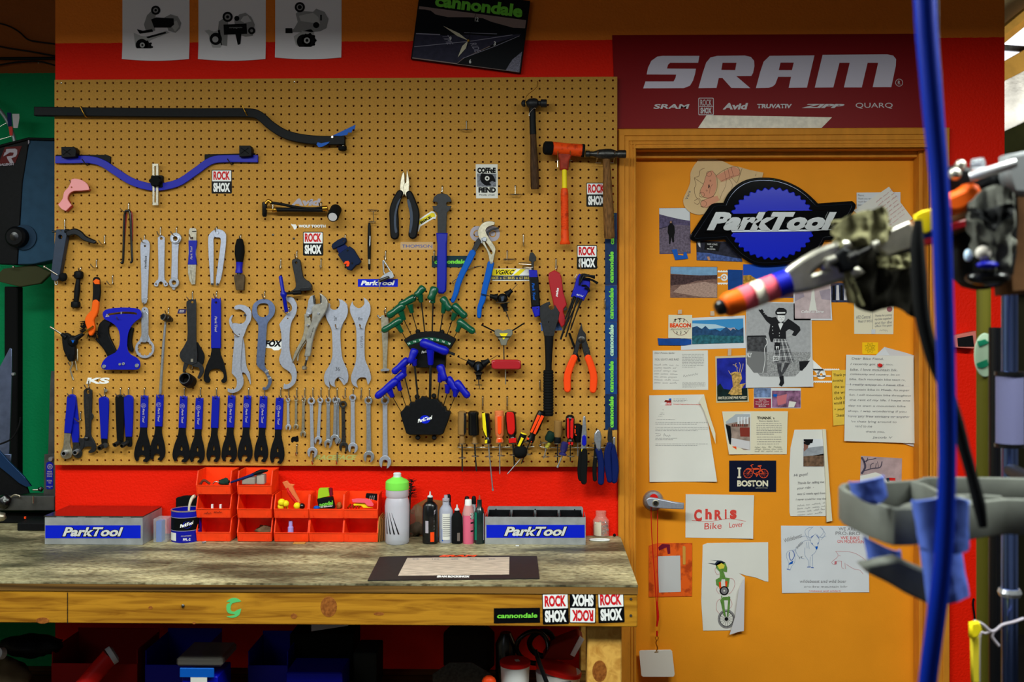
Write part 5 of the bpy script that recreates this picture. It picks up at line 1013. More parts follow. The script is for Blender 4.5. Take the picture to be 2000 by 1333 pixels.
# cable cutter, knife, hex set
T = tool('blue and black cable cutter hanging head up','cutter','cable_cutter')
part(T,'head',plate(M['iron'],[S('J','518,90 525,60 540,55 555,70 570,95 568,120 552,130 550,200 535,200 535,130 515,120')],-.03,.01,.001));part(T,'upper_collar',plate(M['blue'],[S('J','520,205 572,208 578,270 524,272')],-.033,.016,.003));part(T,'grip',plate(M['blk'],[S('J','525,265 580,265 594,485 542,490')],-.035,.02,.004));part(T,'lower_collar',plate(M['blue'],[S('J','542,482 592,480 595,565 565,575 550,530')],-.033,.016,.003));part(T,'lettering',text(M['blue_mid'],'Park Tool',*S('J','552,375')[0],34,5,-.0355,86,.3,.03),label='blue lettering')
solo('double_peg','pair of wire pegs holding the cable cutter','hook',tube(M['wire'],px3('J','545,165 505,170 465,175 500,180 545,176',[.004,-.008,-.02,-.03,-.04]),.0013,6,2),tube(M['wire'],px3('J','540,145 440,138 440,150 530,155',[-.01,-.02,-.03,-.034]),.0013,6,2),tube(M['wire'],px3('J','505,175 505,225',-.02),.0013,6,1))
T = tool('red folding saw knife hanging from a double-bent wire','knife','folding_knife')
part(T,'handle',plate(M['red_tool'],[S('J','678,260 682,228 720,208 760,230 770,255 785,380 800,430 815,480 790,510 785,540 805,590 800,640! 780,655! 755,600 730,530 710,430 690,340')],-.026,.014,.003));part(T,'blade',plate(M['steel_dark'],[S('J','812,490 825,520 800,530 790,515')],-.02,.003,.0005));part(T,'lettering',text(M['st_white'],'swiss',*S('J','742,380')[0],18,5,-.0268,-82,.2,.03))
hook(1086,505,'double-bent wire hook carrying the red folding knife',drop=.034,dx=.004)
T = tool('blue hex key set holder full of black L-shaped keys','holder','hex_key_set')
part(T,'holder',plate(M['blue'],[S('J','925,238 940,245 1005,290 1000,340 985,380 955,440 865,410 890,340 910,260')],-.045,.03,.003));part(T,'lettering',text(M['st_white'],'Park Tool',*S('J','928,405')[0],14,3,-.0455,15,.3,.02))
for i,(a,b,r,e) in enumerate((('890,415 770,765','',.0032,''),('910,420 812,745','',.0026,''),('925,425 812,655','',.0022,''),('940,430 850,690','',.002,''),('880,410 808,600','',.0026,''),('948,435 858,655','',.0017,''))):
    part(T,'hex_key',tube(M['blk'],px3('J',a,-.045-.002*(i % 3)),r,6,1))
for i,s in enumerate(('925,320 935,250 965,235 1050,265','945,270 1000,270 1075,305','935,300 955,255 985,245 1050,250','940,325 975,325 1005,355','965,345 1005,360 1002,372','960,260 1030,285 1070,312')): part(T,'key_elbow',tube(M['blk'],px3('J',s,-.05-.002*(i % 3)),.0033 if i < 3 else .0024,6,2))
solo('wire_hook','curled wire hook beside the hex key set','hook',strap('J','865,300 900,300 905,275 885,270 900,240 905,235',.0013,'wire',[.002,-.02,-.03,-.03,-.03,-.03]))
solo('hex_key','thick loose black hex key behind the circlip pliers','key',tube(M['blk'],px3('J','840,710 925,945',-.012),.0038,6,1))
T = tool('black circlip pliers with orange-red dipped handles','pliers','circlip_pliers')
part(T,'jaw',plate(M['iron'],[S('J','940,645 948,690 972,720 975,770 1005,860 1012,915! 975,925! 955,850 945,790 925,800 910,860 895,925! 865,910! 890,830 910,740 925,690')],-.024,.008,.0015)); 
for s in ('880,915 850,985 828,1060 825,1120 827,1170','995,915 1020,980 1040,1060 1040,1120 1035,1175'): part(T,'handle',plate(M['orange_hi'],[band(S('J',s),[8.5,9,9.5,9.5,8.5])],-.027,.013,.004))
part(T,'pivot',disc(M['steel_dark'],*S('J','942,765')[0],7,-.026,-.02));part(T,'rivet',disc(M['steel_dark'],*S('J','890,875')[0],2.4,-.027,-.02));part(T,'rivet',disc(M['steel_dark'],*S('J','985,872')[0],2.4,-.027,-.02));hook(1135,650,'bright peg hook carrying the circlip pliers',drop=.03,L=.036)
T = tool('large black hook-jaw pedal wrench with a ribbed rubber grip','wrench','hook_jaw_wrench')
part(T,'head',plate(M['iron'],[S('J','595,500 660,465 680,462! 685,478 668,488 672,510 695,530 720,515 725,490! 758,545 750,600 735,650 720,700 713,735! 640,735! 625,660 605,580'),S('J','668,615 678,615 676,636 672,640 668,634')],-.028,.007,.0015));part(T,'shaft',lathe(M['blk'],*px3('J','676,735 672,1020',-.03),[(0,.0145),(.15,.0140),(.5,.0115),(.85,.0102),(1,.0105)],18,50,flat=.6))
gp = [(0,.0115),(.01,.0155)]
for k in range(16): t = .02+k*.06;gp += [(t,.0148),(t+.02,.0163),(t+.042,.0163),(t+.055,.0148)]
part(T,'grip',lathe(M['blk_matte'],W(1071,723,-.032),W(1071,813,-.032),gp+[(1,.014)],22),label='ribbed black rubber grip');hook(1061,602,'dark peg hook carrying the hook-jaw wrench',drop=.012,dx=-.008)

# ================================================================== screwdriver racks
def rack(label,rail,rail_y,rings,lows):
    T = tool(label,'rack','tool_rack');part(T,'rail',tube(M['wire'],px3('K',rail,rail_y),.0019,8,2))
    def rg(u,v,y=-.034,r=.0115):
        c = px3('K','%g,%g' % (u,v),y)[0];return tube(M['wire'],[c+Vector((r*cos(t),r*sin(t),0)) for t in [2*PI*k/16 for k in range(17)]],.0014,6,1),c
    for (u,v),(u2,v2) in zip(rings,lows):
        a,c1 = rg(u,v);part(T,'ring',a);a,c2 = rg(u2,v2);part(T,'ring',a)
        part(T,'stem',tube(M['wire'],[c1+Vector((0,.0115,0)),Vector((c1.x,-.012,c1.z)),Vector((c2.x,-.012,c2.z)),c2+Vector((0,.0115,0))],.0012,6,1))
rack('left wire screwdriver rack with six double rings','145,560 148,620 165,636 550,634 925,630 942,622 946,545',[.008,-.006,-.012,-.012,-.012,-.006,.008],[(180,595),(320,592),(460,600),(590,583),(735,588),(880,575)],[(183,748),(325,730),(470,735),(605,725),(740,717),(895,712)])
rack('right wire rack with six double rings under the brand tape','1032,525 1034,600 1050,636 1400,637 1780,636 1825,620 1835,520',[.008,-.006,-.012,-.012,-.012,-.006,.008],[(1070,585),(1215,592),(1355,602),(1490,592),(1630,592),(1775,592)],[(1085,737),(1215,732),(1360,732),(1490,737),(1630,735),(1775,740)])
hook(1198,866,'bent wire peg at the far right end of the right rack',drop=.02,L=.012)
def driver(label,m,h01,prof,s1,sr,y=-.034,shaft='steel_warm',tip='flat',y1=None,extra=None):
    T = tool(label,'screwdriver','screwdriver');a,b = px3('K',h01,y);y1 = y if y1 is None else y1;e = px3('K',s1,y1)[0]
    part(T,'handle',lathe(m,a,b,prof,16,40));part(T,'blade',tube(M[shaft],[b-(b-a)*.02,e],sr,8,1))
    d = (e-b).normalized();part(T,'tip',lathe(M[shaft],e-d*.001,e+d*.008,[(0,sr),(.5,sr*(1.6 if tip == 'wide' else 1)),(1,sr*(1.2 if tip == 'wide' else .4))],8,flat=.4 if tip != 'ph' else 1));return T
amber = mat('amber_plastic',(150,112,62),.25,alpha=.85,coat=.3);clearo = mat('clear_orange',(226,120,70),.22,coat=.4)
T = driver('amber translucent screwdriver with a black stripe, leftmost in the rack',amber,'182,238 180,600',[(0,.007),(.03,.0125),(.15,.0138),(.7,.0138),(.76,.0075),(.88,.0095),(.98,.009),(1,.006)],'183,870',.0024,shaft='steel_dark',tip='ph');part(T,'stripe',plate(M['blk_gloss'],[S('K','205,265 222,270 220,470 208,500 202,480')],-.049,.004,.001))
T = driver('fat black screwdriver with amber collar, second from the left',M['blk_gloss'],'302,238 308,508',[(0,.010),(.05,.0165),(.12,.0175),(.2,.0160),(.88,.0172),(.97,.0165),(1,.011)],'335,870',.0024,shaft='steel_dark',tip='ph');part(T,'collar',lathe(amber,*px3('K','312,505 318,595',-.034),[(0,.007),(.5,.006),(.8,.009),(1,.009)],14))
T = driver('yellow and black long flat screwdriver reaching below the board',M['blk_gloss'],'435,265 465,590',[(0,.009),(.03,.0125),(.3,.0128),(.65,.0118),(.8,.0065),(.9,.010),(1,.010)],'512,1080',.0021,y=-.034,shaft='steel',tip='wide');part(T,'inlay',plate(M['yellow'],[S('K','400,270 425,265 440,420 448,520 435,500 410,440')],-.050,.006,.001),plate(M['yellow'],[S('K','432,560 452,555 450,590 430,590')],-.044,.006,.001),label='yellow handle inlay')
T = driver('clear orange screwdriver with a bright core',clearo,'583,235 588,582',[(0,.012),(.02,.0145),(.14,.0145),(.15,.0135),(.17,.0145),(.75,.0140),(.85,.0085),(.93,.0125),(1,.0125)],'590,900',.0019,shaft='steel',tip='ph');part(T,'core',plate(M['orange_hi'],[S('K','566,300 605,300 605,470 590,495 570,480')],-.0505,.004,.001),plate(M['orange_hi'],[S('K','570,548 606,548 606,578 570,578')],-.048,.003,.001))
T = driver('thick red and black screwdriver, fifth in the left rack',M['blk_gloss'],'700,245 732,588',[(0,.010),(.03,.0165),(.3,.0172),(.7,.0150),(.8,.0095),(.9,.0130),(1,.0130)],'748,820',.0026,shaft='steel_dark',tip='ph');part(T,'inlay',plate(M['red'],[S('K','668,275 690,258 720,262 738,285 748,430 735,480 715,492 690,480 678,430')],-.0525,.006,.002,2),plate(M['red'],[S('K','688,545 762,535 768,582 692,586')],-.049,.006,.001),label='red inlay')
T = driver('stubby brass-shafted tool with a round black ball grip',M['blk_matte'],'740,690 888,680',[(0,.004),(.08,.014),(.3,.0195),(.7,.0195),(.92,.013),(1,.004)],'690,905',.0015,y=-.05,shaft='steel',tip='flat');part(T,'yellow_end',lathe(M['blk'],*px3('K','850,490 800,610',-.045),[(0,.0105),(.5,.0105),(1,.008)],14),lathe(M['yellow'],*px3('K','852,482 848,492',-.045),[(0,.0098),(1,.0105)],14),plate(M['yellow'],[S('K','825,530 845,540 805,625 785,620')],-.057,.004,.001),label='small yellow-capped handle')
T = driver('orange-striped black screwdriver leaning to the right',M['blk_gloss'],'1052,240 915,578',[(0,.008),(.04,.0135),(.2,.0145),(.65,.0140),(.78,.0090),(.88,.0125),(1,.011)],'832,790',.0019,y=-.038,shaft='steel_dark',tip='ph',y1=-.02)
part(T,'stripe',plate(M['orange_hi'],[S('K','1003,285 1025,295 940,475 922,468')],-.0535,.005,.001),plate(M['orange_hi'],[S('K','1042,290 1066,300 975,492 955,482')],-.0535,.005,.001),plate(M['orange_hi'],[S('K','890,530 908,538 900,552 885,548')],-.049,.004,.001),plate(M['orange_hi'],[S('K','918,545 942,552 932,578 914,572')],-.049,.004,.001),label='orange stripes')
T = driver('dark green knob-handled screwdriver with yellow neck',mat('dark_green',(20,44,36),.5),'1165,470 1112,570',[(0,.010),(.1,.0150),(.8,.0150),(1,.010)],'1070,735',.0016,y=-.03,shaft='steel',tip='flat');part(T,'neck',lathe(mat('olive',(170,160,60),.4),*px3('K','1128,585 1095,640',-.03),[(0,.006),(.6,.0055),(.7,.0075),(1,.006)],12))
T = driver('amber cylindrical screwdriver with a black collar in the right rack',amber,'1222,342 1218,525',[(0,.010),(.05,.0125),(.9,.0125),(1,.010)],'1215,780',.0019,y=-.036,shaft='steel_dark',tip='ph');part(T,'collar',lathe(M['blk'],*px3('K','1218,520 1215,592',-.036),[(0,.010),(.6,.0118),(1,.010)],14))
T = driver('navy screwdriver lying aslant with a bright flat blade',mat('navy_clear',(36,34,96),.3,coat=.3),'1300,575 1270,720',[(0,.007),(.1,.0115),(.6,.0115),(.8,.0075),(.9,.0125),(1,.0125)],'1225,830',.0021,y=-.055,shaft='steel',tip='wide')
T = driver('large red and black screwdriver standing tall in the right rack',M['blk_gloss'],'1352,282 1355,605',[(0,.007),(.05,.0125),(.15,.0145),(.7,.0138),(.82,.0080),(.93,.0120),(1,.011)],'1355,765',.0018,shaft='steel_dark',tip='ph')
part(T,'stripe',*[plate(M['red'],[S('K',s)],-.0505,.005,.001) for s in ('1322,350 1340,348 1342,530 1330,540 1322,520','1360,348 1385,350 1382,530 1370,540 1358,520','1320,325 1338,322 1338,342 1322,344','1370,322 1388,325 1388,344 1370,342','1332,585 1350,582 1348,608 1335,605','1368,582 1384,585 1380,608 1366,608')],label='red stripes')
T = driver('round-headed black screwdriver with orange dots, behind the tall red one',M['blk_matte'],'1432,378 1435,580',[(0,.006),(.1,.0155),(.3,.0180),(.6,.0150),(1,.010)],'1437,705',.0018,y=-.02,shaft='steel',tip='flat');part(T,'dot',plate(M['orange_hi'],[S('K','1405,400 1415,405 1412,425 1402,420')],-.038,.004,0),plate(M['orange_hi'],[S('K','1400,430 1412,440 1412,480 1400,485')],-.038,.004,0),plate(M['orange_hi'],[S('K','1410,490 1422,495 1424,510 1412,508')],-.036,.004,0))
# pliers in the right rack
T = tool('needle-nose pliers with blue pivot and black handles','pliers','needle_nose_pliers')
part(T,'nose',plate(M['steel'],[S('K','1507,302 1514,310 1522,420 1530,560 1515,670 1480,670 1478,560 1492,420 1500,310')],-.05,.01,.002));part(T,'pivot_sleeve',plate(M['blue'],[S('K','1488,520 1505,503 1522,520 1525,600 1505,620 1485,600')],-.054,.006,.001));part(T,'collar',plate(M['yellow'],[S('K','1480,658 1525,668 1525,690 1478,678')],-.053,.008,.001));part(T,'handle',plate(M['blk_matte'],[band(S('K','1488,680 1472,780 1465,900 1470,975'),[9,8,8,7])],-.05,.01,.003));part(T,'handle',plate(M['blk_matte'],[band(S('K','1508,680 1508,800 1500,920 1503,1010'),[8,9,9.5,7.5])],-.054,.012,.003))
T = tool('steel side cutters with navy and black handles','pliers','side_cutters')
part(T,'head',plate(M['steel'],[S('K','1655,452 1672,470 1685,520 1680,580 1678,670 1655,672 1640,600 1622,560 1628,490')],-.05,.012,.003));part(T,'handle',plate(M['blk_matte'],[band(S('K','1640,600 1632,720 1618,850 1622,985'),[6,5,5,5])],-.046,.008,.0025));part(T,'handle',plate(M['blue_deep'],[band(S('K','1662,670 1685,760 1692,880 1688,1015'),[8,7.5,7.5,7])],-.05,.012,.004))
T = tool('small pliers with two dark blue handles at the far right','pliers','small_pliers')
part(T,'nose',plate(M['iron'],[S('K','1775,425 1785,425 1788,480 1795,425 1805,450 1808,540 1815,600 1800,625 1780,610 1765,550 1768,480')],-.05,.01,.0015));part(T,'handle',plate(M['blue_deep'],[band(S('K','1785,610 1762,700 1768,850 1785,990'),[7,9,9,7])],-.052,.012,.004));part(T,'handle',plate(M['blue_deep'],[band(S('K','1810,630 1835,750 1842,880 1833,995'),[7,8,9.5,7.5])],-.05,.012,.004));part(T,'spring',plate(M['steel'],[S('K','1825,530 1840,530 1838,620 1815,620')],-.045,.004,.001))
# ================================================================== things standing on the bench
def BY(px,py):
    """depth of the bench-top point seen at a photo point"""
    t = (H-BT)*F/(py-CY);return t*((px-CX)/F*sin(TH)+cos(TH))-D
def BP_(px,py): y = BY(px,py);w = W(px,py,y);return Vector((w.x,y,BT))
galv = mat('galvanised_steel',(172,176,182),.34,.5,var=.12,vs=30);m_lid = mat('polished_lid',(150,146,144),.16,1,var=.1,vs=20)
def toolbox_logo(T,px0,px1,py0,py1,y):
    part(T,'band',plate(M['st_blue'],[[(px0,py0),(px1,py0),(px1,py1),(px0,py1)]],y-.0008,.0008,0),label='blue brand band')
    w,h = px1-px0,py1-py0;cx,cy = (px0+px1)/2,(py0+py1)/2
    part(T,'lettering',text(M['ink'],'ParkTool',cx,cy+.3,w*.66,h*.82,y-.0012,0,.38,.09),text(mat('logo_silver',(206,206,204),.5),'ParkTool',cx,cy,w*.64,h*.72,y-.0017,0,.38,.04))
yb = BY(180,1065);X0,X1 = W(87,1040,yb).x,W(278.5,1040,yb).x;zt = W(180,1011,yb).z;yk = .018
T = thing('toolbox','closed galvanised steel box with blue brand band at the left of the bench','toolbox','branded steel boxes')
part(T,'body',box(galv,(X0,yb,BT),(X1,yk,zt),.0012));part(T,'lid',box(m_lid,(X0-.001,yb-.003,zt+.003),(X1+.001,yk,zt+.005),.0006,rot=Matrix.Rotation(rad(.6),4,'X')),label='shiny flat lid')
part(T,'hinge_gap',box(M['blk'],(X0+.003,yb+.002,zt),(X1-.003,yk-.004,zt+.003),0))
for u in (0.16,.38,.62,.84): part(T,'lid_tab',box(galv,(X0+(X1-X0)*u-.012,yb-.0012,zt-.001),(X0+(X1-X0)*u+.012,yb+.001,zt+.0035),.0003))
toolbox_logo(T,88.5,274.5,1027,1052,yb)
yb = BY(1045,1064.5);X0,X1 = W(947,1040,yb).x,W(1144,1040,yb).x;zt = W(1045,1010.5,yb).z;yk = yb+.085;zk = W(1045,989.5,yk).z
T = thing('toolbox','open steel tray with four black compartments and a blue brand band, right of bottles','toolbox','branded steel boxes')
th = .0012
part(T,'front_panel',box(galv,(X0,yb,BT),(X1,yb+th,zt),.0005));part(T,'side_panel',box(galv,(X0,yb+th,BT),(X0+th,yk,zt),.0004));part(T,'side_panel',box(galv,(X1-th,yb+th,BT),(X1,yk,zt),.0004));part(T,'base',box(galv,(X0+th,yb+th,BT),(X1-th,yk,BT+th),0))
part(T,'back_panel',prism(galv,[(X0+.004,BT),(X1-.004,BT),(X1-.004,zk-.006),(X1-.008,zk),(X0+.008,zk),(X0+.004,zk-.006)],yk,yk+th))
for u in (.1,.5,.9): part(T,'rivet',lathe(M['steel_dark'],(X0+(X1-X0)*u,yk-.0015,zk-.010),(X0+(X1-X0)*u,yk+.001,zk-.010),[(0,.0015),(.3,.0025),(1,.0025)],10))
cwid = (X1-X0-.012)/4
for k in range(4):
    a = X0+.006+k*cwid+.003;b = a+cwid-.007;z2 = zt+.006
    ms = [box(M['blk'],(a,yb+.004,BT+.012),(b,yb+.0055,zt+.001),0),box(M['blk'],(a,yk-.004,BT+.012),(b,yk-.0025,z2),0),box(M['blk'],(a,yb+.0055,BT+.012),(b,yk-.004,BT+.014),0),
          box(M['blk'],(a,yb+.0055,BT+.014),(a+.0015,yk-.004,zt+.003),0),box(M['blk'],(b-.0015,yb+.0055,BT+.014),(b,yk-.004,zt+.003),0)]
    part(T,'compartment',*ms,label='black compartment cup')
toolbox_logo(T,950,1142,1026,1051,yb)
# clear case, grease tub, black pouch
m_clear = mat('frosted_plastic',(200,206,214),.35,alpha=.28);m_frost = mat('milky_plastic',(188,190,200),.38,alpha=.82)
def bbox(m,px0,px1,pyt,pyb,depth,bev=.002,**k):
    y = BY((px0+px1)/2,pyb);return box(m,(W(px0,pyb,y).x,y,BT),(W(px1,pyb,y).x,y+depth,W(px0,pyt,y).z),bev,**k)
T = thing('plastic_case','small frosted plastic case with blue insert beside the grease tub','case');part(T,'case',bbox(m_clear,299,325.5,1014,1061,.05));part(T,'insert',bbox(M['blue_mid'],305,315.5,1019,1059,.03,0));part(T,'lid',bbox(m_frost,301,324,1010,1014,.04))
for o in (T.children[-1],): o.location.z += 0
T = thing('grease_tub','blue and black round grease tub with white brush handle sticking out','tub')
c = BP_(354.5,1061.5);c.y += .044;r = .0455;hh = .098
part(T,'tub',lathe(M['blue'],c,c+Vector((0,0,hh)),[(0,r*.97),(.02,r),(.97,r),(.97,r*.94),(.5,r*.94),(.5,0)],40,capped=False));part(T,'rim',lathe(M['chrome'],c+Vector((0,0,hh*.955)),c+Vector((0,0,hh)),[(0,r*1.0),(.2,r*1.03),(.8,r*1.03),(1,r*.96),(.2,r*.95)],40,capped=False));part(T,'grease',lathe(M['slate'],c+Vector((0,0,hh*.5)),c+Vector((0,0,hh*.52)),[(0,r*.93),(1,r*.93)],30))
def wrap(m,c,r,a0,a1,z0,z1,n=20):
    vs = []; 
    for k in range(n+1): a = rad(a0+(a1-a0)*k/n);vs += [(c.x+r*sin(a),c.y-r*cos(a),c.z+z0),(c.x+r*sin(a),c.y-r*cos(a),c.z+z1)]
    return mesh(vs,[(2*k,2*k+2,2*k+3,2*k+1) for k in range(n)],m,60)
def wraptext(m,s,c,r,a,z,w,h,shear=0,bold=.03,rot=0):
    """lettering bent round an upright cylinder (w, h in metres, centred at angle a)"""
    cu = bpy.data.curves.new('t','FONT');cu.body = s;cu.fill_mode = 'FRONT';cu.offset = bold;cu.resolution_u = 3;me = from_curve(cu)
    xs = [v.co.x for v in me.vertices];ys = [v.co.y for v in me.vertices];x0,x1,y0,y1 = min(xs),max(xs),min(ys),max(ys);cr_,sr_ = cos(rad(rot)),sin(rad(rot))
    for v in me.vertices:
        u = ((v.co.x-x0)/(x1-x0)-.5)*w;q = ((v.co.y-y0)/(y1-y0)-.5)*h;u += shear*q;u,q = u*cr_-q*sr_,u*sr_+q*cr_
        t = rad(a)+u/r;v.co = (c.x+r*sin(t),c.y-r*cos(t),c.z+z+q)
    me.update();return fin(me,m)
part(T,'label',wrap(M['st_black'],c,r+.0004,-62,75,hh*.38,hh*.78),label='black label panel');part(T,'label_line',wrap(M['st_silver'],c,r+.0006,-62,75,hh*.775,hh*.79),wrap(M['st_silver'],c,r+.0006,-62,75,hh*.37,hh*.385));part(T,'price_sticker',wrap(M['paper'],c,r+.0008,-62,-22,hh*.06,hh*.31))
part(T,'logo',wraptext(M['st_blue'],'O',c,r+.0006,22,hh*.57,.026,.022,0,.2),wraptext(M['st_white'],'ParkTool',c,r+.0009,20,hh*.58,.040,.010,.4,.05,14));part(T,'lettering',wraptext(M['st_white'],'PPL-2',c,r+.0007,20,hh*.11,.022,.008,0,.02),wraptext(M['st_silver'],'POLYLUBE GREASE',c,r+.0007,18,hh*.22,.030,.004,.2,.02))
solo('brush_handle','curved white brush handle leaning in the grease tub','brush',tube(M['paper_cream'],[c+Vector((.008,.0,.055)),c+Vector((.008,.0,.10)),c+Vector((.014,.004,.125)),c+Vector((.020,.008,.133)),c+Vector((.024,.008,.135))],[.003,.0035,.005,.006,.005],10))
solo('black_pouch','black flat pouch leaning on the wall behind the grease tub','pouch',prism(M['blk_matte'],[(W(342,990,.0).x,BT),(W(392,990,0).x,BT),(W(392,990,0).x,W(380,971,0).z),(W(358,990,0).x,W(380,970,0).z),(W(342,990,0).x,W(380,974,0).z)],.004,.022,bev=.003))
# stacking bins
m_bin = mat('bin_plastic',(248,62,14),.38,var=.06,vs=40,spec=.35)
yf = BY(560,1059.5);dep = .084
bw = 66.5*sc(yf);bh = 46.2*sc(yf)
def binn(cpx,row,label):
    T = thing('storage_bin',label,'bin','orange stacking bins on the bench');x = W(cpx,1040,yf).x;z = BT+row*bh+.001;h,w,t = bh*.985,bw/2,.0018
    wb = w*.93
    side = [(yf+.001,z+.001),(yf-.004,z+h*.40),(yf+.014,z+h),(yf+dep,z+h),(yf+dep,z+.001)]
    part(T,'shell',prism(m_bin,side,x-w,x-w+t,'x',.0003),prism(m_bin,side,x+w-t,x+w,'x',.0003),box(m_bin,(x-w+t,yf+.002,z),(x+w-t,yf+dep,z+t),0),box(m_bin,(x-w+t,yf+dep-t,z+t),(x+w-t,yf+dep,z+h),0),
         box(m_bin,(x-w-.0022,yf+.012,z+h-.003),(x-w,yf+dep,z+h),.0004),box(m_bin,(x+w,yf+.012,z+h-.003),(x+w+.0022,yf+dep,z+h),.0004))
    part(T,'front_lip',prism(m_bin,[(yf+.0005,z+.001),(yf-.005,z+h*.41),(yf-.0035,z+h*.42),(yf+.003,z+.001)],x-w,x+w,'x'),box(m_bin,(x-w,yf-.0065,z+h*.385),(x+w,yf-.003,z+h*.42),.0006))
    for s_ in (-1,1): part(T,'edge_rib',tube(m_bin,[(x+s_*w,yf-.0045,z+h*.40),(x+s_*w,yf+.0135,z+h)],.0021,6,1),tube(m_bin,[(x+s_*(w-.0008),yf-.0002,z+.002),(x+s_*w,yf-.0045,z+h*.40)],.0016,6,1))
    part(T,'label_frame',box(m_bin,(x-w*.78,yf-.0035,z+h*.08),(x-w*.75,yf-.0008,z+h*.36),0),box(m_bin,(x+w*.75,yf-.0035,z+h*.08),(x+w*.78,yf-.0008,z+h*.36),0))
    return T,x,z
cols = [417.5,497.5,569.5,637.5,704.5]
nm = {(0,0): 'empty orange bin, bottom left of the stack',(0,1): 'orange bin holding a crumpled rag, bottom row second from left',(0,2): 'orange bin with a purple bottle cap, middle of bottom row',(0,3): 'orange bottom-row bin under the inner tube packet',(0,4): 'orange bottom-row bin beside the water bottle',
      (1,0): 'orange middle-row bin with scribbled black handwriting',(1,1): 'dark empty orange bin in the middle row, second from left',(1,2): 'orange bin with yellow round-headed parts',(1,3): 'orange bin holding a green and black inner tube packet',(1,4): 'orange bin with pink and yellow tyre levers',
      (2,0): 'top left orange bin with dark odds and ends',(2,1): 'top orange bin with a grey block and a blue tool across'}
BN = {}
for (row,k),l in nm.items(): BN[(row,k)] = binn(cols[k],row,l)
T,x,z = BN[(1,0)];part(T,'handwriting',*scrawl(M['ink'],398,1004,434,4,yf-.0058,-4,.7,3))
def bp(row,k,u,v,y): _,x,z = BN[(row,k)];return Vector((x+u*bw/2,yf+y,z+v*bh))
solo('rag','crumpled brown rag inside the second bottom bin','rag',ball(mat('brown_rag',(110,84,62),.9,var=.3,vs=50),bp(0,1,.35,.30,.045),.022,(1.2,1,.8),14,.5,3)); 
T = thing('purple_stopper','purple plastic bottle cap standing in bottom middle bin','cap');part(T,'cap',lathe(mat('lilac',(170,150,220),.4),bp(0,2,-.15,.15,.02),bp(0,2,-.15,.84,.02),[(0,.009),(.6,.0085),(.65,.006),(1,.006)],16));part(T,'collar',lathe(M['blue'],bp(0,2,-.15,.04,.02),bp(0,2,-.15,.15,.02),[(0,.0095),(1,.0095)],16))
for k,(u,w_) in enumerate(((-.28,'left'),(.22,'right'))): solo('plastic_fitting','small white plastic fitting, %s one in the handwritten bin' % w_,'fitting',prism(M['white'],[(bp(1,0,u,0,0).x+a,bp(1,0,u,0,0).z+b) for a,b in ((-.004,.002),(.006,.002),(.007,.018),(.002,.022),(.002,.036),(-.004,.036),(-.004,.022))],yf+.03,yf+.038,bev=.001))
for k,(u,v,rr,mm,l) in enumerate(((-.72,.66,.0115,'yellow','yellow ball-headed anchor, highest left in its bin'),(-.45,.60,.0105,'yellow','yellow ball-headed anchor, second from left'),(-.80,.47,.0110,'yellow','yellow ball-headed anchor, lowest left in its bin'),(.30,.49,.0110,'yellow','yellow ball-headed anchor beside the black ball'),(.62,.47,.0095,'blk_gloss','black ball knob right of the yellow heads'))):
    solo('wall_anchor',l,'anchor',ball(M[mm],bp(1,2,u*.86,v,.006+.003*k),rr),tube(M[mm],[bp(1,2,u*.86,v,.008+.003*k),bp(1,2,u*.86,v-.36,.03)],.004,8,1))
solo('red_lever','red plastic strap arching out of bin with yellow heads','strap',tube(M['red'],[bp(1,2,.35,.45,.03),bp(1,2,.0,.72,.03),bp(1,2,-.3,1.02,.03),bp(1,2,-.42,1.2,.035)],[.004,.005,.005,.003],8));solo('orange_bag','crumpled translucent orange bag above the yellow-headed parts','bag',prism(clearo,[(bp(1,2,u,v,0).x,bp(1,2,u,v,0).z) for u,v in ((-.75,1.45),(-.45,1.52),(-.3,1.38),(.02,1.35),(-.1,1.25),(.1,.95),(.35,.6),(.25,.5),(-.2,.85),(-.55,1.2))],yf+.035,yf+.045,bev=.002))
T = thing('tube_packet','green and black inner tube packet standing in a bin','packet');q = lambda s: [(lambda p: (W(p[0],p[1],yf+.02).x,W(p[0],p[1],yf+.02).z))(p) for p in S('M',s)]
part(T,'box',prism(M['blk'],q('1250,372 1400,350 1425,465 1265,468'),yf+.012,yf+.03,bev=.002));part(T,'top',prism(mat('lime',(160,196,40),.4),q('1262,290 1270,270 1360,268 1372,345 1255,372'),yf+.014,yf+.03,bev=.001),prism(mat('magenta_dark',(110,20,40),.4),q('1362,268 1392,272 1400,345 1374,345'),yf+.014,yf+.03,bev=.001))
part(T,'lettering',text(M['st_green'],'nondal',*S('M','1335,422')[0],27,8,yf+.0115,-10,.1,.03),text(M['st_white'],'125 Schrader',*S('M','1335,448')[0],26,3.4,yf+.0115,-6,0,.02))
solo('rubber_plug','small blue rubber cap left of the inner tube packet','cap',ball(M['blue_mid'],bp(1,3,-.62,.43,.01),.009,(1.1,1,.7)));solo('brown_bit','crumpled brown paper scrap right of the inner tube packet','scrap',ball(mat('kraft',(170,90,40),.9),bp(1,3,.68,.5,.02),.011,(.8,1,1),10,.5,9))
for l,m_,s_,y_ in (('pink tyre lever lying across the right bin',mat('hot_pink',(240,90,110),.4),'1590,375 1640,365 1730,368 1780,385 1805,425 1800,442 1745,440 1720,412 1600,405',.008),('yellow tyre lever under the pink one',M['yellow'],'1600,425 1650,405 1720,415 1750,450 1800,462 1700,462 1680,440 1610,440',.014)):
    solo('tyre_lever',l,'lever',prism(m_,q(s_),yf+y_,yf+y_+.005,bev=.0012))
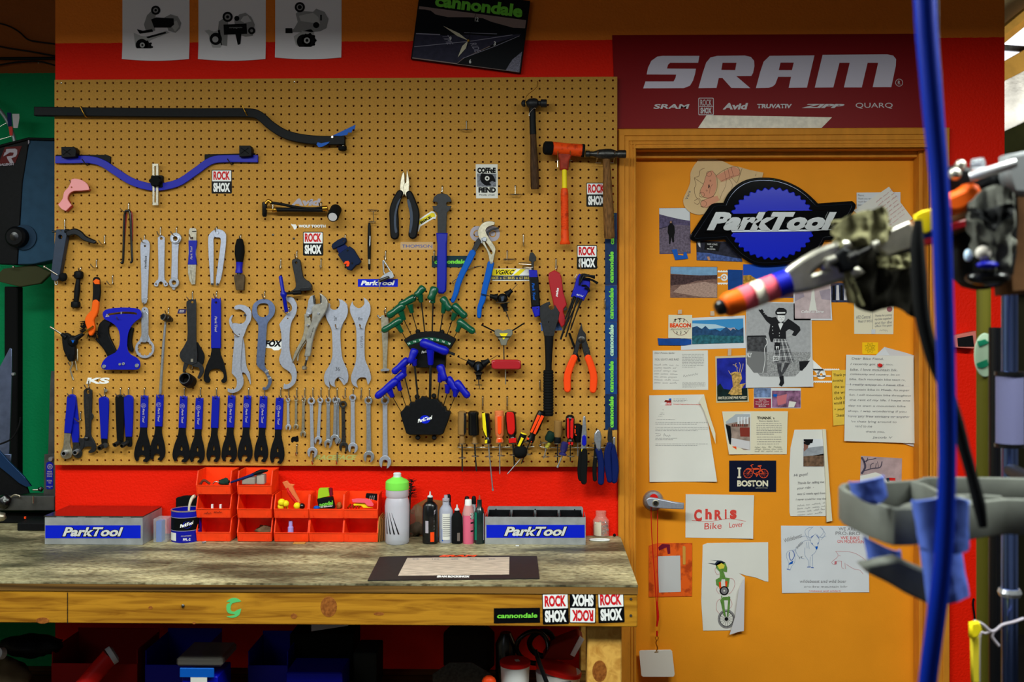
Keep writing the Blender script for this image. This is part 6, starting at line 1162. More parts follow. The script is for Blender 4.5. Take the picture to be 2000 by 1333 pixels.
solo('valve_bits','red and brass valve bits left of the tyre levers','bits',*[tube(M['red_tool'] if k % 2 else M['brass'],[bp(1,4,-.8+.16*k,.42,.012),bp(1,4,-.7+.16*k,.52,.03)],.003,8,1) for k in range(5)],kind='stuff')
T = thing('chain_brush','small black brush standing at the back of the right bin','brush');part(T,'head',prism(M['blk'],q('1720,328 1825,335 1825,400 1712,370'),yf+.03,yf+.04,bev=.001));part(T,'teeth',*[tube(M['white'],[W(*S('M','%g,345' % u)[0],yf+.029),W(*S('M','%g,385' % (u-4))[0],yf+.029)],.0007,5,1) for u in (1765,1785,1805)])
T = thing('grey_block','grey plastic block in the top bin under the blue tool','block');part(T,'block',box(mat('grey_box',(150,140,130),.6),bp(2,1,-.78,.42,.002),bp(2,1,.0,.72,.035),.002));part(T,'end',box(mat('grey_box2',(170,160,150),.6),bp(2,1,.02,.40,.012),bp(2,1,.5,.82,.04),.002))
solo('blue_tool','blue and black long tool lying across two top bins','tool',tube(M['blue_deep'],[bp(2,0,1.02,.52,-.004),bp(2,1,-.45,.75,.004),bp(2,1,-.1,.85,.008)],[.003,.0045,.005],8),tube(M['blk'],[bp(2,1,-.1,.85,.008),bp(2,1,.3,.95,.012),bp(2,1,.72,1.0,.014)],[.005,.007,.002],8))
solo('dark_rag','dark green scrap on the right edge of the top left bin','rag',ball(mat('dark_green_rag',(30,52,44),.9),bp(2,0,.55,.50,.012),.013,(1.3,1,.8),12,.5,5));solo('brown_strap','brown leather curl in the top left bin','strap',tube(mat('leather',(100,50,36),.6),[bp(2,0,-.85,.42,.01),bp(2,0,-.65,.58,.01),bp(2,0,-.3,.42,.012)],.004));solo('metal_ring','pale metal ring lying in the top left bin','ring',tube(M['wire'],[bp(2,0,-.12,.42,.01),bp(2,0,.02,.52,.01),bp(2,0,.18,.50,.012),bp(2,0,.3,.42,.012)],.0018))
solo('envelope','folded brown kraft envelopes wedged right of bins','envelope',*[box(mat('kraft_%d' % k,(176-14*k,120-10*k,56),.8),(W(737.5+3*k,1040,yf).x,yf+.008*k,BT),(W(740+3*k,1040,yf).x,yf+.075,BT+.078-.004*k),.0004,rot=Matrix.Rotation(rad(5-2*k),4,'Y')) for k in range(4)])
solo('cardboard_scrap','little tan cardboard scrap under the front of the middle bin','scrap',box(mat('tan_card',(196,140,70),.8),BP_(572,1063.5)+Vector((0,0,.0002)),BP_(597,1061.5)+Vector((0,.006,.0025)),0))
solo('loose_nut','loose steel nut in front of the lower left bin','nut',lathe(M['steel'],BP_(395,1062)+Vector((0,0,.003)),BP_(402,1061)+Vector((0,0,.003)),[(0,.0015),(0,.003),(1,.003),(1,.0015)],6))
# bottles
def bottle(label,cpx,base,prof,mm,n=28,flat=1.0,dy=.0,cat='bottle',name='bottle'):
    """prof: (photo y of ring, half width px) from base up"""
    T = thing(name,label,cat);y0 = BY(cpx,base)+dy;c = W(cpx,base,y0);c.z = BT;k = sc(y0);r0 = prof[0][1]*k;cc = Vector((c.x,y0+r0*flat,BT))
    z0 = prof[0][0];hh = (z0-prof[-1][0])*k;pr = [((z0-a)*k/hh,max(b,.05)*k) for a,b in prof]
    part(T,'body',lathe(mm,cc,cc+Vector((0,0,hh)),pr,n,40,flat));return T,cc,k
T,c,k = bottle('clear water bottle with a bright green screw cap and black stripes',773,1066,[(1065,21),(1062,23.5),(1030,24),(990,24.5),(980,23),(974,20.5),(970,23),(958,22.5)],mat('bottle_plastic',(206,208,222),.3,alpha=.72,spec=.5))
part(T,'cap',lathe(mat('cap_green',(128,226,84),.35),c+Vector((0,0,107*k)),c+Vector((0,0,131*k)),[(0,23*k),(.1,23.5*k),(.6,23*k),(.75,20*k),(.9,12*k),(1,9*k)],28),label='bright green cap');part(T,'nozzle',lathe(M['paper_cool'],c+Vector((0,0,130*k)),c+Vector((0,0,139.5*k)),[(0,8*k),(.6,7.5*k),(.8,8*k),(1,6*k)],18))
for j in range(4):
    a0 = -58+13*j;n_ = 10;vs = []
    for i in range(n_+1):
        t = i/n_;a = rad(a0+(8+6*j)*t*1.3-0);wz = .0;r_ = 24.7*k
        aw = rad(a0+(6+9*j)*(1-t)*0+(9+7*j)*t);z_ = (66-44*t-0*j)*k if False else (64-42*t)*k
        vs += [(c.x+r_*sin(aw),c.y-r_*cos(aw),c.z+z_),(c.x+r_*sin(aw+rad(6*t+1)),c.y-r_*cos(aw+rad(6*t+1)),c.z+z_)]
    part(T,'stripe',mesh(vs,[(2*i,2*i+2,2*i+3,2*i+1) for i in range(n_)],M['ink'],60))
T = thing('bench_brush','black bristle brush standing behind the water bottle','brush');pc = W(800,975,-.02);part(T,'handle',tube(M['steel_dark'],[Vector((pc.x-.002,-.02,BT)),Vector((pc.x,-.02,BT+.10)),W(803,945,-.02)],.003));R_ = random.Random(5)
tagit(part(T,'bristles',*[tube(M['blk_matte'],[W(803,y_,-.02),W(803,y_,-.02)+Vector((R_.uniform(-1,1)*.018,R_.uniform(-1,1)*.012,R_.uniform(-.004,.008)))],.0008,4,1) for y_ in [938+R_.uniform(0,34) for _ in range(110)]]),kind='stuff')
solo('plastic_bag','cloudy plastic bag with dark parts behind the water bottle','bag',ball(mat('cloudy_bag',(140,120,100),.3,alpha=.45),BP_(811,1052)+Vector((0,.03,.046)),.046,(.75,.6,1.0),14,.25,8));solo('bag_contents','dark rubber lumps inside the cloudy bag','parts',ball(M['blk'],BP_(812,1052)+Vector((0,.03,.022)),.022,(1.2,.8,.9),12,.5,4)); 
solo('cardboard_box','open brown cardboard flap behind the black bottle','box',prism(mat('card_brown',(150,90,50),.8),[(W(809,990,0).x,W(809,988,0).z),(W(832,980,0).x,W(832,976,0).z),(W(868,980,0).x,W(868,980,0).z),(W(868,980,0).x,BT),(W(815,980,0).x,BT)],.002,.012))
T,c,k = bottle('black squeeze bottle with orange label patch and pale nozzle tip',839,1064,[(1064,14),(1062,15.2),(1010,15.2),(990,14.5),(984,10),(981,5.6),(974,5.6),(972,6)],M['blk_gloss'],flat=.75)
part(T,'nozzle',lathe(M['paper_grey'],c+Vector((0,0,91*k)),c+Vector((0,0,102*k)),[(0,6*k),(.25,4.5*k),(.35,2*k),(1,1.2*k)],14));part(T,'label',wrap(M['st_silver'],c+Vector((0,3.6*k,0)),15.5*k,-62,-8,22*k,46*k),label='grey label');part(T,'label',wrap(M['orange_hi'],c+Vector((0,3.6*k,0)),15.6*k,6,62,5*k,24*k),label='orange label');part(T,'lettering',wraptext(M['st_silver'],'REVOLVER',c+Vector((0,3.6*k,0)),15.6*k,42,48*k,40*k,5*k,0,.03,90))
T,c,k = bottle('clear bottle with grey cap, white label and blue liquid',870,1062,[(1062,13),(1060,13.6),(1000,13.6),(994,11),(988,6.5),(980,6.5)],mat('clear_pet',(176,178,196),.3,alpha=.85),flat=.75)
part(T,'cap',lathe(M['st_silver'],c+Vector((0,0,82*k)),c+Vector((0,0,93*k)),[(0,7*k),(.4,7*k),(.45,4*k),(1,3.6*k)],16));part(T,'label',wrap(M['paper'],c+Vector((0,3.2*k,0)),14*k,-26,66,7*k,58*k),label='white printed label');part(T,'liquid',wrap(M['blue_mid'],c+Vector((0,3.2*k,0)),13.8*k,-66,-20,4*k,28*k),label='blue liquid');part(T,'print',*[wrap(M['ink_soft'],c+Vector((0,3.2*k,0)),14.1*k,-20,55,(14+4*i)*k,(15.3+4*i)*k) for i in range(10)])
T,c,k = bottle('small black bottle with pale pointed tip, shortest of the row',892,1063.5,[(1063,10),(1061,10.6),(1012,10.6),(1005,8),(1002,5),(998,5)],M['blk_matte'],flat=.8);part(T,'nozzle',lathe(M['paper_grey'],c+Vector((0,0,65*k)),c+Vector((0,0,76*k)),[(0,5*k),(.3,4*k),(.4,2*k),(1,1.2*k)],12));part(T,'label',wrap(mat('dull_label',(110,100,96),.6),c+Vector((0,2*k,0)),10.8*k,5,70,6*k,22*k))
T,c,k = bottle('bottle of pink fluid with a white cap and checkered label',914,1064,[(1064,10.2),(1062,10.8),(1008,10.8),(998,10),(992,7.5),(989,7)],mat('pink_fluid',(220,96,130),.25,coat=.3));part(T,'shoulder',lathe(mat('pink_clear',(214,160,160),.2,alpha=.8),c+Vector((0,0,56*k)),c+Vector((0,0,75*k)),[(0,11.1*k),(.5,10.4*k),(1,7.6*k)],24));part(T,'cap',lathe(M['white'],c+Vector((0,0,74*k)),c+Vector((0,0,86*k)),[(0,7*k),(.9,6.6*k),(1,6*k)],18));part(T,'label',*[wrap(M['ink'] if (i+j) % 2 else M['white'],c,11.1*k,28+11*i,39+11*i,(58-3*j)*k,(61-3*j)*k,3) for i in range(4) for j in range(4)],*[wrap(M['ink_pink'] if i % 2 else M['ink'],c,11.1*k,28,68,(40-8*i)*k,(43-8*i)*k) for i in range(4)],label='checkered label')
T,c,k = bottle('dark green bottle with a slim neck beside the steel tray',936,1064,[(1064,9.6),(1062,10),(1005,10),(996,8),(992,5),(978,4.6)],mat('bottle_green',(10,34,34),.25,coat=.3));part(T,'nozzle',lathe(mat('rust_tip',(150,80,60),.5),c+Vector((0,0,85*k)),c+Vector((0,0,94*k)),[(0,2.4*k),(1,1.2*k)],10));part(T,'label',wrap(mat('teal_label',(20,120,96),.5),c,10.2*k,-72,-30,8*k,62*k),wrap(M['st_silver'],c,10.2*k,50,62,8*k,60*k),label='teal label')
for (px,pt,r_,mt,l) in ((876,966,5,'blk','black-capped bottle hiding behind the blue liquid bottle'),(912,970,5,'blk','black-capped teal bottle behind the pink one'),(925.5,969.5,4.6,'blk','silver bottle with black cap behind the pink one')):
    y_ = -.045;T = thing('bottle',l,'bottle');w_ = W(px,pt,y_);k = sc(y_);part(T,'cap',lathe(M['blk'],(w_.x,y_,w_.z-15*k),(w_.x,y_,w_.z),[(0,r_*k),(.8,r_*.9*k),(1,r_*.6*k)],14));part(T,'body',lathe({876: M['slate'],912: mat('teal_pale',(110,180,170),.4),925.5: M['steel']}[px],(w_.x,y_,BT),(w_.x,y_,w_.z-15*k),[(0,9*k),(.75,9*k),(.85,6*k),(1,4*k)],18))
T = thing('nut_jar','small clear jar of steel nuts at the right end of the bench','jar');c = BP_(1174.5,1050);c.y += .02;k = sc(-.02)
part(T,'jar',lathe(mat('jar_glass',(226,196,180),.12,alpha=.35,spec=.6),c,c+Vector((0,0,50*k)),[(0,14*k),(.03,16*k),(.62,16*k),(.75,11*k),(.8,10*k),(.98,10.5*k),(1,9*k)],24));R_ = random.Random(2)
nuts = [lathe(M['steel'],p,p+Vector((R_.uniform(-1,1),R_.uniform(-1,1),R_.uniform(-1,1))).normalized()*.003,[(0,.0018),(0,.0036),(1,.0036),(1,.0018)],6,capped=False) for p in [c+Vector((R_.uniform(-12,12)*k,R_.uniform(-12,12)*k,R_.uniform(2,30)*k)) for _ in range(90)]]
tagit(part(T,'nuts',*nuts),kind='stuff');part(T,'label',wrap(M['paper_cream'],c,16.2*k,-60,-2,3*k,30*k),label='pale paper label')
solo('white_ring','flat white plastic ring in front of the jar of nuts','ring',tube(M['white'],[BP_(1171,1057)+Vector((.030*cos(a),.011*sin(a),.003)) for a in [2*PI*i/24 for i in range(25)]],.0028,8,1));solo('black_bead','small black rubber bead right of the jar','bead',ball(M['blk'],BP_(1200,1049)+Vector((0,0,.005)),.005))
solo('paper_shred','tiny white paper shred in front of the steel tray','scrap',box(M['white'],BP_(1007,1068)+Vector((0,0,.0003)),BP_(1014,1066)+Vector((0,0,.001)),0))
# bench mat
def bpoly(m,s,k,up,th=.001):
    P = [BP_(p[0],p[1]) for p in S(k,s)];return prism(m,[(p.x,p.y) for p in P],BT+up,BT+up+th,'z')
T = thing('bench_mat','black rubber brand mat with a worn pale centre lying on the bench','mat');part(T,'mat',bpoly(mat('mat_black',(34,28,28),.6,var=.15,vs=60,spec=.3),'46,762 130,758 700,746 780,752 1275,755 1295,930 420,940 -48,945','N',.0005,.003));part(T,'worn_center',bpoly(mat('mat_pale',(190,172,156),.6,var=.22,vs=26,stretch=(1,4,1)),'262,772 1060,765 1058,902 190,912','N',.0036,.0004),label='worn pale writing panel')
def btext(m,s,cx,cy,w,h,up,shear=0,bold=.04):
    me = text(m,s,cx,cy,w,h,0,0,shear,bold);cu = bpy.data.curves
    bpy.data.meshes.remove(me);c = bpy.data.curves.new('t','FONT');c.body = s;c.fill_mode = 'FRONT';c.offset = bold;c.resolution_u = 3;me = from_curve(c)
    xs = [v.co.x for v in me.vertices];ys = [v.co.y for v in me.vertices];x0,x1,y0,y1 = min(xs),max(xs),min(ys),max(ys)
    for v in me.vertices:
        q = -((v.co.y-y0)/(y1-y0)-.5)*h;u = ((v.co.x-x0)/(x1-x0)-.5)*w-shear*q;p = BP_(cx+u,cy+q);v.co = (p.x,p.y,BT+up)
    me.update();return fin(me,m)
part(T,'lettering',btext(M['orange_hi'],'SRAM',895,1088.8,70,3.6,.0038,2,.06),label='orange brand word');part(T,'lettering',btext(M['st_white'],'SRAM ROCKSHOX',885.5,1129.5,64,4,.0038,.3,.07),label='white brand word');part(T,'markings',*[btext(M['ink_soft'],s,x_,1095.5,14,2.2,.0042,0,.02) for s,x_ in (('0',812),('100',851),('200',888),('300',924),('400',960))])

# ================================================================== under the bench
SH = .52
def ubox(m,px0,px1,pt,y,d,zb=SH,bev=.003): return box(m,(W(px0,1300,y).x,y,zb),(W(px1,1300,y).x,y+d,W(px0,pt,y).z),bev)
def openbin(label,px0,px1,pt,y,d,m,name='storage_bin',cat='bin'):
    T = thing(name,label,cat);x0,x1 = W(px0,1300,y).x,W(px1,1300,y).x;z1 = W(px0,pt,y).z;t = .003
    part(T,'front_wall',box(m,(x0,y,SH),(x1,y+t,z1-.05),.001));part(T,'back_wall',box(m,(x0,y+d-t,SH),(x1,y+d,z1),.001));part(T,'side',box(m,(x0,y+t,SH),(x0+t,y+d-t,z1-.01),.001));part(T,'side',box(m,(x1-t,y+t,SH),(x1,y+d-t,z1-.01),.001));part(T,'floor',box(m,(x0+t,y+t,SH),(x1-t,y+d-t,SH+t),0));return T
openbin('red open bin in the shadows under the bench',100,268,1262,-.32,.17,mat('dark_red_bin',(150,20,20),.5));openbin('blue open bin under bench behind the clear-lidded case',283,395,1265,-.33,.18,M['blue']);openbin('blue open bin under the bench with a card on its rim',484,562,1266,-.30,.16,M['blue'])
solo('blue_box','bright blue box low under the bench, beside the open blue bin','box',ubox(M['blue'],558,668,1314,-.40,.12));solo('card_strip','pale card standing behind the blue bin under the bench','card',ubox(M['paper_grey'],499,563,1256,-.13,.003,bev=0)); 
T = thing('plastic_case','blue case with clear lid under the bench','case');y_ = -.47;part(T,'body',ubox(M['blue'],355,425,1322,y_,.12));part(T,'lid',box(mat('smoky_lid',(110,106,100),.3,alpha=.7),(W(345,1300,y_).x,y_-.005,W(345,1302,y_).z),(W(435,1300,y_).x,y_+.13,W(345,1284,y_).z),.006));part(T,'latch',box(M['blue_mid'],(W(353,1300,y_).x,y_-.010,W(345,1322,y_).z),(W(420,1300,y_).x,y_-.005,W(345,1303,y_).z),.002));part(T,'tag',box(M['paper'],(W(375,1300,y_).x,y_-.0115,W(345,1334,y_).z),(W(407,1300,y_).x,y_-.0105,W(345,1321,y_).z),0))
T = thing('red_tube','red cylinder with white end cap lying aslant under the bench','tube');part(T,'tube',lathe(M['red'],W(160,1345,-.40),W(215,1283,-.36),[(0,.025),(1,.025)],24));part(T,'cap',lathe(M['paper_cool'],W(214,1284,-.361),W(226,1276,-.352),[(0,.026),(.7,.026),(1,.018)],24))
solo('black_pouch','long black pouch at the far left under the bench','pouch',ball(M['blk'],W(62,1262,-.30),.06,(1.5,.8,.5),14,.2,6));solo('white_tub','pale round lid at the left edge under the bench','lid',lathe(M['paper_cool'],W(-6,1277,-.42),W(4,1277,-.40),[(0,.016),(1,.016)],18));solo('tan_pouch','dim tan bag at the lower left under the bench','bag',ball(mat('tan_bag',(90,76,56),.9),W(10,1330,-.35),.07,(1,.8,.9),12,.3,2))
solo('dark_box','tall black equipment case under the middle of the bench','case',ubox(M['blk_matte'],566,690,1238,-.22,.12));solo('dark_box','black padded case right of the tall one under the bench','case',ubox(mat('charcoal',(34,38,36),.8),690,736,1276,-.30,.12));solo('paper_sheet','pale slanted sheet tucked right below the bench beam','paper',prism(M['paper_grey'],[(W(608,1222,-.25).x,W(608,1215,-.25).z),(W(680,1222,-.25).x,W(680,1215,-.25).z),(W(680,1222,-.25).x,W(680,1223,-.25).z),(W(608,1222,-.25).x,W(608,1234,-.25).z)],-.25,-.248))
solo('steel_plate','grey eight-sided steel plate leaning under the bench','plate',prism(M['steel_dark'],[(W(u,v,-.36).x,W(u,v,-.36).z) for u,v in ((845,1318),(878,1295),(922,1295),(958,1316),(962,1345),(845,1345))],-.36,-.356));solo('dark_backpack','dark brown bag hanging behind the steel plate','bag',ubox(mat('dark_brown_bag',(36,28,24),.9),865,965,1230,-.16,.06,bev=.02));solo('orange_cone','orange plastic cap in front of the steel plate','cap',ball(M['orange_hi'],W(955,1333,-.42),.02,(1,.8,.9)))
T = thing('bucket','round white tub with red lid and price tag under bench','tub');c = W(1006,1325,-.40);c.z = SH+.09;part(T,'tub',lathe(M['white'],(c.x,c.y,SH),(c.x,c.y,c.z),[(0,.036),(1,.040)],28));part(T,'lid',lathe(M['red'],(c.x,c.y,c.z),(c.x,c.y,c.z+.012),[(0,.042),(.8,.042),(1,.038)],28));part(T,'price_tag',box(M['paper'],(c.x,c.y-.012,c.z+.0121),(c.x+.012,c.y+.004,c.z+.0127),0,rot=Matrix.Rotation(.3,4,'Z')))
w_ = W(1006,1300,-.40);dz = W(1006,1290,-.40).z-(c.z+.012); 
for o in T.children: o.location.z += dz
solo('dark_block','dark block holding up the red-lidded round tub','block',box(M['blk_matte'],(c.x-.05,c.y-.03,SH),(c.x+.05,c.y+.05,SH+dz-.001),.002))
T = thing('bucket','oval white tub with tilted red lid beside the bench leg','tub');c2 = W(1090,1320,-.38);part(T,'tub',lathe(M['white'],(c2.x,c2.y,SH),(c2.x,c2.y,c2.z+.012),[(0,.055),(1,.062)],30,flat=.8));part(T,'lid',lathe(M['red'],(c2.x,c2.y,c2.z+.012),(c2.x+.003,c2.y,c2.z+.024),[(0,.065),(.8,.065),(1,.06)],30,flat=.8));part(T,'label',wrap(M['ink_soft'],Vector((c2.x,c2.y+.012,c2.z)),.0625,5,40,-.02,0),wrap(M['red'],Vector((c2.x,c2.y+.012,c2.z)),.0625,42,62,-.03,.004))
solo('red_lidded_box','red and white box tipped against the bench leg','box',prism(mat('brown_red',(130,30,20),.5),[(W(u,v,-.33).x,W(u,v,-.33).z) for u,v in ((1078,1262),(1130,1242),(1140,1252),(1120,1290),(1060,1290))],-.33,-.26,bev=.003),prism(M['white'],[(W(u,v,-.335).x,W(u,v,-.335).z) for u,v in ((1133,1243),(1141,1250),(1122,1284),(1114,1280))],-.335,-.331))
ring = lambda c,r_,m_,w: tube(m_,[Vector(c)+Vector((r_*cos(a),.01*sin(a*2),r_*sin(a))) for a in [2*PI*i/28 for i in range(29)]],w,8,1)
solo('black_hose','coiled black hose and tyre hanging under the bench right end','hose',ring(W(1040,1265,-.3),.045,M['blk_gloss'],.007),ring(W(1058,1258,-.28),.035,M['blk'],.008));solo('black_strap','black strap running down past the oval red-lidded tub','strap',tube(M['blk'],[W(1045,1270,-.45),W(1055,1300,-.46),W(1072,1345,-.46)],.006));solo('shiny_bottle','shiny black bottle in the dark beside coiled hose','bottle',lathe(M['blk_gloss'],(W(988,1262,-.28).x,-.28,SH),(W(988,1262,-.28).x,-.28,W(988,1236,-.28).z),[(0,.03),(.8,.03),(1,.015)],20))

# ================================================================== recess at the far left
def cable(label,s,y,r,m='blk'): return solo('cable',label,'cable',tube(M[m],px3('Z',s,y),r,6))
yr = YR-.012
cable('uppermost black cable sagging across the dim brown wall','-60,170 60,200 150,250 220,310 320,330 440,345',yr,.003);cable('second thin cable on the dim brown wall','-60,350 60,375 250,405 440,440',yr,.003);cable('lowest cable with a clip near the green paint line','-60,520 100,490 300,480 440,515',yr-.005,.003);solo('cable_duct','dark horizontal conduit above the green wall','conduit',tube(M['blk'],px3('Z','-80,458 450,455',yr-.01),.006,8,1));solo('cable_clip','tiny shiny clip on the lowest cable','clip',ball(M['wire'],px3('Z','300,492',yr-.012)[0],.0022))
T = thing('bicycle_wheel','pale rim of a bicycle wheel at the top left edge','wheel');yw = .45;cc_ = W(-95,300,yw);R0 = (W(26,270,yw)-W(-95,270,yw)).x*1.04
arc = [cc_+Vector((R0*cos(a),0,R0*sin(a))) for a in [2*PI*i/64 for i in range(65)]];part(T,'rim',tube(mat('rim_grey',(150,160,164),.4,.5),arc,.007,8,1));part(T,'spokes',*[tube(M['wire'],[cc_,cc_+Vector((R0*cos(a),0,R0*sin(a)))],.001,4,1) for a in [2*PI*i/28+.05 for i in range(28)]]);part(T,'hub',lathe(M['steel'],cc_+Vector((0,-.03,0)),cc_+Vector((0,.03,0)),[(0,.02),(1,.02)],16));part(T,'decal',plate(M['paper_grey'],[S('Z','95,890 150,890 152,920 138,1000 105,1000')],yw-.01,.001,0),plate(M['blue_deep'],[S('Z','55,880 88,880 92,980 62,990')],yw-.01,.001,0),plate(M['ink_red'],[S('Z','66,990 98,990 98,1060 76,1058')],yw-.01,.001,0))
T = thing('sales_display','big dark blue angled display panel with a brand emblem at left','display');yd = .30
part(T,'side_face',plate(mat('display_blue',(40,72,98),.6,var=.1,vs=30),[S('o','172,440 330,442 345,1160 200,1192 60,1195 85,1000 130,700')],yd,.08,.003));part(T,'front_face',plate(M['blk'],[S('o','172,438 30,472 8,482 -60,520 -60,1190 100,1195 130,700')],yd-.004,.06,.003),label='black front face')
part(T,'edge',tube(M['blk'],px3('o','-60,500 10,480 172,438 345,442',yd-.006),.005,8,1));part(T,'emblem',plate(mat('emblem_red',(90,24,24),.5),[S('o','30,488 132,482 92,585 -10,592')],yd-.0055,.001,0),plate(M['st_silver'],[S('o','38,500 92,497 104,505 104,530 96,545 68,556 84,585 60,585 45,560 40,545 78,540 84,522 60,520 20,545 28,520 34,520')],yd-.0068,.001,0),label='letter R emblem');part(T,'lettering',text(M['st_silver'],'RALEIGH',*S('o','38,593')[0],30,4.6,yd-.0065,-3,.2,.04));part(T,'tag',plate(M['st_silver'],[S('o','170,444 176,446 178,460 170,472')],yd-.0065,.001,0))
cw_ = px3('o','85,1030',yd-.04)[0];part(T,'caster',lathe(M['blk'],cw_,cw_+Vector((0,.04,0)),[(0,.028),(.2,.036),(1,.036)],28),lathe(M['blk_gloss'],cw_+Vector((0,-.002,0)),cw_+Vector((0,.002,0)),[(0,.006),(1,.024)],24))
part(T,'hub_disc',lathe(mat('display_blue_dim',(36,60,84),.6),cw_+Vector((.016,.034,.0)),cw_+Vector((.016,.045,0)),[(0,.044),(1,.044)],28));part(T,'support_leg',box(M['blk_matte'],(W(8,800,.34).x,.34,BT),(W(34,800,.34).x,.38,W(20,560,.34).z),.003));part(T,'foot_screw',ball(M['wire'],px3('o','82,1215',yd)[0],.005));part(T,'lower_shelf',plate(mat('olive_dark',(60,62,40),.8),[S('o','20,1230 200,1205 300,1250 240,1310 120,1330 -40,1290')],yd+.02,.02,.003))
# truing stand
T = thing('truing_stand','blue-grey steel wheel truing stand behind the left toolbox','stand');ts = mat('stand_steel',(104,116,150),.38,.8,var=.15,vs=30);tg = mat('stand_grey',(92,92,92),.45,.8,var=.2,vs=20);yt = .16
part(T,'upright',plate(ts,[S('p','50,368 58,372 58,490 45,920 -30,930 -30,520 12,440')],yt+.03,.006,.001));part(T,'upright',plate(tg,[S('p','262,486 330,486 330,930 246,930 256,560')],yt+.03,.006,.001));part(T,'bracket',plate(tg,[S('n','580,190 700,185 760,185 760,800 560,800 575,600')],yt+.01,.006,.001));part(T,'bracket',plate(ts,[S('n','-20,190 140,190 135,290 20,310 -20,300')],yt+.01,.006,.001))
part(T,'label',plate(M['blue_vinyl'],[S('n','600,310 612,292 640,282 670,290 690,310 692,620 680,640 612,640 600,620')],yt+.0085,.001,0),label='blue maker label');part(T,'label_text',*[text(M['st_silver'],s,*S('n','646,%g' % v)[0],w,h,yt+.0078,0,0,.03) for s,v,w,h in (('WHEEL',412,10,3),('TRUING',442,11,3),('STAND',472,10,3),('MODEL',530,10.5,3),('TS-2',558,6,3),('MADE IN THE',605,12,1.6),('USA',622,4,1.6))],plate(M['st_silver'],[circ(*S('n','650,348')[0],5.2,20),circ(*S('n','650,348')[0],4.2,20)],yt+.0076,.0006,0),*[ribbon(M['st_silver'],[S('n','650,348')[0],(S('n','650,348')[0][0]+4.5*cos(a),S('n','650,348')[0][1]+4.5*sin(a))],.6,yt+.0074) for a in [k*PI/4 for k in range(8)]])
part(T,'bolt',disc(M['steel'],*S('n','655,250')[0],4.6,yt+.002,yt+.01));part(T,'bolt',disc(M['steel'],*S('p','65,500')[0],3.5,yt+.02,yt+.03));part(T,'arm',plate(mat('arm_blue',(18,52,96),.4,.5),[S('n','-30,120 0,155 120,290 300,470 400,600 340,608 250,560 120,450 -30,330')],yt-.01,.008,.001));part(T,'arm_back',plate(M['blk'],[S('n','-30,200 0,165 340,608 370,690 200,720 -30,720')],yt+.0,.008,.001)); 
part(T,'base_bar',box(tg,(W(-60,980,yt).x,yt-.02,W(50,998,yt-.02).z),(W(112,980,yt).x,yt+.05,W(50,970,yt-.02).z),.002));part(T,'caliper',ball(M['blk_gloss'],px3('n','530,640',yt-.02)[0],.009,(1,.8,.9),12,.3,2));part(T,'adjuster_knob',ball(M['blk_gloss'],px3('n','50,800',yt-.03)[0],.024,(1,.8,1),12,.2,2));part(T,'caliper_knob',tube(M['wire'],px3('n','430,650 500,650',yt-.02),.003,8),tube(M['wire'],px3('n','432,730 432,825',yt-.03),.0028,8,1));part(T,'wing_nut',tube(M['steel_warm'],px3('n','140,745 190,715 250,725 260,745',yt-.03),.003));part(T,'lever',tube(M['blk'],px3('p','0,858 60,830 95,770 105,720',yt-.0),.003))
solo('black_tray','black tray on the bench under the truing stand','tray',box(M['blk'],(W(33,1030,.05).x,.05,BT),(W(-70+0,1030,.05).x*0+W(112,1030,.05).x-.002 if False else W(104,1030,.05).x,.16,BT+.026),.003));solo('black_board','low black base board behind the tray at the far left','board',box(M['blk_matte'],(W(-120,1020,.02).x,.17,BT),(xl-.01,.30,BT+.035),.003));solo('grey_casting','grey rounded metal casting at the left edge of the bench','part',ball(M['steel_warm'],W(-3,1010,.04),.02,(1.2,1,.8),12,.2,3));solo('orange_bit','tiny orange plastic bit beside the black tray','scrap',box(M['orange_hi'],W(47,1014,.12),W(50,1010,.12)+Vector((0,.004,0)),0))
# ================================================================== papers pinned to the door
DY = YD-.0006
def quadsheet(m,q,y=DY,lifts=(0,0,0,0),nx=10,ny=12,th=.0004,bow=0):
    (tl,tr,br,bl) = [p[:2] for p in q];vs,fs = [],[]
    for s in (0,1):
        for a in range(nx+1):
            for b in range(ny+1):
                u,v = a/nx,b/ny;x = (tl[0]*(1-u)+tr[0]*u)*(1-v)+(bl[0]*(1-u)+br[0]*u)*v;yy = (tl[1]*(1-u)+tr[1]*u)*(1-v)+(bl[1]*(1-u)+br[1]*u)*v
                o = 0
                for L,fu,fv in zip(lifts,(1-u,u,u,1-u),(1-v,1-v,v,v)): o += L*max(0,(fu+fv-1.45)/.55)**1.5
                o += bow*max(0,v-.9)/.1
                w = W(x,yy,y);vs.append((w.x,y-th*(1-s)-o,w.z))
    n = (nx+1)*(ny+1)
    for a in range(nx):
        for b in range(ny):
            k = a*(ny+1)+b;f = (k,k+1,k+ny+2,k+ny+1);fs.append(f);fs.append(tuple(t+n for t in f[::-1]))
    rim = [a*(ny+1) for a in range(nx+1)]+[nx*(ny+1)+b for b in range(1,ny+1)]+[a*(ny+1)+ny for a in range(nx-1,-1,-1)]+[b for b in range(ny-1,0,-1)]
    for i in range(len(rim)): p,r = rim[i],rim[(i+1) % len(rim)];fs.append((p,r,r+n,p+n))
    return mesh(vs,fs,m,60)
def paper(name,label,cat,k,s,m,y=DY,lifts=(0,0,0,0),part_name='sheet',group=None):
    T = thing(name,label,cat,group);part(T,part_name,quadsheet(M[m] if isinstance(m,str) else m,S(k,s),y,lifts));return T
fl = lambda m,k,s,y: flat(M[m] if isinstance(m,str) else m,S(k,s),y)
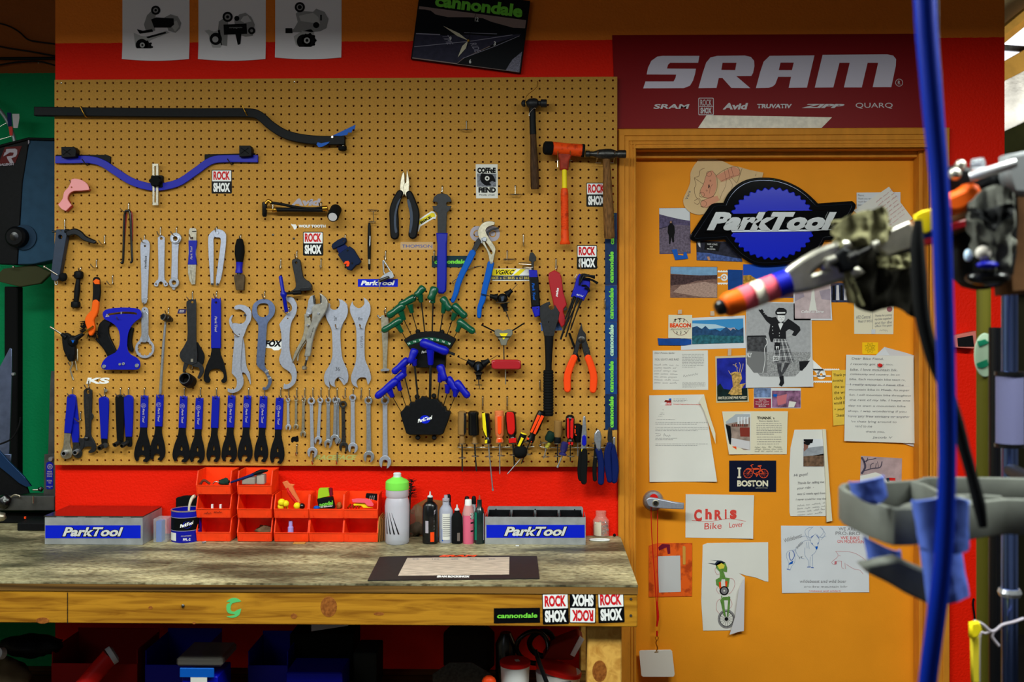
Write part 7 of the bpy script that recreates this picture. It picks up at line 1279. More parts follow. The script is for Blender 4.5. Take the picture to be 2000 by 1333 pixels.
def tx(m,s,k,uv,w,h,y,rot=0,sh=0,b=.0): p = S(k,uv)[0];q = CR[k][2];return text(M[m] if isinstance(m,str) else m,s,p[0],p[1],w/q,h/q if h else None,y,rot,sh,b)
Q1,Q2,Q3,Q4 = DY-.0008,DY-.0011,DY-.0014,DY-.0017
sky,rock1,rock2,grass,snow = mat('print_sky',(120,160,196),.5,var=.1,vs=60),mat('print_rock',(122,92,84),.5,var=.35,vs=90,stretch=(1,1,3)),mat('print_hill',(82,72,104),.5,var=.35,vs=120),mat('print_grass',(176,130,44),.5,var=.4,vs=120),mat('print_snow',(206,212,224),.5)
deep = mat('print_deep_blue',(24,76,190),.45);violet = mat('print_violet',(48,50,120),.5,var=.3,vs=80)
# scalloped drawing
T = thing('drawing','scalloped tan paper with a pink cartoon child sketch behind the oval metal sign','drawing');part(T,'sheet',plate(mat('tan_paper',(216,184,138),.7,var=.04,vs=15),[S('b','598,115! 680,145 720,178 790,195 830,210 880,235 950,250 1010,268 1060,280 1160,300! 1130,420! 900,560 700,640 600,665 520,640 475,590 465,530 500,450 525,380 528,300 560,235 598,180')],DY-.004,.0006,.0001,3))
yq = DY-.0048;pk = mat('crayon_pink',(216,150,120),.7)
o = [fl(pk,'b','640,400 670,300 720,280 745,330 755,420 730,500 690,520 640,510 610,470',yq),fl(pk,'b','745,330 900,245 950,270 955,320 900,340 800,380',yq),fl(pk,'b','620,550 680,520 760,500 780,540 660,605 620,590',yq),fl(mat('crayon_tan',(222,190,150),.7),'b','780,390 900,350 930,400 860,470 800,540 770,470',yq)]
yq -= .0003;ln = mat('pencil_brown',(96,60,50),.7)
for s in ('630,510 610,460 640,400 665,320 700,285 730,300 755,340 760,420 735,490 690,520 630,510','650,260 610,280 600,330 560,345 575,400 560,440 570,500 600,540','560,345 640,400','745,330 820,275 920,245 955,280 945,320 880,335 790,375','820,275 835,355','850,262 870,340','880,252 900,330','975,262 935,378 915,378 880,335','620,545 690,520 730,505','615,590 650,605 700,590 760,560','780,540 800,480 830,420 840,350','860,350 890,400 880,450','560,545 600,520 610,545 590,575 560,560','690,480 700,430 720,400','1090,330 1098,310'):
    o.append(ribbon(ln,S('b',s),.5,yq,3))
for u,v,r_ in ((688,310,5),(625,490,5),(640,570,6),(700,370,1.4),(668,455,1.4)): p = S('b','%d,%d' % (u,v))[0];o.append(ribbon(ln,circ(p[0],p[1],r_,14)+[circ(p[0],p[1],r_,14)[0]],.5,yq))
o += [fl('ink','b','683,405 690,400 694,420 688,438 682,430',yq),tx('ink_soft','Vera','b','505,495',85,22,yq,-70,.1)]
part(T,'sketch',*o)
# embossed metal sign
T = thing('metal_sign','large embossed black, blue and silver metal sign shaped like a chainring with wings','sign');ysn = DY-.016
sgn = '538,838 552,812 700,590! 735,570 820,566! 850,500 920,420 1010,368 1120,348 1250,352 1370,385 1480,440 1570,510 1632,572! 1930,551! 1955,575 1952,610 1900,690 1780,870! 1765,880! 1690,882! 1640,970 1540,1040 1400,1085 1200,1104 1080,1090 960,1020 880,940 830,872! 565,892! 540,880 530,860'
m_sb,m_sblue = mat('enamel_black',(3,4,8),.10,spec=.35),mat('enamel_blue',(3,30,205),.2,spec=.4)
part(T,'plate',plate(m_sb,[S('b',sgn)],ysn,.008,.0022,3));ccx,ccy = S('b','1238,742')[0];g = []
NT = 36
for k in range(NT*8):
    a = 2*PI*k/(NT*8);t = max(-.6,cos(NT*a));rr = 1+.042*t;g.append((ccx+80.5*rr*cos(a),ccy+67.5*rr*sin(a)))
part(T,'chainring',plate(m_sblue,[g],ysn-.0035,.005,.002),label='blue toothed disc')
bar = '640,815! 740,640! 1830,640! 1745,806! 1560,800! 900,812!'
part(T,'word_recess',plate(m_sb,[S('b','655,818! 745,655! 860,640 880,660 1180,655 1200,632 1480,632 1800,628! 1755,795! 1560,800! 900,820!')],ysn-.0045,.0035,.001));part(T,'letter_outline',text(m_sb,'ParkTool',*S('b','1236,726')[0],260,39,ysn-.0062,0,.50,.12,ex=.002),label='black outline of the letters');part(T,'lettering',text(mat('sign_chrome',(196,198,202),.22,.4),'ParkTool',*S('b','1232,722')[0],254,36,ysn-.0095,0,.50,.06,ex=.004),label='raised silver letters')  # black outline sits behind the raised silver letters
part(T,'underline',plate(mat('sign_line',(200,206,214),.25,.6),[S('b','880,800! 1740,795! 1560,808! 890,815!')],ysn-.007,.003,.0008))
part(T,'rim',tube(mat('rim_line',(40,46,60),.15,.6),[W(p[0],p[1],ysn-.0012) for p in smooth2(S('b','560,858! 722,610! 745,592 835,588! 868,515 935,438 1020,388 1125,368 1250,372 1365,403 1470,457 1555,525 1620,592! 1918,573! 1925,600 1880,680 1762,855! 1680,862! 1625,955 1530,1022 1395,1066 1200,1084 1088,1072 975,1005 898,928 842,855! 575,872!'),3)],.0011,6,1));part(T,'pin',ball(M['green_handle'],px3('b','1253,362',ysn-.002)[0],.003))
# photographs
T = paper('photograph','photo of a hiker standing before a dark mountain, top left of door','photo','b','255,608 523,606 528,1002 258,1006',violet)
part(T,'picture',fl('paper_cool','b','256,610 520,608 522,718 440,705 330,680 256,660',Q1),fl(rock2,'b','256,660 330,680 440,705 522,718 522,760 400,750 256,790',Q1),fl(mat('scree',(104,92,110),.6,var=.3,vs=150),'b','256,785 400,750 524,760 525,1000 258,1002',Q1),fl('ink','b','345,720 368,720 372,745 388,765 392,820 384,850 385,905 370,905 362,860 352,920 342,920 340,850 328,815 332,765 346,745',Q3),fl(mat('face',(170,130,110),.7),'b','350,722 364,722 364,738 350,738',Q4))
solo('tape','crumpled blue tape under the hiker photo','tape',plate(M['blue_mid'],[S('b','365,970! 410,965! 418,1015! 465,1020! 470,990! 490,990! 506,1045! 395,1058! 380,1010!')],DY-.004,.0015,.0003))
T = paper('photograph','dark group photo with a lettered board, just below the metal sign','photo','b','577,894 940,900 978,1075 580,1062',mat('photo_dark',(34,34,50),.5,var=.5,vs=60))
part(T,'picture',fl('ink','b','655,900 790,908 770,985 645,968',Q1),tx('st_white','VAPE LONG','b','715,922',90,14,Q3,3),tx('st_white','AND','b','708,944',28,12,Q3,3),tx('st_white','PROSPER','b','708,964',72,12,Q3,3),fl('paper_grey','b','585,900 610,900 615,950 600,940',Q1),fl(mat('denim',(70,90,150),.6,var=.4,vs=120),'b','580,990 700,1000 975,1050 975,1072 582,1058',Q2),fl(mat('skin_print',(196,140,100),.6),'b','670,1030 690,1028 700,1060 680,1062',Q3))
T = paper('photograph','desert badlands photo with pale blue sky','photo','c','308,138 716,140 714,410 306,408',rock1);part(T,'picture',fl(sky,'c','310,141 713,143 713,210 600,216 520,212 310,200',Q1),fl(mat('rock_dark',(70,50,52),.6,var=.4,vs=140),'c','310,205 520,215 713,212 712,245 540,260 440,290 310,300',Q2),fl(mat('rock_pale',(170,140,128),.6,var=.3,vs=140,stretch=(1,1,4)),'c','400,300 600,270 712,290 712,405 560,400 330,360',Q2))
def chainrow(label,k,rows,boss,y=DY):
    T = thing('chain_sticker',label,'sticker');o = []
    for a,b,up in rows:
        p,q = S(k,a)[0],S(k,b)[0];n = max(3,int((q[0]-p[0])/4));pts = [(p[0],p[1]),(q[0],q[1])];top = []
        for i in range(n*2+1): top.append((q[0]-(q[0]-p[0])*i/(2*n),q[1]+(p[1]-q[1])*i/(2*n)+up*(2.4 if i % 2 == 0 else 4.2)))
        o.append(plate(M['st_white'],[pts+top],y-.0006,.0004,0))
    part(T,'rack_edge',*o);o = []
    for a,r1,r2 in boss: p = S(k,a)[0];o.append(plate(M['st_white'],[circ(*p,r1,20),circ(*p,r2,14)],y-.0006,.0004,0))
    part(T,'ring',*o);return T
T = chainrow('white toothed-rack decal between desert photo and blue tape','c',(('718,188','805,188',-1),('718,277','805,277',1)),(('775,232',7,4),));part(T,'ring_dot',plate(M['st_white'],[circ(*S('c','775,232')[0],2.2)],DY-.0006,.0004,0));part(T,'link',plate(M['st_white'],[S('c','718,226 752,224 752,240 718,238')],DY-.0006,.0004,0))
T = chainrow('white toothed-rack decal right of the kilted dancer print','c',(('1540,1040','1775,1040',-1),('1540,1130','1712,1130',1)),(('1617,1077',9,3),));part(T,'link',plate(M['st_white'],[S('c','1535,940 1650,1045 1640,1062 1618,1040 1590,1080 1535,1020')],DY-.0006,.0004,0),plate(M['st_white'],[S('c','1540,1083 1700,1083 1700,1094 1540,1094')],DY-.0006,.0004,0))
solo('tape','dark blue painter tape square left of the mountain postcard','tape',quadsheet(mat('tape_deep',(16,64,136),.6,var=.1,vs=40),S('c','806,164 936,168 932,345 808,342'),DY,(0,0,.002,0)))
T = paper('postcard','mountain postcard with deep blue sky behind the striped handle','postcard','c','940,118 1425,122 1412,408 935,405',deep,DY-.0012);part(T,'picture',fl(rock2,'c','942,190 1000,180 1100,200 1200,190 1290,170 1350,185 1418,180 1412,400 938,400',Q3),fl(grass,'c','940,215 1000,210 1060,250 1080,330 938,330',Q4),fl(mat('print_brown',(80,56,60),.6),'c','1280,330 1412,320 1412,402 1280,405',Q4))
T = paper('greeting_card','pale religious card with misty figure and script lettering','card','c','1375,300 1695,275 1712,604 1378,604','paper_cool',DY-.0022);part(T,'picture',fl(mat('mist',(192,172,176),.6,var=.12,vs=40),'c','1385,310 1690,288 1700,590 1388,590',DY-.003),fl(mat('mist2',(160,146,160),.6,var=.1,vs=40),'c','1388,330 1450,320 1470,400 1388,440',DY-.0033),fl(mat('mist3',(160,146,160),.6,var=.1,vs=40),'c','1600,350 1694,330 1696,430 1620,420',DY-.0033),fl('paper','c','1535,330 1555,330 1562,420 1580,520 1510,520 1528,420',DY-.0036));part(T,'lettering',tx('st_white','Called to Serve','c','1542,528',200,24,DY-.004,0,.2,.01))
T = paper('photograph','small blue-toned group photo half hidden by the glove','photo','c','1700,278 1900,278 1900,448 1705,448',mat('photo_blue',(52,60,90),.5,var=.5,vs=70));part(T,'picture',*[fl('paper_grey' if k % 2 else 'ink','c','%d,300 %d,300 %d,430 %d,430' % (1715+34*k,1735+34*k,1740+34*k,1712+34*k),Q1) for k in range(5)])
T = paper('sticker','square white sticker with orange arched word and tiny figures','sticker','c','291,557 497,559 494,762 289,758','paper_cream',DY-.0014,(0,0,.002,0));yq = DY-.0024
cx_,cy_ = S('c','397,660')[0];part(T,'print',plate(mat('maroon_ring',(120,50,50),.6),[circ(cx_,cy_,17,28),circ(cx_,cy_,16.2,28)],yq+.0001,.0003,0),fl('paper_cream','c','300,628 490,628 490,690 300,690',yq-.0003),tx('orange_tool','BEACON','c','395,648',182,38,yq-.0006,0,0,.05),tx('ink','Afterschool Program','c','395,680',176,16,yq-.0006,-2,.2),*[ribbon(M['ink'],S('c',s),1.1,yq-.0006,2) for s in ('350,590 352,605 348,620','340,600 362,596','385,590 392,605 385,622','375,592 405,590','425,588 428,602 420,618','362,700 368,712 360,722','398,696 400,712 395,728','428,698 440,708 448,718')])
T = paper('photograph','blue panorama photo of a snowy mountain range with white border','photo','c','405,588 955,562 964,845 400,862','paper_cool',DY);part(T,'picture',fl(mat('pano_sky',(60,140,200),.4),'c','498,606 940,588 944,800 496,812',Q1),fl(mat('pano_cloud',(176,204,220),.5),'c','498,630 700,640 800,668 640,680 498,670',Q2),fl(mat('pano_mtn',(36,72,112),.5,var=.3,vs=80),'c','498,665 540,655 580,680 612,652 650,690 700,680 740,700 790,662 830,690 860,668 900,690 942,665 943,770 497,770',Q3),fl(mat('pano_low',(40,96,110),.5,var=.4,vs=100),'c','497,740 620,730 760,740 943,740 944,800 496,812',Q4),fl('st_silver','c','800,668 832,695 850,675 880,690 862,665 828,672',DY-.002))
solo('tape','wrinkled dark blue tape strip under the orange-lettered sticker','tape',plate(mat('tape_deep2',(20,70,150),.5,var=.2,vs=40),[S('c','198,760 250,762 440,764 490,770 490,812 430,822 206,820')],DY-.0032,.0008,.0002)); 
for i,(s,w_) in enumerate((('375,515 408,512 408,548 372,550','above the orange-lettered sticker'),('655,525 690,523 690,565 655,565','above the snowy panorama'),('808,855 838,855 835,910 805,910','above the night pine poster'))): solo('clear_tape','small piece of clear tape '+w_,'tape',plate(mat('cleartape_%d' % i,(220,200,176),.3,alpha=.6),[S('c',s)],DY-.0045,.0003,0))
# kilted dancer print (person shown on paper)
T = paper('photograph','large black and white print of a kilted highland dancer with raised arm','photo','c','966,440 1530,452 1545,1180 960,1190',mat('print_paper',(206,206,208),.6),DY-.0016,(0,0,.005,.004));y1,y2,y3,y4 = DY-.0026,DY-.0029,DY-.0032,DY-.0035
gl,gd,gk_,wt = mat('gl',(168,168,172),.6,var=.08,vs=90),mat('gd',(70,70,74),.6,var=.4,vs=90),mat('gk',(28,28,32),.6),mat('wt',(226,226,228),.6)
o = [fl(gl,'c','970,450 1526,460 1526,1080 965,1080',y1),fl(mat('turf',(150,150,152),.7,var=.35,vs=200),'c','966,880 1526,880 1528,1092 965,1092',y2),fl(gd,'c','972,745 1140,740 1145,880 975,870',y3),fl(mat('mid_g',(118,118,120),.6),'c','972,870 1145,880 1145,1060 972,1060',y3-.0001),fl(gk_,'c','1425,960 1520,955 1524,1050 1430,1040',y3),fl(gk_,'c','975,738 1135,735 1138,745 975,750',y3-.0002),
     ribbon(wt,S('c','1135,760 1150,800 1125,850 1130,950 1110,1060'),1.2,y4,3),tx(wt,'NLY','c','992,905',44,40,y4,4,0,.03)]
o += [fl(gk_,'c','1072,515 1100,500 1120,530 1150,570 1190,580 1225,575 1262,640 1300,620 1330,590 1370,615 1430,660 1438,690 1395,742 1360,735 1380,700 1340,680 1310,700 1312,765 1205,762 1195,795 1178,790 1160,720 1175,640 1140,610 1105,560',y3),fl(wt,'c','1245,640 1262,690 1285,640 1290,620 1240,618',y4),fl(gk_,'c','1240,615 1268,625 1290,612 1290,632 1268,626 1240,634',y4-.0003),
      fl(wt,'c','1238,560 1300,560 1300,595 1285,612 1262,618 1240,600',y4),fl(gk_,'c','1218,530 1235,505 1250,495 1290,497 1316,515 1318,540 1300,562 1235,560 1220,550',y4-.0002),fl(wt,'c','1232,533 1305,533 1305,545 1236,548',y4-.0004),fl(mat('skin_g',(176,176,178),.6),'c','1080,495 1100,490 1102,508 1086,515',y4),fl(mat('skin_g2',(176,176,178),.6),'c','1312,735 1350,722 1370,735 1340,748 1315,750',y4),
      ribbon(gk_,S('c','1258,580 1266,580'),.6,y4-.0005),ribbon(gk_,S('c','1282,580 1290,580'),.6,y4-.0005),ribbon(gk_,S('c','1264,600 1282,600'),.6,y4-.0005),ribbon(mat('nose_g',(130,130,132),.6),S('c','1274,582 1272,592'),.5,y4-.0005)]
kilt = mat('tartan',(120,120,124),.7);o.append(fl(kilt,'c','1212,765 1310,765 1340,830 1388,965 1350,975 1300,965 1260,980 1200,978 1205,880',y3))
for k in range(7): o.append(ribbon(gk_ if k % 2 else wt,S('c','%d,768 %d,970' % (1222+13*k,1205+27*k)),.9,y4)); 
for k in range(6): o.append(ribbon(gk_ if k % 2 else wt,S('c','%d,%d %d,%d' % (1208,790+34*k,1322+11*k,790+31*k)),.9,y4))
o += [fl(gd,'c','1232,975 1275,978 1268,1040 1290,1100 1262,1110 1240,1050',y4),fl(gd,'c','1300,970 1345,975 1310,1040 1280,1080 1275,1050 1290,1010',y4),fl(gk_,'c','1252,1095 1290,1085 1295,1150 1275,1180 1250,1165 1262,1130',y4-.0002),fl(gk_,'c','1215,795 1262,798 1258,860 1210,865',y4-.0003),fl(wt,'c','1222,830 1230,865 1238,830 1245,862 1250,828',y4-.0005),fl(wt,'c','1200,912 1248,912 1248,955 1200,955',y4-.0003),tx('ink','202','c','1224,934',40,28,y4-.0006,0,0,.03)]
for u,v in ((1195,660),(1195,690),(1198,720),(1254,715),(1254,740),(1330,690),(1120,535),(1130,550)): p = S('c','%d,%d' % (u,v))[0];o.append(flat(wt,circ(p[0],p[1],.9,8),y4-.0006))
part(T,'picture',*o)
T = paper('letter','white folded card with handwriting on the left and print on the right','letter','c','155,868 633,865 636,1208 156,1208','paper',DY);o = []
for r_,(t_,w_) in enumerate((('Dear Poison Spider',180),('',0),('YOU GUYS ARE RAD',215),('Thank you!',0))):
    if w_: o.append(tx('ink_soft',t_,'c','%d,%d' % (170+w_/2,890+27*r_),w_,18,Q2,0,.2))
for r_ in range(7): o += scrawl(M['ink_soft'],*S('c','168,%d' % (992+26*r_))[0],S('c','385,0')[0][0],3.2,Q2,1,.4,r_)
p0,p1 = S('c','410,900')[0],S('c','600,1010')[0];o.append(lines(M['ink_soft'],p0[0],p0[1],p1[0],p1[1],9,Q2,.7,4));o += scrawl(M['ink_soft'],*S('c','420,1090')[0],S('c','600,0')[0][0],6,Q2,-8,.5,8);p0,p1 = S('c','412,1145')[0],S('c','612,1185')[0];o.append(lines(M['ink_soft'],p0[0],p0[1],p1[0],p1[1],5,Q2,.5,5));part(T,'writing',*o)
T = paper('poster','small night poster of a twisted pine with a lettered title','poster','c','697,918 960,908 990,1312 706,1320',mat('poster_cream',(206,190,150),.6),DY-.0008);yq = DY-.0018
part(T,'picture',fl(mat('night_blue',(30,40,150),.45,var=.3,vs=30),'c','710,935 960,925 976,1240 714,1245',yq),fl(mat('dark_woods',(14,34,34),.6,var=.4,vs=60),'c','713,1180 740,1150 770,1200 850,1210 976,1190 978,1300 716,1305',yq-.0003),fl(mat('pine_gold',(190,150,84),.6,var=.45,vs=120),'c','835,1060 870,1050 920,1060 930,1110 905,1160 960,1150 925,1200 930,1250 840,1255 810,1240 850,1180 845,1120',yq-.0006),*[ribbon(mat('twig',(206,176,120),.6),S('c',s),1,yq-.0006,3) for s in ('870,1060 840,1080 812,1040','890,1060 880,1000 850,990','905,1060 915,1000 905,970','920,1060 935,1010 940,980','895,1020 870,1000 880,975')],tx('paper_cream','BRISTLECONE PINE FOREST','c','848,1277',246,24,yq-.001,-1,0,.02))
T = paper('photo_card','photo collage card with a maroon thanks panel below dancer print','card','d','1030,35 1440,40 1440,212 1032,212','paper_cool');part(T,'picture',fl(mat('coll1',(110,130,170),.5,var=.5,vs=60),'d','1034,38 1180,38 1180,120 1034,120',Q1),fl(mat('coll_m',(150,40,60),.5),'d','1034,128 1182,128 1182,210 1034,210',Q1),fl(mat('coll2',(130,90,120),.5,var=.6,vs=50),'d','1190,60 1438,60 1438,208 1190,208',Q1),fl('ink_pink','d','1230,110 1320,90 1310,170 1240,190',Q2),fl('blue_mid','d','1200,90 1235,90 1232,115 1202,112',Q2),fl('paper','d','1340,150 1400,160 1380,205 1330,205',Q2),*[tx('st_white',s,'d','1106,%d' % v,w,12,Q3) for s,v,w in (('Thank You',140,66),('for your support',158,116),('from all of us at',176,116),('BEACON',195,62))])
T = paper('letter','full page typed letter with a red and blue letterhead','letter','d','122,100 600,93 710,848 126,852','paper',DY-.001,(.004,.0,.006,.004)); 
part(T,'curled_edge',plate(M['paper_cream'],[S('d','600,95! 640,250! 698,430! 700,520! 660,400 600,230 560,160')],DY-.010,.0008,.0002));yq = DY-.002
o = [fl('red','d','178,158 316,158 316,188 178,188',yq),fl('blue_mid','d','178,128 316,128 316,142 178,142',yq),fl(mat('mesa',(120,30,20),.6),'d','178,160 200,140 230,146 250,138 290,145 316,140 316,160',yq-.0003),tx('st_white','CANYONLANDS','d','247,170',128,11,yq-.0006,0,0,.03),tx('st_white','FIELD INSTITUTE','d','247,182',124,8,yq-.0006,0,0,.02),tx('ink_red','Connecting People and Nature through Education','d','455,180',245,11,yq,1,0,.02)]
for v0,v1,n,x1 in ((132,156,3,455),(226,226,1,250),(254,282,3,255),(310,310,1,350),(337,351,2,630),(379,407,3,635),(433,433,1,215),(472,486,2,370),(523,536,2,632)): p0,p1 = S('d','%d,%d' % (178 if v0 > 200 else 335,v0))[0],S('d','%d,%d' % (x1,v1))[0];o.append(lines(M['ink_soft'],p0[0],p0[1],p1[0],p1[1],n,yq,.6,v0,.8 if n > 1 else 1))
o += scrawl(M['ink_soft'],*S('d','182,452')[0],S('d','310,0')[0][0],5,yq,0,.5,3);part(T,'writing',*o)
T = paper('greeting_card','thank-you card with a photo of a crowded hall','card','d','755,240 1325,238 1318,613 815,612','paper_cream',DY-.001,(.003,.004,0,.004));yq = DY-.0022
part(T,'picture',fl('paper','d','772,255 1008,252 1005,585 812,582',yq+.0002),fl(mat('hall',(150,130,120),.5,var=.3,vs=50),'d','782,264 998,264 998,576 822,575',yq),fl(mat('hall_ceil',(170,176,184),.5),'d','782,264 998,264 998,290 900,330 790,350',yq-.0003),*[fl('paper_cool','d','%d,290 %d,286 %d,350 %d,350' % (890+26*k,908+26*k,908+26*k,890+26*k),yq-.0005) for k in range(4)],fl('blk','d','786,350 830,370 838,450 830,570 815,500',yq-.0006),fl(mat('rust_panel',(130,50,40),.6),'d','910,380 996,380 996,460 915,458',yq-.0006),fl('paper_grey','d','835,470 996,500 996,574 836,540',yq-.0005),fl('orange_tool','d','832,545 880,545 882,574 834,574',yq-.0008),*[fl(mat('crowd%d' % k,(90+20*(k % 3),60,50),.6),'d','%d,350 %d,350 %d,372 %d,372' % (840+18*k,852+18*k,854+18*k,838+18*k),yq-.0007) for k in range(8)])
o = [tx('ink','THANK YOU','d','1165,297',212,24,yq,0,0,.03),tx('ink_soft','Poison Spider Bikes','d','1165,325',175,14,yq,0,.2)];p0,p1 = S('d','1055,347')[0],S('d','1275,437')[0];o.append(lines(M['ink_soft'],p0[0],p0[1],p1[0],p1[1],7,yq,.8,8,.7));p0,p1 = S('d','1060,463')[0],S('d','1270,523')[0];o.append(lines(M['ink_soft'],p0[0],p0[1],p1[0],p1[1],4,yq,.8,9,.9))
for r_ in range(3): o += scrawl(M['ink'],*S('d','1040,%d' % (552+18*r_))[0],S('d','1285,0')[0][0],3.2,yq,0,.35,r_)
part(T,'writing',*o)
T = paper('postcard','navy postcard with an orange bicycle between bold white letters','postcard','d','818,667 1226,667 1226,940 818,938',mat('post_navy',(16,22,44),.35),DY,(0,0,0,0));obk = mat('bike_orange',(236,86,44),.5);yq = DY-.001
part(T,'lettering',tx('paper_cream','BOSTON','d','1022,866',268,54,yq,0,0,.045),plate(M['paper_cream'],[S('d','890,728 922,728 922,742 914,742 914,806 922,806 922,820 890,820 890,806 898,806 898,742 890,742')],yq,.0004,0),tx('paper_cream','GREETINGS','d','1100,905',105,6,yq))
o = []
for u in (982,1118): p = S('d','%d,780' % u)[0];o += [plate(obk,[circ(p[0],p[1],9,26),circ(p[0],p[1],8,26)],yq,.0004,0)]+[ribbon(obk,[p,(p[0]+8*cos(a),p[1]+8*sin(a))],.25,yq) for a in [k*PI/5 for k in range(10)]]
for s,w_ in (('982,780 1020,735 1030,775 1060,782 1118,780',1.2),('1020,737 1060,735 1090,742 1118,780',1.6),('1022,745 1085,742',1.4),('1060,782 1090,742 1082,718',1.3),('1020,737 1012,706 1028,702',1.2),('1012,706 1005,715',1.6),('1066,716 1098,712',2.2),('965,742 985,735 1010,742',1.4),('1045,790 1060,800 1052,808',1.2)): o.append(ribbon(obk,S('d',s),w_,yq,3 if w_ < 1.5 else 1))
o.append(plate(obk,[circ(*S('d','1060,784')[0],3)],yq,.0004,0));part(T,'bicycle',*o,label='orange bicycle drawing')
T = thing('letter','tall handwritten page with a glued desert selfie photo','letter');part(T,'sheet',plate(M['paper'],[S('d','1385,400! 1650,397! 1660,500! 1685,900! 1690,1190! 1660,1150! 1350,1150! 1342,1120 1340,780 1350,560')],DY-.0015,.0006,.0001));part(T,'curled_edge',plate(M['paper_cream'],[S('d','1635,397! 1656,400! 1668,600! 1690,920! 1712,1190! 1665,1200! 1662,900! 1645,600!')],DY-.009,.006,.001))
yq = DY-.0026;part(T,'picture',fl('paper_cool','d','1460,480 1640,480 1640,720 1460,720',yq),fl(mat('cloud_g',(150,154,162),.5,var=.15,vs=60),'d','1462,560 1638,540 1638,622 1462,628',yq-.0003),fl(mat('trail',(110,84,66),.6,var=.4,vs=80),'d','1462,630 1540,625 1638,608 1640,718 1462,718',yq-.0003),fl('ink','d','1464,482 1548,482 1540,515 1500,520 1464,495',yq-.0006),fl(mat('tan_skin',(140,96,84),.6),'d','1464,500 1510,518 1500,560 1466,590',yq-.0005),fl('ink','d','1464,505 1520,510 1518,528 1500,535 1464,520',yq-.0008))
o = [tx('ink_soft',s,'d','%d,%d' % (u,v),w,h,yq,r_,.2) for s,u,v,w,h,r_ in (('Hi guys!',1440,792,125,30,-6),('Thanks for selling me',1525,860,235,28,-3),('your ride  -',1480,905,150,26,-5),('easy (2 weeks ago) from',1530,955,245,24,-2),('I never could for way the',1528,1003,265,22,-2))]
for r_ in range(4): o += scrawl(M['ink_soft'],*S('d','1410,%d' % (1062+27*r_))[0],S('d','1650,0')[0][0],3.5,yq,-6,.45,r_+4)
part(T,'writing',*o)
T = paper('drawing','white sheet with a red crayoned name above two pencilled words','drawing','e','336,87 788,93 782,382 335,375','paper',DY,(.002,.004,.004,0));yq = DY-.0009
o = [tx('ink_red',s,'e','%d,%d' % (u,v),w,h,yq,0,0,.05) for s,u,v,w,h in (('C',418,228,52,80),('h',488,220,42,70),('R',553,225,50,66),('i',602,220,12,66),('s',652,222,45,62))];o += [ribbon(M['ink_red'],S('e','378,262 500,268 620,250 735,268'),.7,yq,3),tx('ink_red','Bike','e','518,298',118,42,yq,-3,.1),tx('ink_red','Lover','e','672,290',96,34,yq,-5,.1)]
part(T,'writing',*o)
T = thing('art_card','mottled orange painted card with dark red streak, behind the red lanyard','card');part(T,'card',plate(mat('orange_paint',(232,96,30),.5,c2=(180,66,24),vs=28,lo=.5,hi=.62),[S('e','92,430 150,412 380,412 378,765 92,770')],DY-.002,.0008,.0001));part(T,'brush_mark',plate(mat('plum',(110,20,46),.6),[S('e','155,440 180,418 232,422 235,482 218,485 210,440 160,462')],DY-.0026,.0005,0));part(T,'brush_mark',plate(mat('grey_patch',(196,196,198),.6),[S('e','150,500 300,495 305,735 160,740')],DY-.0026,.0005,0),label='plain pale painted patch');solo('tape','narrow tan tape strip on the orange card','tape',plate(mat('tan_tape',(206,150,66),.5),[S('e','316,435 325,430 336,438 336,552 328,556 318,552')],DY-.0034,.0006,.0001))
T = thing('drawing','torn white sheet with a green robot riding one wheel','drawing');part(T,'sheet',plate(M['paper'],[S('e','450,425! 480,412! 883,407! 884,668! 862,665! 800,640! 740,628! 690,612! 728,640! 720,990! 640,990! 452,993! 440,800!')],DY-.0012,.0006,.0001));part(T,'torn_flap',plate(M['paper_grey'],[S('e','728,640! 722,995! 690,1000! 628,1020! 665,900! 690,720!')],DY-.014,.0012,.0003))
yq = DY-.0022;gr,yg = mat('robot_green',(96,140,64),.6,var=.15,vs=90),mat('robot_yellow',(216,200,70),.6);o = [fl('slate','e','482,545 530,548 545,530 500,525 570,528 600,540 570,560 545,565 530,555',yq),fl(gr,'e','535,555 560,535 600,545 612,575 610,605 585,600 590,625 568,630 560,600 540,580',yq),fl(yg,'e','545,560 575,545 595,560 590,580 560,585',yq-.0003),fl(gr,'e','565,605 590,605 600,640 628,645 620,705 600,700 598,650 575,650 560,705 540,690 535,655 562,640',yq-.0001),fl('orange_tool','e','556,672 570,668 572,710 560,715',yq-.0004),fl('orange_tool','e','598,665 614,665 610,700 600,702',yq-.0004),fl(gr,'e','565,790 585,770 632,768 628,850 618,890 610,890 618,790 590,790 600,890 590,895',yq-.0001)]
p = S('e','592,728')[0];o += [plate(M['ink'],[circ(p[0],p[1],9,24),circ(p[0],p[1],6.5,18)],yq,.0003,0),plate(M['ink_soft'],[circ(p[0],p[1],6.5,18),circ(p[0],p[1],2,10)],yq,.0003,0)];p = S('e','607,915')[0];o += [plate(mat('tyre_grey',(130,128,130),.7,var=.2,vs=200),[circ(p[0],p[1],17,30,18.5),circ(p[0],p[1],13.5,26,15)],yq,.0003,0),plate(M['ink'],[circ(p[0],p[1],13.6,26,15.1),circ(p[0],p[1],12.6,26,14)],yq-.0001,.0003,0),flat(M['ink'],circ(p[0],p[1],3.5,12),yq-.0004)]+[ribbon(M['ink'],[p,(p[0]+13*cos(a),p[1]+14*sin(a))],.45,yq-.0003) for a in [k*PI/7 for k in range(14)]]
o += [ribbon(gr,S('e','575,760 582,840 600,900'),2,yq-.0002),ribbon(gr,S('e','622,765 625,840 615,900'),2,yq-.0002)]+[ribbon(M['ink_pink'],S('e',s),.5,yq,4) for s in ('545,565 530,590 545,620 562,615','600,645 650,650 662,690 640,735 620,750','560,690 540,720 560,750','570,780 545,800 540,850 560,880','630,780 645,820 625,850')]
part(T,'sketch',*o)
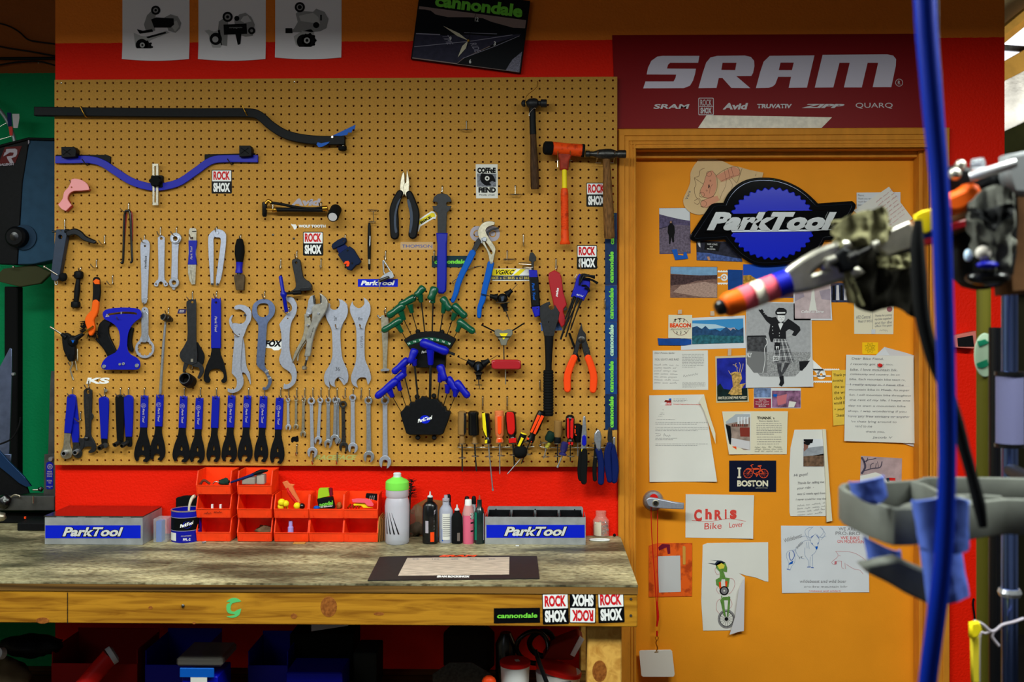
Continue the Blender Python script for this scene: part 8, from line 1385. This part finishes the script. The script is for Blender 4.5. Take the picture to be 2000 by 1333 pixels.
T = paper('drawing','wide sheet with blue antelope and pink boar sketches and pencilled words','drawing','f','84,758 500,755 655,760 657,1190 90,1196'.replace('500,755 ',''),'paper_cool',DY,(0,0,.002,.002));yq = DY-.0009;bl,bl2,rd = M['ink_blue'],mat('blue_line',(130,150,186),.7),M['ink_pink']
o = [ribbon(bl2,S('f',s),.6,yq,4) for s in ('270,850 262,800 295,765','262,850 240,800 258,775 290,768','335,835 362,800 350,770','345,850 372,810 340,768','215,830 245,825 280,840','378,825 350,835 332,830','275,850 290,830 310,812 330,830 332,860 315,905 300,890 280,870 275,850','280,855 240,855 200,890 180,915 200,960 240,975','180,915 130,925 120,960 135,1000 130,1045','240,900 240,950 262,985 262,1025','275,960 272,1030','290,950 292,1030','318,895 308,930 280,955','250,865 255,905','262,862 268,908','176,915 175,990 155,1020 145,1045')]
o += [ribbon(bl,S('f',s),1.2,yq-.0002,3) for s in ('140,930 138,955 150,985 170,960 168,930 158,922','278,835 296,822','316,820 330,840','255,1028 278,1026','280,1030 298,1032','122,1040 145,1046','284,870 292,880','328,868 322,880')]+[fl('blue_mid','f','140,1000 165,985 160,1005 135,1012',yq-.0003),fl('blue_mid','f','308,893 325,893 320,912 312,912',yq-.0003),fl('ink_pink','f','434,990 448,990 446,1008 432,1012',yq-.0003)]
o += [ribbon(rd,S('f',s),.6,yq,4) for s in ('440,925 480,925 540,930 590,950 640,990 640,1030 650,1110','440,925 455,945 450,965 415,995 430,1010 448,990 480,990','478,990 480,1030 495,1035','500,1000 505,1040','510,1010 560,1040 600,1050 640,1105','460,952 472,955')]
o += [tx(*a) for a in (('ink_soft','Wildebeest','f','162,838',125,26,yq,-18,.1),('ink_soft','SHRED','f','205,885',55,16,yq,-45,0),('ink_soft','IT','f','215,965',26,12,yq,-15,0),('ink_soft','WE ARE','f','515,780',112,20,yq,2,0),('ink_soft','PRO-BRO','f','520,808',160,22,yq,1,0),('ink_red','WE BIKE','f','535,838',125,20,yq,1,0),('ink_red','ON MOUNTAIN','f','538,862',172,20,yq,1,0),('ink_soft','wildebeest and wild boar','f','358,1120',305,20,yq,0,.1),('ink_soft','pro-bro mountain bikes','f','385,1157',300,18,yq,0,.1),('ink_red','wildebeest and wilderbeest','f','382,1183',270,11,yq,0,.1))]
part(T,'sketch',*o)
# large letter, its back sheet, yellow strip, notes
T = thing('letter','crumpled blank back sheet behind the pinned handwritten letter','letter');part(T,'sheet',plate(M['paper_grey'],[S('h','655,348! 830,395! 1068,470! 1100,610! 1050,900! 960,1228! 820,1185! 560,440!')],DY-.004,.0012,.0003));part(T,'crease',plate(M['paper_cool'],[S('h','655,348! 600,415! 585,420! 700,420!')],DY-.0052,.0008,0),*[ribbon(mat('crease_line',(176,172,170),.7),S('h',s),.6,DY-.0045,2) for s in ('930,690 980,700 1020,720','930,870 980,840 1010,815','950,750 1040,950','980,520 930,640')])
T = paper('note_strip','yellow lined paper strip partly covered by the pinned letter','note','h','198,548 340,546 330,1020 208,1030',mat('legal_yellow',(232,190,70),.6,var=.05,vs=30),DY-.002,(0,0,0,.004));part(T,'writing',*[tx('ink',s,'h','%d,%d' % (u,v),w,h,DY-.003,-3,.1) for s,u,v,w,h in (('Thank yo',268,592,120,30),('donating',250,640,90,26),('the so',262,692,90,24),('the wi',262,742,90,26),('club I',262,790,90,26),('would B',262,832,96,26),('+ yeaf',262,890,90,26),('Chess',266,940,80,26))])
T = paper('letter','large pinned handwritten letter on white paper with a red pushpin','letter','h','323,415 900,425 922,1183 304,1163','paper',DY-.006,(0,.006,.004,.003));yq = DY-.0072
txt = (('Dear Bike Fiend,',370,450,280),('5/24/17',730,452,115),('I recently got into mountain',360,500,460),('bike. I love mountain bikes',358,545,440),('community and country. Im on the',355,588,490),('bike. Each mountain bike team rep.',350,632,510),('I really enjoy it. I have the',355,678,470),('mountain bike in Moab. Its super',345,722,530),('fun. I will mountain bike throughout',348,768,540),('the rest of my life. I hope one',350,812,530),('day to own a mountain bike',340,862,500),('shop. I was wondering if you',338,908,510),('have any free stickers or anything',338,955,560),('else thats lying around to',342,998,420),('send to me',400,1035,150),('thank you,',490,1085,170),('Jacob V.',550,1135,185))
part(T,'writing',*[tx('ink_soft',s,'h','%g,%d' % (u+w/2,v),w,22,yq,.8,.2) for s,u,v,w in txt]);part(T,'fold',ribbon(M['paper_grey'],S('h','318,670 915,690'),.8,yq),ribbon(M['paper_grey'],S('h','310,938 918,955'),.8,yq))
solo('pushpin','red pushpin holding the large handwritten letter','pin',lathe(M['red'],px3('h','612,505',DY-.016)[0],px3('h','625,508',DY-.006)[0],[(0,.0055),(.2,.006),(.35,.0035),(.7,.0035),(.8,.0055),(1,.0055)],14))
T = paper('sticky_note','small yellow note with a star mandala above the pinned letter','note','h','462,307 600,307 598,410 462,410',mat('note_yellow',(250,196,20),.6),DY,(0,0,0,.001));p = S('h','530,355')[0];st = [(p[0]+(11 if k % 2 else 6.5)*cos(2*PI*k/16),p[1]+(11 if k % 2 else 6.5)*sin(2*PI*k/16)) for k in range(17)]
part(T,'sketch',ribbon(M['ink'],st,.5,DY-.001),ribbon(M['ink'],[(p[0]+(a-p[0])*.6,p[1]+(b-p[1])*.6) for a,b in st],.4,DY-.001),ribbon(M['ink'],circ(p[0],p[1],3,12)+[circ(p[0],p[1],3,12)[0]],.4,DY-.001))
T = paper('postcard','cream handwritten postcard with a stamp below the hanging glove','postcard','g','400,930 688,930 684,1160 401,1158','paper_cream',DY,(0,0,0,0));o = [ribbon(M['ink_soft'],S('g','534,960 534,1128'),.5,DY-.001),flat(mat('stamp',(150,90,100),.6),circ(*S('g','657,978')[0],5.5,14),DY-.001),tx('ink_soft','692 Central','g','468,1035',105,26,DY-.001,-3,.1),tx('ink_soft','Moab UT 84532','g','482,1065',105,18,DY-.001,-2,.1)]
for s,v in (('Thanks for putting',1025),('my bike together!',1050),('and for the',1075),('office! You guys',1100)): o.append(tx('ink_soft',s,'g','612,%d' % v,125,20,DY-.001,-4,.1))
o += scrawl(M['ink_soft'],*S('g','585,1132')[0],S('g','680,0')[0][0],6,DY-.001,3,.5,5);part(T,'writing',*o)
solo('clear_tape','glossy clear tape tab at the foot of the cream postcard','tape',plate(mat('cleartape_p',(226,230,240),.2,alpha=.7),[S('g','525,1125 555,1125 552,1158 528,1158')],DY-.002,.0004,0))
T = paper('note','white ruled note with pencil writing at the top right of the door','note','g','418,135 735,131 735,420 420,420','paper_cool',DY-.0016,(0,0,0,0));part(T,'writing',*[tx('ink_soft',s,'g','%d,%d' % (428+w/2,v),w,16,DY-.0026,0,.1) for s,v,w in (('Pierre,',155,46),('Thank you very',180,105),('much for your',202,100),('bike donation',224,110),('the volunteers',246,110),('rode',268,60))])
T = paper('note','tilted white note with slanting handwriting over the ruled one','note','g','653,92 822,325 640,460 395,265','paper',DY-.003,(0,.003,0,0));o = []
for r_ in range(8): p = S('g','%g,%g' % (560+14*r_,205+24*r_))[0];o += scrawl(M['ink_pink'],p[0],p[1],p[0]+42,2.8,DY-.0042,-38,.4,r_)
part(T,'writing',*o)
T = paper('greeting_card','small watercolour card with bare tree branches and a pink bird','card','f','605,303 872,320 868,520 597,520',mat('wash',(176,152,156),.6,var=.15,vs=30));o = [fl('paper','f','600,432 640,425 700,410 740,425 800,500 600,500',Q1)]+[ribbon(mat('branch',(74,66,84),.6),S('f',s),w,Q2,3) for s,w in (('608,420 632,380 625,340 608,312',4),('628,400 680,385 730,378 742,340',1.8),('625,345 650,330 680,325 705,318',1.6),('640,345 650,315',1.2),('700,380 705,350',1.2),('720,378 712,340',1),('665,385 670,360 690,350',1.2))]+[fl('red','f','790,445 828,448 830,468 792,466',Q2),fl('slate','f','770,448 790,446 792,470 775,475',Q2)]
part(T,'picture',*o)
# door lever, lanyard, tag
hy = YD-.001;hc = S('d','158,1015')[0]
T = door
p = W(hc[0],hc[1],YD);r = 20.5*sc(YD)
hnd = part(T,'door_handle',lathe(M['steel'],p+Vector((0,-.010,0)),p,[(0,r*.55),(.25,r*.86),(.7,r*.97),(1,r)],36),lathe(M['steel'],p+Vector((.003,-.052,-.003)),p+Vector((0,-.008,0)),[(0,.0135),(.1,.0150),(.7,.014),(1,.017)],24),label='satin steel lever handle')
part(hnd,'lever',plate(M['steel_light'],[S('d','105,1010 130,995 185,1003 260,1018 340,1035 420,1045! 418,1084! 330,1082 250,1078 160,1070 120,1055')],YD-.062,.012,.003));part(hnd,'keyhole',disc(M['steel_warm'],*S('d','180,1037')[0],6.5,YD-.0645,YD-.060),disc(M['steel_dark'],*S('d','180,1037')[0],4.6,YD-.0655,YD-.060),ribbon(M['ink'],S('d','166,1048 195,1026'),1.2,YD-.066));part(hnd,'latch_ring',plate(M['red'],[circ(*S('d','165,995')[0],8,20)],YD-.045,.004,.0005),label='red loop behind lever')
T = thing('lanyard','thin red lanyard looped over the door handle','lanyard');ly = YD-.028
part(T,'cord',tube(M['red'],px3('e','108,155 108,250 115,420 130,620 143,820',ly),.0016,6),tube(M['red'],px3('e','152,155 150,300 150,500 152,700 150,820',ly),.0016,6));part(T,'strap',tube(M['red'],px3('e','145,800 152,900 145,965',ly),[.003,.0045,.0025],8));part(T,'strap_end',tube(M['red'],px3('e','147,995 147,1028',ly),.0030,8,1));part(T,'swivel_clip',tube(M['brass'],px3('e','136,1040 145,1030 156,1040 150,1055 140,1052 136,1040',ly),.0012,6,2),tube(M['brass'],px3('e','146,1055 140,1075 150,1110 140,1130',ly),.002,6),tube(M['brass'],px3('e','130,1135 155,1133',ly),.002,6),label='brass swivel clip')
T = thing('key_tag','blank white rounded plastic tag hanging from the red lanyard','tag');part(T,'tag',plate(mat('tag_white',(216,208,198),.4),[S('e','30,1140 32,1130 40,1126 235,1122 245,1130 262,1280 258,1295 248,1298 55,1298 44,1290')],ly-.001,.003,.001))
# ================================================================== space beyond the right-hand end of the wall
YF = 1.9
def far(m,pts,y,t,bev=0): return plate(m,[S('j',pts)],y,t,max(bev,.0001))
struct('wall_far',plate(mat('cream_board',(226,206,150),.8,bump=.5,bs=60),[[(1890,-200),(2600,-200),(2600,60),(1890,60)]],YF+.02,.05,.001),plate(mat('far_dark',(46,46,30),.9),[[(1890,200),(2600,200),(2600,1900),(1890,1900)]],YF+.02,.05,.001))
gold = mat('roof_timber',(206,156,66),.6,var=.08,vs=20)
T = thing('roof_beam','upper slanting golden roof timber at the top right edge','beam','roof timbers at the right edge');part(T,'timber',far(gold,'560,300 718,205 863,85 1500,-420 1500,-330 863,150 718,260 560,380',YF-.16,.15,.003));part(T,'lower_lip',far(gold,'560,390 718,262 863,152 1500,-328 1500,-240 863,205 718,322 560,450',YF-.10,.09,.003))
T = thing('roof_beam','lower slanting golden roof timber under the bright skylight','beam','roof timbers at the right edge');part(T,'timber',far(gold,'560,560 718,470 863,388 1500,30 1500,200 863,540 718,612 560,690',YF-.16,.15,.003))
m_sky = mat('skylight_glow',(236,242,255),.5,emit=1.6);struct('window_1',far(m_sky,'560,430 718,328 863,205 1500,-240 1500,30 863,388 718,470 560,560',YF,.01));struct('window_2',far(M['steel_dark'],'560,330 1500,400 1500,440 560,370',YF-.03,.02))
solo('foil_insulation','crumpled silver foil insulation sheet at the far right','insulation',far(mat('foil',(176,176,170),.4,.4,var=.35,vs=8,bump=1,bs=24),'560,700 718,612 863,540 1500,200 1500,560 863,940 718,1005 560,1100',YF-.02,.03));solo('dark_canvas','dark olive canvas below the foil at the far right','canvas',far(mat('canvas',(40,42,18),.9,var=.3,vs=6),'560,1100 718,1005 863,940 1500,560 1500,2200 560,2200',YF-.05,.03))
# ================================================================== repair stand in the foreground, right
YA = -1.74
def I3(s,y=YA): return px3('i',s,y)
def along(m,a,b,r,y0=YA,y1=YA,prof=None,n=24,k='i',flat=1): p = px3(k,'%s %s' % (a,b),[y0,y1]);q = sc(y0);return lathe(m,p[0],p[1],[(t,w*q) for t,w in (prof or [(0,r),(1,r)])],n,40,flat)
sil = mat('cast_silver',(176,172,160),.32,.75,var=.12,vs=60);brn = mat('brown_paint',(112,78,50),.5,var=.15,vs=40);m_grey = mat('tray_grey',(104,106,100),.6,var=.08,vs=40);rag = mat('olive_glove',(112,108,78),.9,var=.3,vs=50,bump=.6,bs=120);ragd = mat('dark_glove',(34,32,26),.95,var=.3,vs=50,bump=.6,bs=120)
T = thing('repair_stand_clamp','out-of-focus bike stand clamp with a colour-striped handle, in front of the door','clamp')
hd = part(T,'handle',along(M['orange'],'100,1016','212,972',22,YA-.02,YA-.016,[(0,12),(.1,20),(.3,23.5),(1,24)]),label='orange striped handle end')
part(hd,'end_cap',along(M['blk_gloss'],'60,1031','108,1012',12,YA-.024,YA-.02,[(0,7),(.15,13),(.5,15.5),(1,15.5)]),label='black end cap')
pkt,wtt = mat('pink_tape',(232,96,110),.5),mat('white_tape',(232,226,206),.5)
for nm_,a,b,m_,r_ in (('tape_band','212,972','290,942',pkt,24.3),('tape_band','290,942','352,918',wtt,24.6),('tape_band','352,918','428,889',pkt,24.6),('tape_band','428,889','505,860',M['blue'],25)): part(hd,nm_,along(m_,a,b,r_,YA-.014,YA-.012),label={id(pkt): 'pink tape band',id(wtt): 'white tape band'}.get(id(m_),'blue tape band'))
part(T,'lever',plate(sil,[S('i','485,840 560,765 700,680 830,630 880,622 888,640 800,690 760,735 800,775 935,785 930,812 800,845 650,892 540,908 515,905'),S('i','640,800 700,745 770,715 745,765 790,795 700,820 650,828')],YA-.012,.022,.006,2));part(T,'lever_pin',along(sil,'745,735','800,715',8,YA-.018,YA-.018))
part(T,'cam_block',plate(M['blk'],[S('i','815,700 850,665 905,680 930,740 900,775 850,785')],YA-.02,.02,.004));part(T,'screw',along(M['steel_dark'],'880,715','1060,632',6,YA-.03,YA-.03,[(0,8),(.3,8),(.35,5),(.8,5),(.82,8),(1,6)]));part(T,'nut',along(sil,'1030,640','1065,625',9,YA-.034,YA-.034));part(T,'jaw_arm',plate(sil,[S('i','1072,588 1250,500 1268,520 1262,640 1130,690 1085,660')],YA-.006,.03,.004))
part(T,'clamp_tube',along(brn,'1262,570','1640,450',26,YA+.03,YA+.03,[(0,26),(1,27)]));part(T,'sticker',plate(M['yellow'],[S('i','1300,450 1345,425 1420,410 1425,520 1360,552 1310,545')],YA-.002,.006,.002),label='yellow sticker');part(T,'sticker',plate(M['blue_deep'],[S('i','1318,572 1420,545 1424,575 1322,600')],YA-.001,.006,.002),plate(M['red_tool'],[S('i','1320,602 1425,578 1428,612 1324,635')],YA-.001,.006,.002))
part(T,'tube_stripe',plate(M['red_tool'],[S('i','1525,505 1605,480 1608,510 1528,535')],YA-.001,.006,.002));part(T,'orange_knob',plate(M['orange'],[S('i','1500,370 1525,340 1600,310 1640,280 1672,285 1668,310 1600,385 1545,405 1510,395')],YA-.03,.03,.008,2),label='orange knob lever')
part(T,'cam_lever',along(mat('bright_lever',(240,240,244),.25,.6),'1632,212','1920,122',9,YA-.03,YA-.05,[(0,8),(.05,9.5),(.9,9.5),(1,8)]),label='bright silver cam lever');part(T,'knob',along(M['chrome'],'1640,140','1725,130',14,YA-.02,YA-.03,[(0,8),(.1,13),(.9,13.5),(1,9)]));part(T,'knob',ball(sil,I3('1575,135',YA-.02)[0],.0075)),part(T,'knob',ball(sil,I3('1540,190',YA-.02)[0],.009));part(T,'clamp_head',plate(M['blk'],[S('i','1505,225 1560,165 1640,180 1720,170 1760,230 1640,290 1560,320 1515,300')],YA-.01,.04,.008,2))
part(T,'rear_body',plate(M['blk_matte'],[S('i','1600,330 1740,250 1880,210 1905,420 1900,560 1880,790 1760,860 1650,800 1660,640 1600,560')],YA+.02,.06,.01,2));part(T,'post_bracket',plate(brn,[S('i','1890,300 2100,280 2100,900 1900,915 1885,700')],YA+.03,.05,.006));part(T,'side_plate',plate(mat('side_grey',(120,122,124),.5),[S('i','1890,90 2100,50 2100,300 1920,290 1890,200')],YA-.01,.03,.006))
part(T,'lower_roller',ball(M['blk_gloss'],I3('1745,835',YA-.02)[0],.024,(1.3,.8,.45)));part(T,'blue_tip',ball(M['blue'],I3('1740,755',YA-.045)[0],.011,(1.3,.7,.5)),label='blue plastic tip');part(T,'white_knob',ball(mat('knob_white',(214,206,196),.4),I3('1715,680',YA-.045)[0],.0105,(1,.7,.9)),label='white knob');part(T,'tube_reflection',ball(mat('ice_blue',(200,226,255),.2,spec=.8),I3('1622,695',YA-.03)[0],.0085,(.65,.7,1)),label='pale blue-white ball standing in for a tube reflection')  # ice-blue ball is added to imitate the reflection on a shiny tube
def cloth(m,k,top,bot,y,amp=.012,folds=7,n=36,r=14,th=.004,seed=0):
    A,B = [smooth2(S(k,s),6,False) for s in (top,bot)]
    def at(L,u): f = u*(len(L)-1);i = min(int(f),len(L)-2);t = f-i;return (L[i][0]*(1-t)+L[i+1][0]*t,L[i][1]*(1-t)+L[i+1][1]*t)
    vs,fs = [],[]
    for s in (0,1):
        for a in range(n+1):
            for b in range(r+1):
                u,v = a/n,b/r;p,q = at(A,u),at(B,u);e = noise.noise(Vector((u*5,v*3,seed)))
                o = amp*(.5*sin(folds*PI*u+2*e)+e+.12*noise.noise(Vector((u*14,v*8,seed+4))))*(.4+.6*v)
                rnd = .03*(1-(2*u-1)**2)**.5*.6
                w = W(p[0]*(1-v)+q[0]*v,p[1]*(1-v)+q[1]*v,y);vs.append((w.x,y-rnd-o+(th if s else 0),w.z))
    N = (n+1)*(r+1)
    for a in range(n):
        for b in range(r): q = a*(r+1)+b;f = (q,q+1,q+r+2,q+r+1);fs.append(f);fs.append(tuple(t+N for t in f[::-1]))
    rim = [a*(r+1) for a in range(n+1)]+[n*(r+1)+b for b in range(1,r+1)]+[a*(r+1)+r for a in range(n-1,-1,-1)]+[b for b in range(r-1,0,-1)]
    for i in range(len(rim)): p,q = rim[i],rim[(i+1) % len(rim)];fs.append((p,q,q+N,p+N))
    return mesh(vs,fs,m,80)
T = thing('work_glove','grimy olive and black work gloves draped over the stand clamp','glove')
part(T,'upper_fold',cloth(rag,'i','775,530 800,500 870,450 960,425 1010,420 1060,400 1110,440 1125,480','790,640 830,670 900,650 960,640 1020,640 1070,620 1110,590 1135,530',YA+.004,.016,6));part(T,'palm',cloth(ragd,'i','820,640 900,610 1000,615 1080,650 1160,680 1250,650 1300,640 1325,660','850,900 905,1000 965,1040 1010,1050 1060,1030 1150,1020 1220,1060 1310,1090',YA+.02,.016,8));part(T,'finger',cloth(rag,'i','1060,700 1120,705 1180,700 1250,680','1070,770 1130,790 1200,785 1260,760',YA-.008,.010,5,20,8));part(T,'finger',cloth(rag,'i','825,800 850,790 880,800','880,990 920,1015 965,1000',YA+.0,.008,3,14,10));part(T,'strap_end',tube(rag,I3('775,495 800,490 860,485',YA),.003),tube(ragd,I3('780,525 830,520 870,500',YA),.004))
T = thing('grey_glove','grey and black glove gripping the right side of the stand clamp','glove');gg,gd_ = mat('grey_fabric',(88,88,82),.9,bump=.5,bs=100,var=.15,vs=30),M['blk_matte']
part(T,'back',cloth(gg,'i','1620,370 1680,300 1760,270 1840,290 1895,330','1610,480 1650,560 1740,640 1820,600 1900,470',YA-.03,.012,5));part(T,'cuff',cloth(gd_,'i','1620,400 1680,420 1760,400 1850,380 1895,400','1640,470 1700,500 1740,560 1800,500 1890,450',YA-.045,.012,5,24,8));part(T,'finger',cloth(gg,'i','1610,480 1680,560 1740,600 1810,540 1900,480','1650,700 1700,780 1760,800 1840,760 1900,640',YA-.02,.014,6))
# hoses and straps
def hose(name,label,cat,pts,y,m,flat_=None): 
    P = [W(a,b,y) for a,b,w in pts];return solo(name,label,cat,tube(m,P,[w*sc(y)/2 for a,b,w in pts],16,5))
hose('air_hose','thick glossy blue hose hanging down the whole right side, nearest the camera','hose',[(1790,-900,41),(1798,-300,41),(1806,0,41),(1818,170,39),(1833,340,35),(1840,470,35),(1847,700,34),(1850,900,32),(1843,1074,34),(1829,1200,35),(1812,1333,34),(1806,1420,34)],-1.95,mat('hose_blue',(2,34,138),.4))
hose('grey_cable','thin grey cable alongside the top of the blue hose','cable',[(1815,-900,6),(1828,-200,6),(1831,60,6),(1836,150,8),(1843,260,7),(1850,345,6),(1853,430,5)],-1.9,M['steel_dark'])
hose('rubber_strap','wide black rubber strap hanging from the clamp behind the blue hose','strap',[(1793,430,14),(1792,480,26),(1795,540,30),(1802,620,28),(1822,700,26),(1848,760,24),(1868,820,24),(1884,880,22),(1898,930,21),(1912,985,24),(1920,1030,16)],-1.88,M['blk_matte'])
# tool tray ring
ZT = 1.344
def TP(px,py,z=ZT):
    dx = (px-CX)/F;t = (H-z)*F/(py-CY);return Vector((t*(dx*cos(TH)-sin(TH)),t*(dx*sin(TH)+cos(TH))-D,z))
def tp(s): return [TP(p[0],p[1]) for p in S('l',s)]
def wallband(m,pts,h,th=.0085,closed=False,top=ZT,bev=.002):
    """upright band of wall following a plan line"""
    P = [Vector((p.x,p.y)) for p in pts];n = len(P);L,R = [],[]
    for i in range(n):
        a = P[(i-1) % n] if closed or i else P[i];b = P[(i+1) % n] if closed or i < n-1 else P[i]
        d = (b-a).normalized();nn = Vector((-d.y,d.x))*th/2;L.append(P[i]+nn);R.append(P[i]-nn)
    bm = bmesh.new();ring = []
    for i in range(n): ring.append([bm.verts.new((q.x,q.y,z)) for q,z in ((L[i],top),(R[i],top),(R[i],top-h),(L[i],top-h))])
    for i in range(n if closed else n-1):
        a,b = ring[i],ring[(i+1) % n]
        for k in range(4): bm.faces.new((a[k],a[(k+1) % 4],b[(k+1) % 4],b[k]))
    if not closed: bm.faces.new(ring[0]);bm.faces.new(ring[-1][::-1])
    bmesh.ops.recalc_face_normals(bm,faces=bm.faces);bmesh.ops.bevel(bm,geom=[e for e in bm.edges if len(e.link_faces) == 2 and e.calc_face_angle(0) > .8],offset=bev,segments=2,affect='EDGES',profile=.5)
    me = bpy.data.meshes.new('b');bm.to_mesh(me);bm.free();return fin(me,m,50)
def sm3(P,n=4): 
    q = smooth2([(p.x,p.y) for p in P],n,False);return [Vector((a,b,ZT)) for a,b in q]
T = thing('tool_tray','blurred grey looped plastic tool tray of the repair stand, lower right','tray')
part(T,'outer_wall',wallband(m_grey,[tp('%s' % s)[0] for s in ('640,100','590,118','380,130','210,132','150,140','135,155','160,180','300,240','410,275','450,285','530,284','700,270','860,262','1000,240','1120,228','1260,232','1500,240','1560,200','1540,110','900,100')],.047,closed=True),label='grey outer rim')
part(T,'divider',wallband(m_grey,sm3(tp('560,122 640,145 700,175 735,195 700,225 560,255 500,275')),.045));part(T,'divider',wallband(m_grey,sm3(tp('735,195 840,205 960,205 1100,215')),.045));part(T,'divider',wallband(m_grey,sm3(tp('820,200 900,235 960,245')),.045))
z_ = W(1700,1070,-1.84).z
part(T,'lower_bracket',plate(m_grey,[S('l','300,650 480,612 560,650 700,710 760,740 760,870 660,845 540,790 420,720 320,672')],-1.86,.03,.004));part(T,'mount_arm',box(m_grey,(W(1985,1000,-1.6).x,-1.72,ZT-.045),(W(2120,1000,-1.6).x,-1.66,ZT-.01),.004))
bluerag = mat('blue_rag',(84,108,196),.9,var=.05,vs=40,bump=.3,bs=100)
T = thing('blue_rag','blue cloth draped over the left wall of the grey tool tray','rag');part(T,'upper_fold',cloth(bluerag,'l','180,128 230,115 300,100 385,88','200,200 250,235 320,250 408,200',-1.86,.002,3,16,8));part(T,'hanging_end',cloth(bluerag,'l','268,455 340,490 420,525 485,535','305,650 350,645 420,630 495,605',-1.80,.002,3,16,8))
T = thing('blue_rag','blue cloth hanging through the tray just behind the blue hose','rag');part(T,'upper_fold',cloth(bluerag,'l','558,240 640,222 740,208 860,225 880,260','610,535 660,540 740,545 840,535 890,525',-1.93,.002,4,20,12));part(T,'hanging_end',cloth(bluerag,'l','610,530 680,535 760,540 850,530','655,870 730,845 800,825 895,800',-1.90,.002,4,20,12))
# poles of the stand at the far right
YP = -1.35
def pole(name,label,px,w,y,m,y0=-2.6,top=560,bot=1500,cat='pole'): a,b = W(px,top,y),W(px,bot,y);return solo(name,label,cat,lathe(m,(a.x,y,max(b.z,.02)),(a.x,y,a.z),[(0,w*sc(y)),(1,w*sc(y))],24,40))
pole('olive_pole','olive yellow vertical pole beside the red wall strip',1921,13,-1.2,mat('olive_paint',(78,74,20),.5),top=500);pole('black_pole','black vertical stand pole right of the olive one',1947,15,-1.25,M['blk_gloss'],top=640);pole('brown_pole','dark brown pole behind black stand pole',1936,14,-1.0,mat('dark_brown_paint',(70,44,28),.5),top=700); 
T = thing('stand_pole','shiny blue chrome repair stand pole with a pale label at the right edge','pole');a = W(1972,470,YP);part(T,'support_arm',tube(M['iron'],[Vector((a.x,YP,a.z-.02)),W(2010,560,YA+.06)],.016,14,1));part(T,'support_arm',tube(M['iron'],[Vector((a.x,YP,ZT-.03)),Vector((W(2050,1000,-1.6).x,-1.70,ZT-.03))],.012,14,1));part(T,'pole',lathe(mat('blue_chrome',(120,150,235),.16,1),(a.x,YP,.03),(a.x,YP,a.z),[(0,15*sc(YP)),(1,15*sc(YP))],28,40));part(T,'label',lathe(mat('pale_label',(112,112,150),.5,alpha=.85),(a.x,YP,W(1970,868,YP).z),(a.x,YP,W(1970,735,YP).z),[(0,25*sc(YP)),(1,25*sc(YP))],28,40),label='pale translucent label sleeve'); 
for yy_ in (728,868): part(T,'clamp_ring',lathe(M['blk_gloss'],(a.x,YP,W(1970,yy_+6,YP).z),(a.x,YP,W(1970,yy_-2,YP).z),[(0,27*sc(YP)),(1,27*sc(YP))],28,40))
part(T,'clamp_ring',lathe(M['chrome'],(a.x,YP,W(1970,1165,YP).z),(a.x,YP,W(1970,1150,YP).z),[(0,19*sc(YP)),(.5,22*sc(YP)),(1,19*sc(YP))],28,40));part(T,'base_foot',box(M['iron'],(a.x-.15,YP-.15,.0),(a.x+.15,YP+.15,.03),.004))
solo('sticker','round green and white sticker on the olive pole','sticker',plate(mat('mint_white',(150,170,146),.5),[circ(*S('k','1200,200')[0],20,24,42)],-1.217,.003,.001),plate(mat('badge_green',(20,110,80),.5),[S('k','1145,100 1200,85 1230,110 1160,140')],-1.219,.002,0),plate(mat('badge_green2',(20,110,80),.5),[S('k','1140,260 1215,230 1225,275 1180,295 1145,285')],-1.219,.002,0));solo('junction_box','small dark box with a pink rim on the red wall strip','box',plate(mat('pink_rim',(214,120,110),.5),[S('k','985,65 1130,30 1140,120 1120,150 990,140')],-.01,.034,.002),plate(M['blk'],[S('k','1005,80 1110,60 1118,135 1010,135')],-.014,.006,.001))
solo('cable','curled pale cable looping between poles near the bottom right corner','cable',tube(M['st_silver'],px3('l','930,965 980,985 1040,1030 1100,990 1160,975 1231,950',-1.4),.0028),tube(M['st_silver'],px3('l','1080,1115 1040,1060 1050,1025 1000,1040 965,1060 960,1333',-1.4),.0024));solo('connector','yellow plastic connector on the pale cable','connector',plate(M['yellow'],[S('l','925,990 960,985 972,1020 950,1060 925,1062')],-1.42,.014,.003));solo('connector','yellow sleeve below the connector at the bottom right','connector',plate(mat('yellow2',(220,200,50),.5),[S('l','925,1080 955,1070 960,1333 930,1333')],-1.41,.01,.002))
solo('hooked_wire','dark hooked cord against the red wall strip','cord',tube(M['blk'],px3('l','940,1333 938,1000 925,870 930,830',.018),.003))
# ================================================================== origins at each thing's base
bpy.context.view_layer.update()
for r in ROOTS:
    ch = list(r.children_recursive)
    if not ch: print('EMPTY THING',r.name,r.get('label'));continue
    pts = [c.matrix_world @ Vector(b) for c in ch if c.type == 'MESH' for b in c.bound_box]
    lo = Vector([min(p[i] for p in pts) for i in range(3)]);hi = Vector([max(p[i] for p in pts) for i in range(3)])
    o = Vector(((lo.x+hi.x)/2,(lo.y+hi.y)/2,lo.z));r.location = o
    for c in r.children: c.location = c.location-o
bpy.context.view_layer.update()
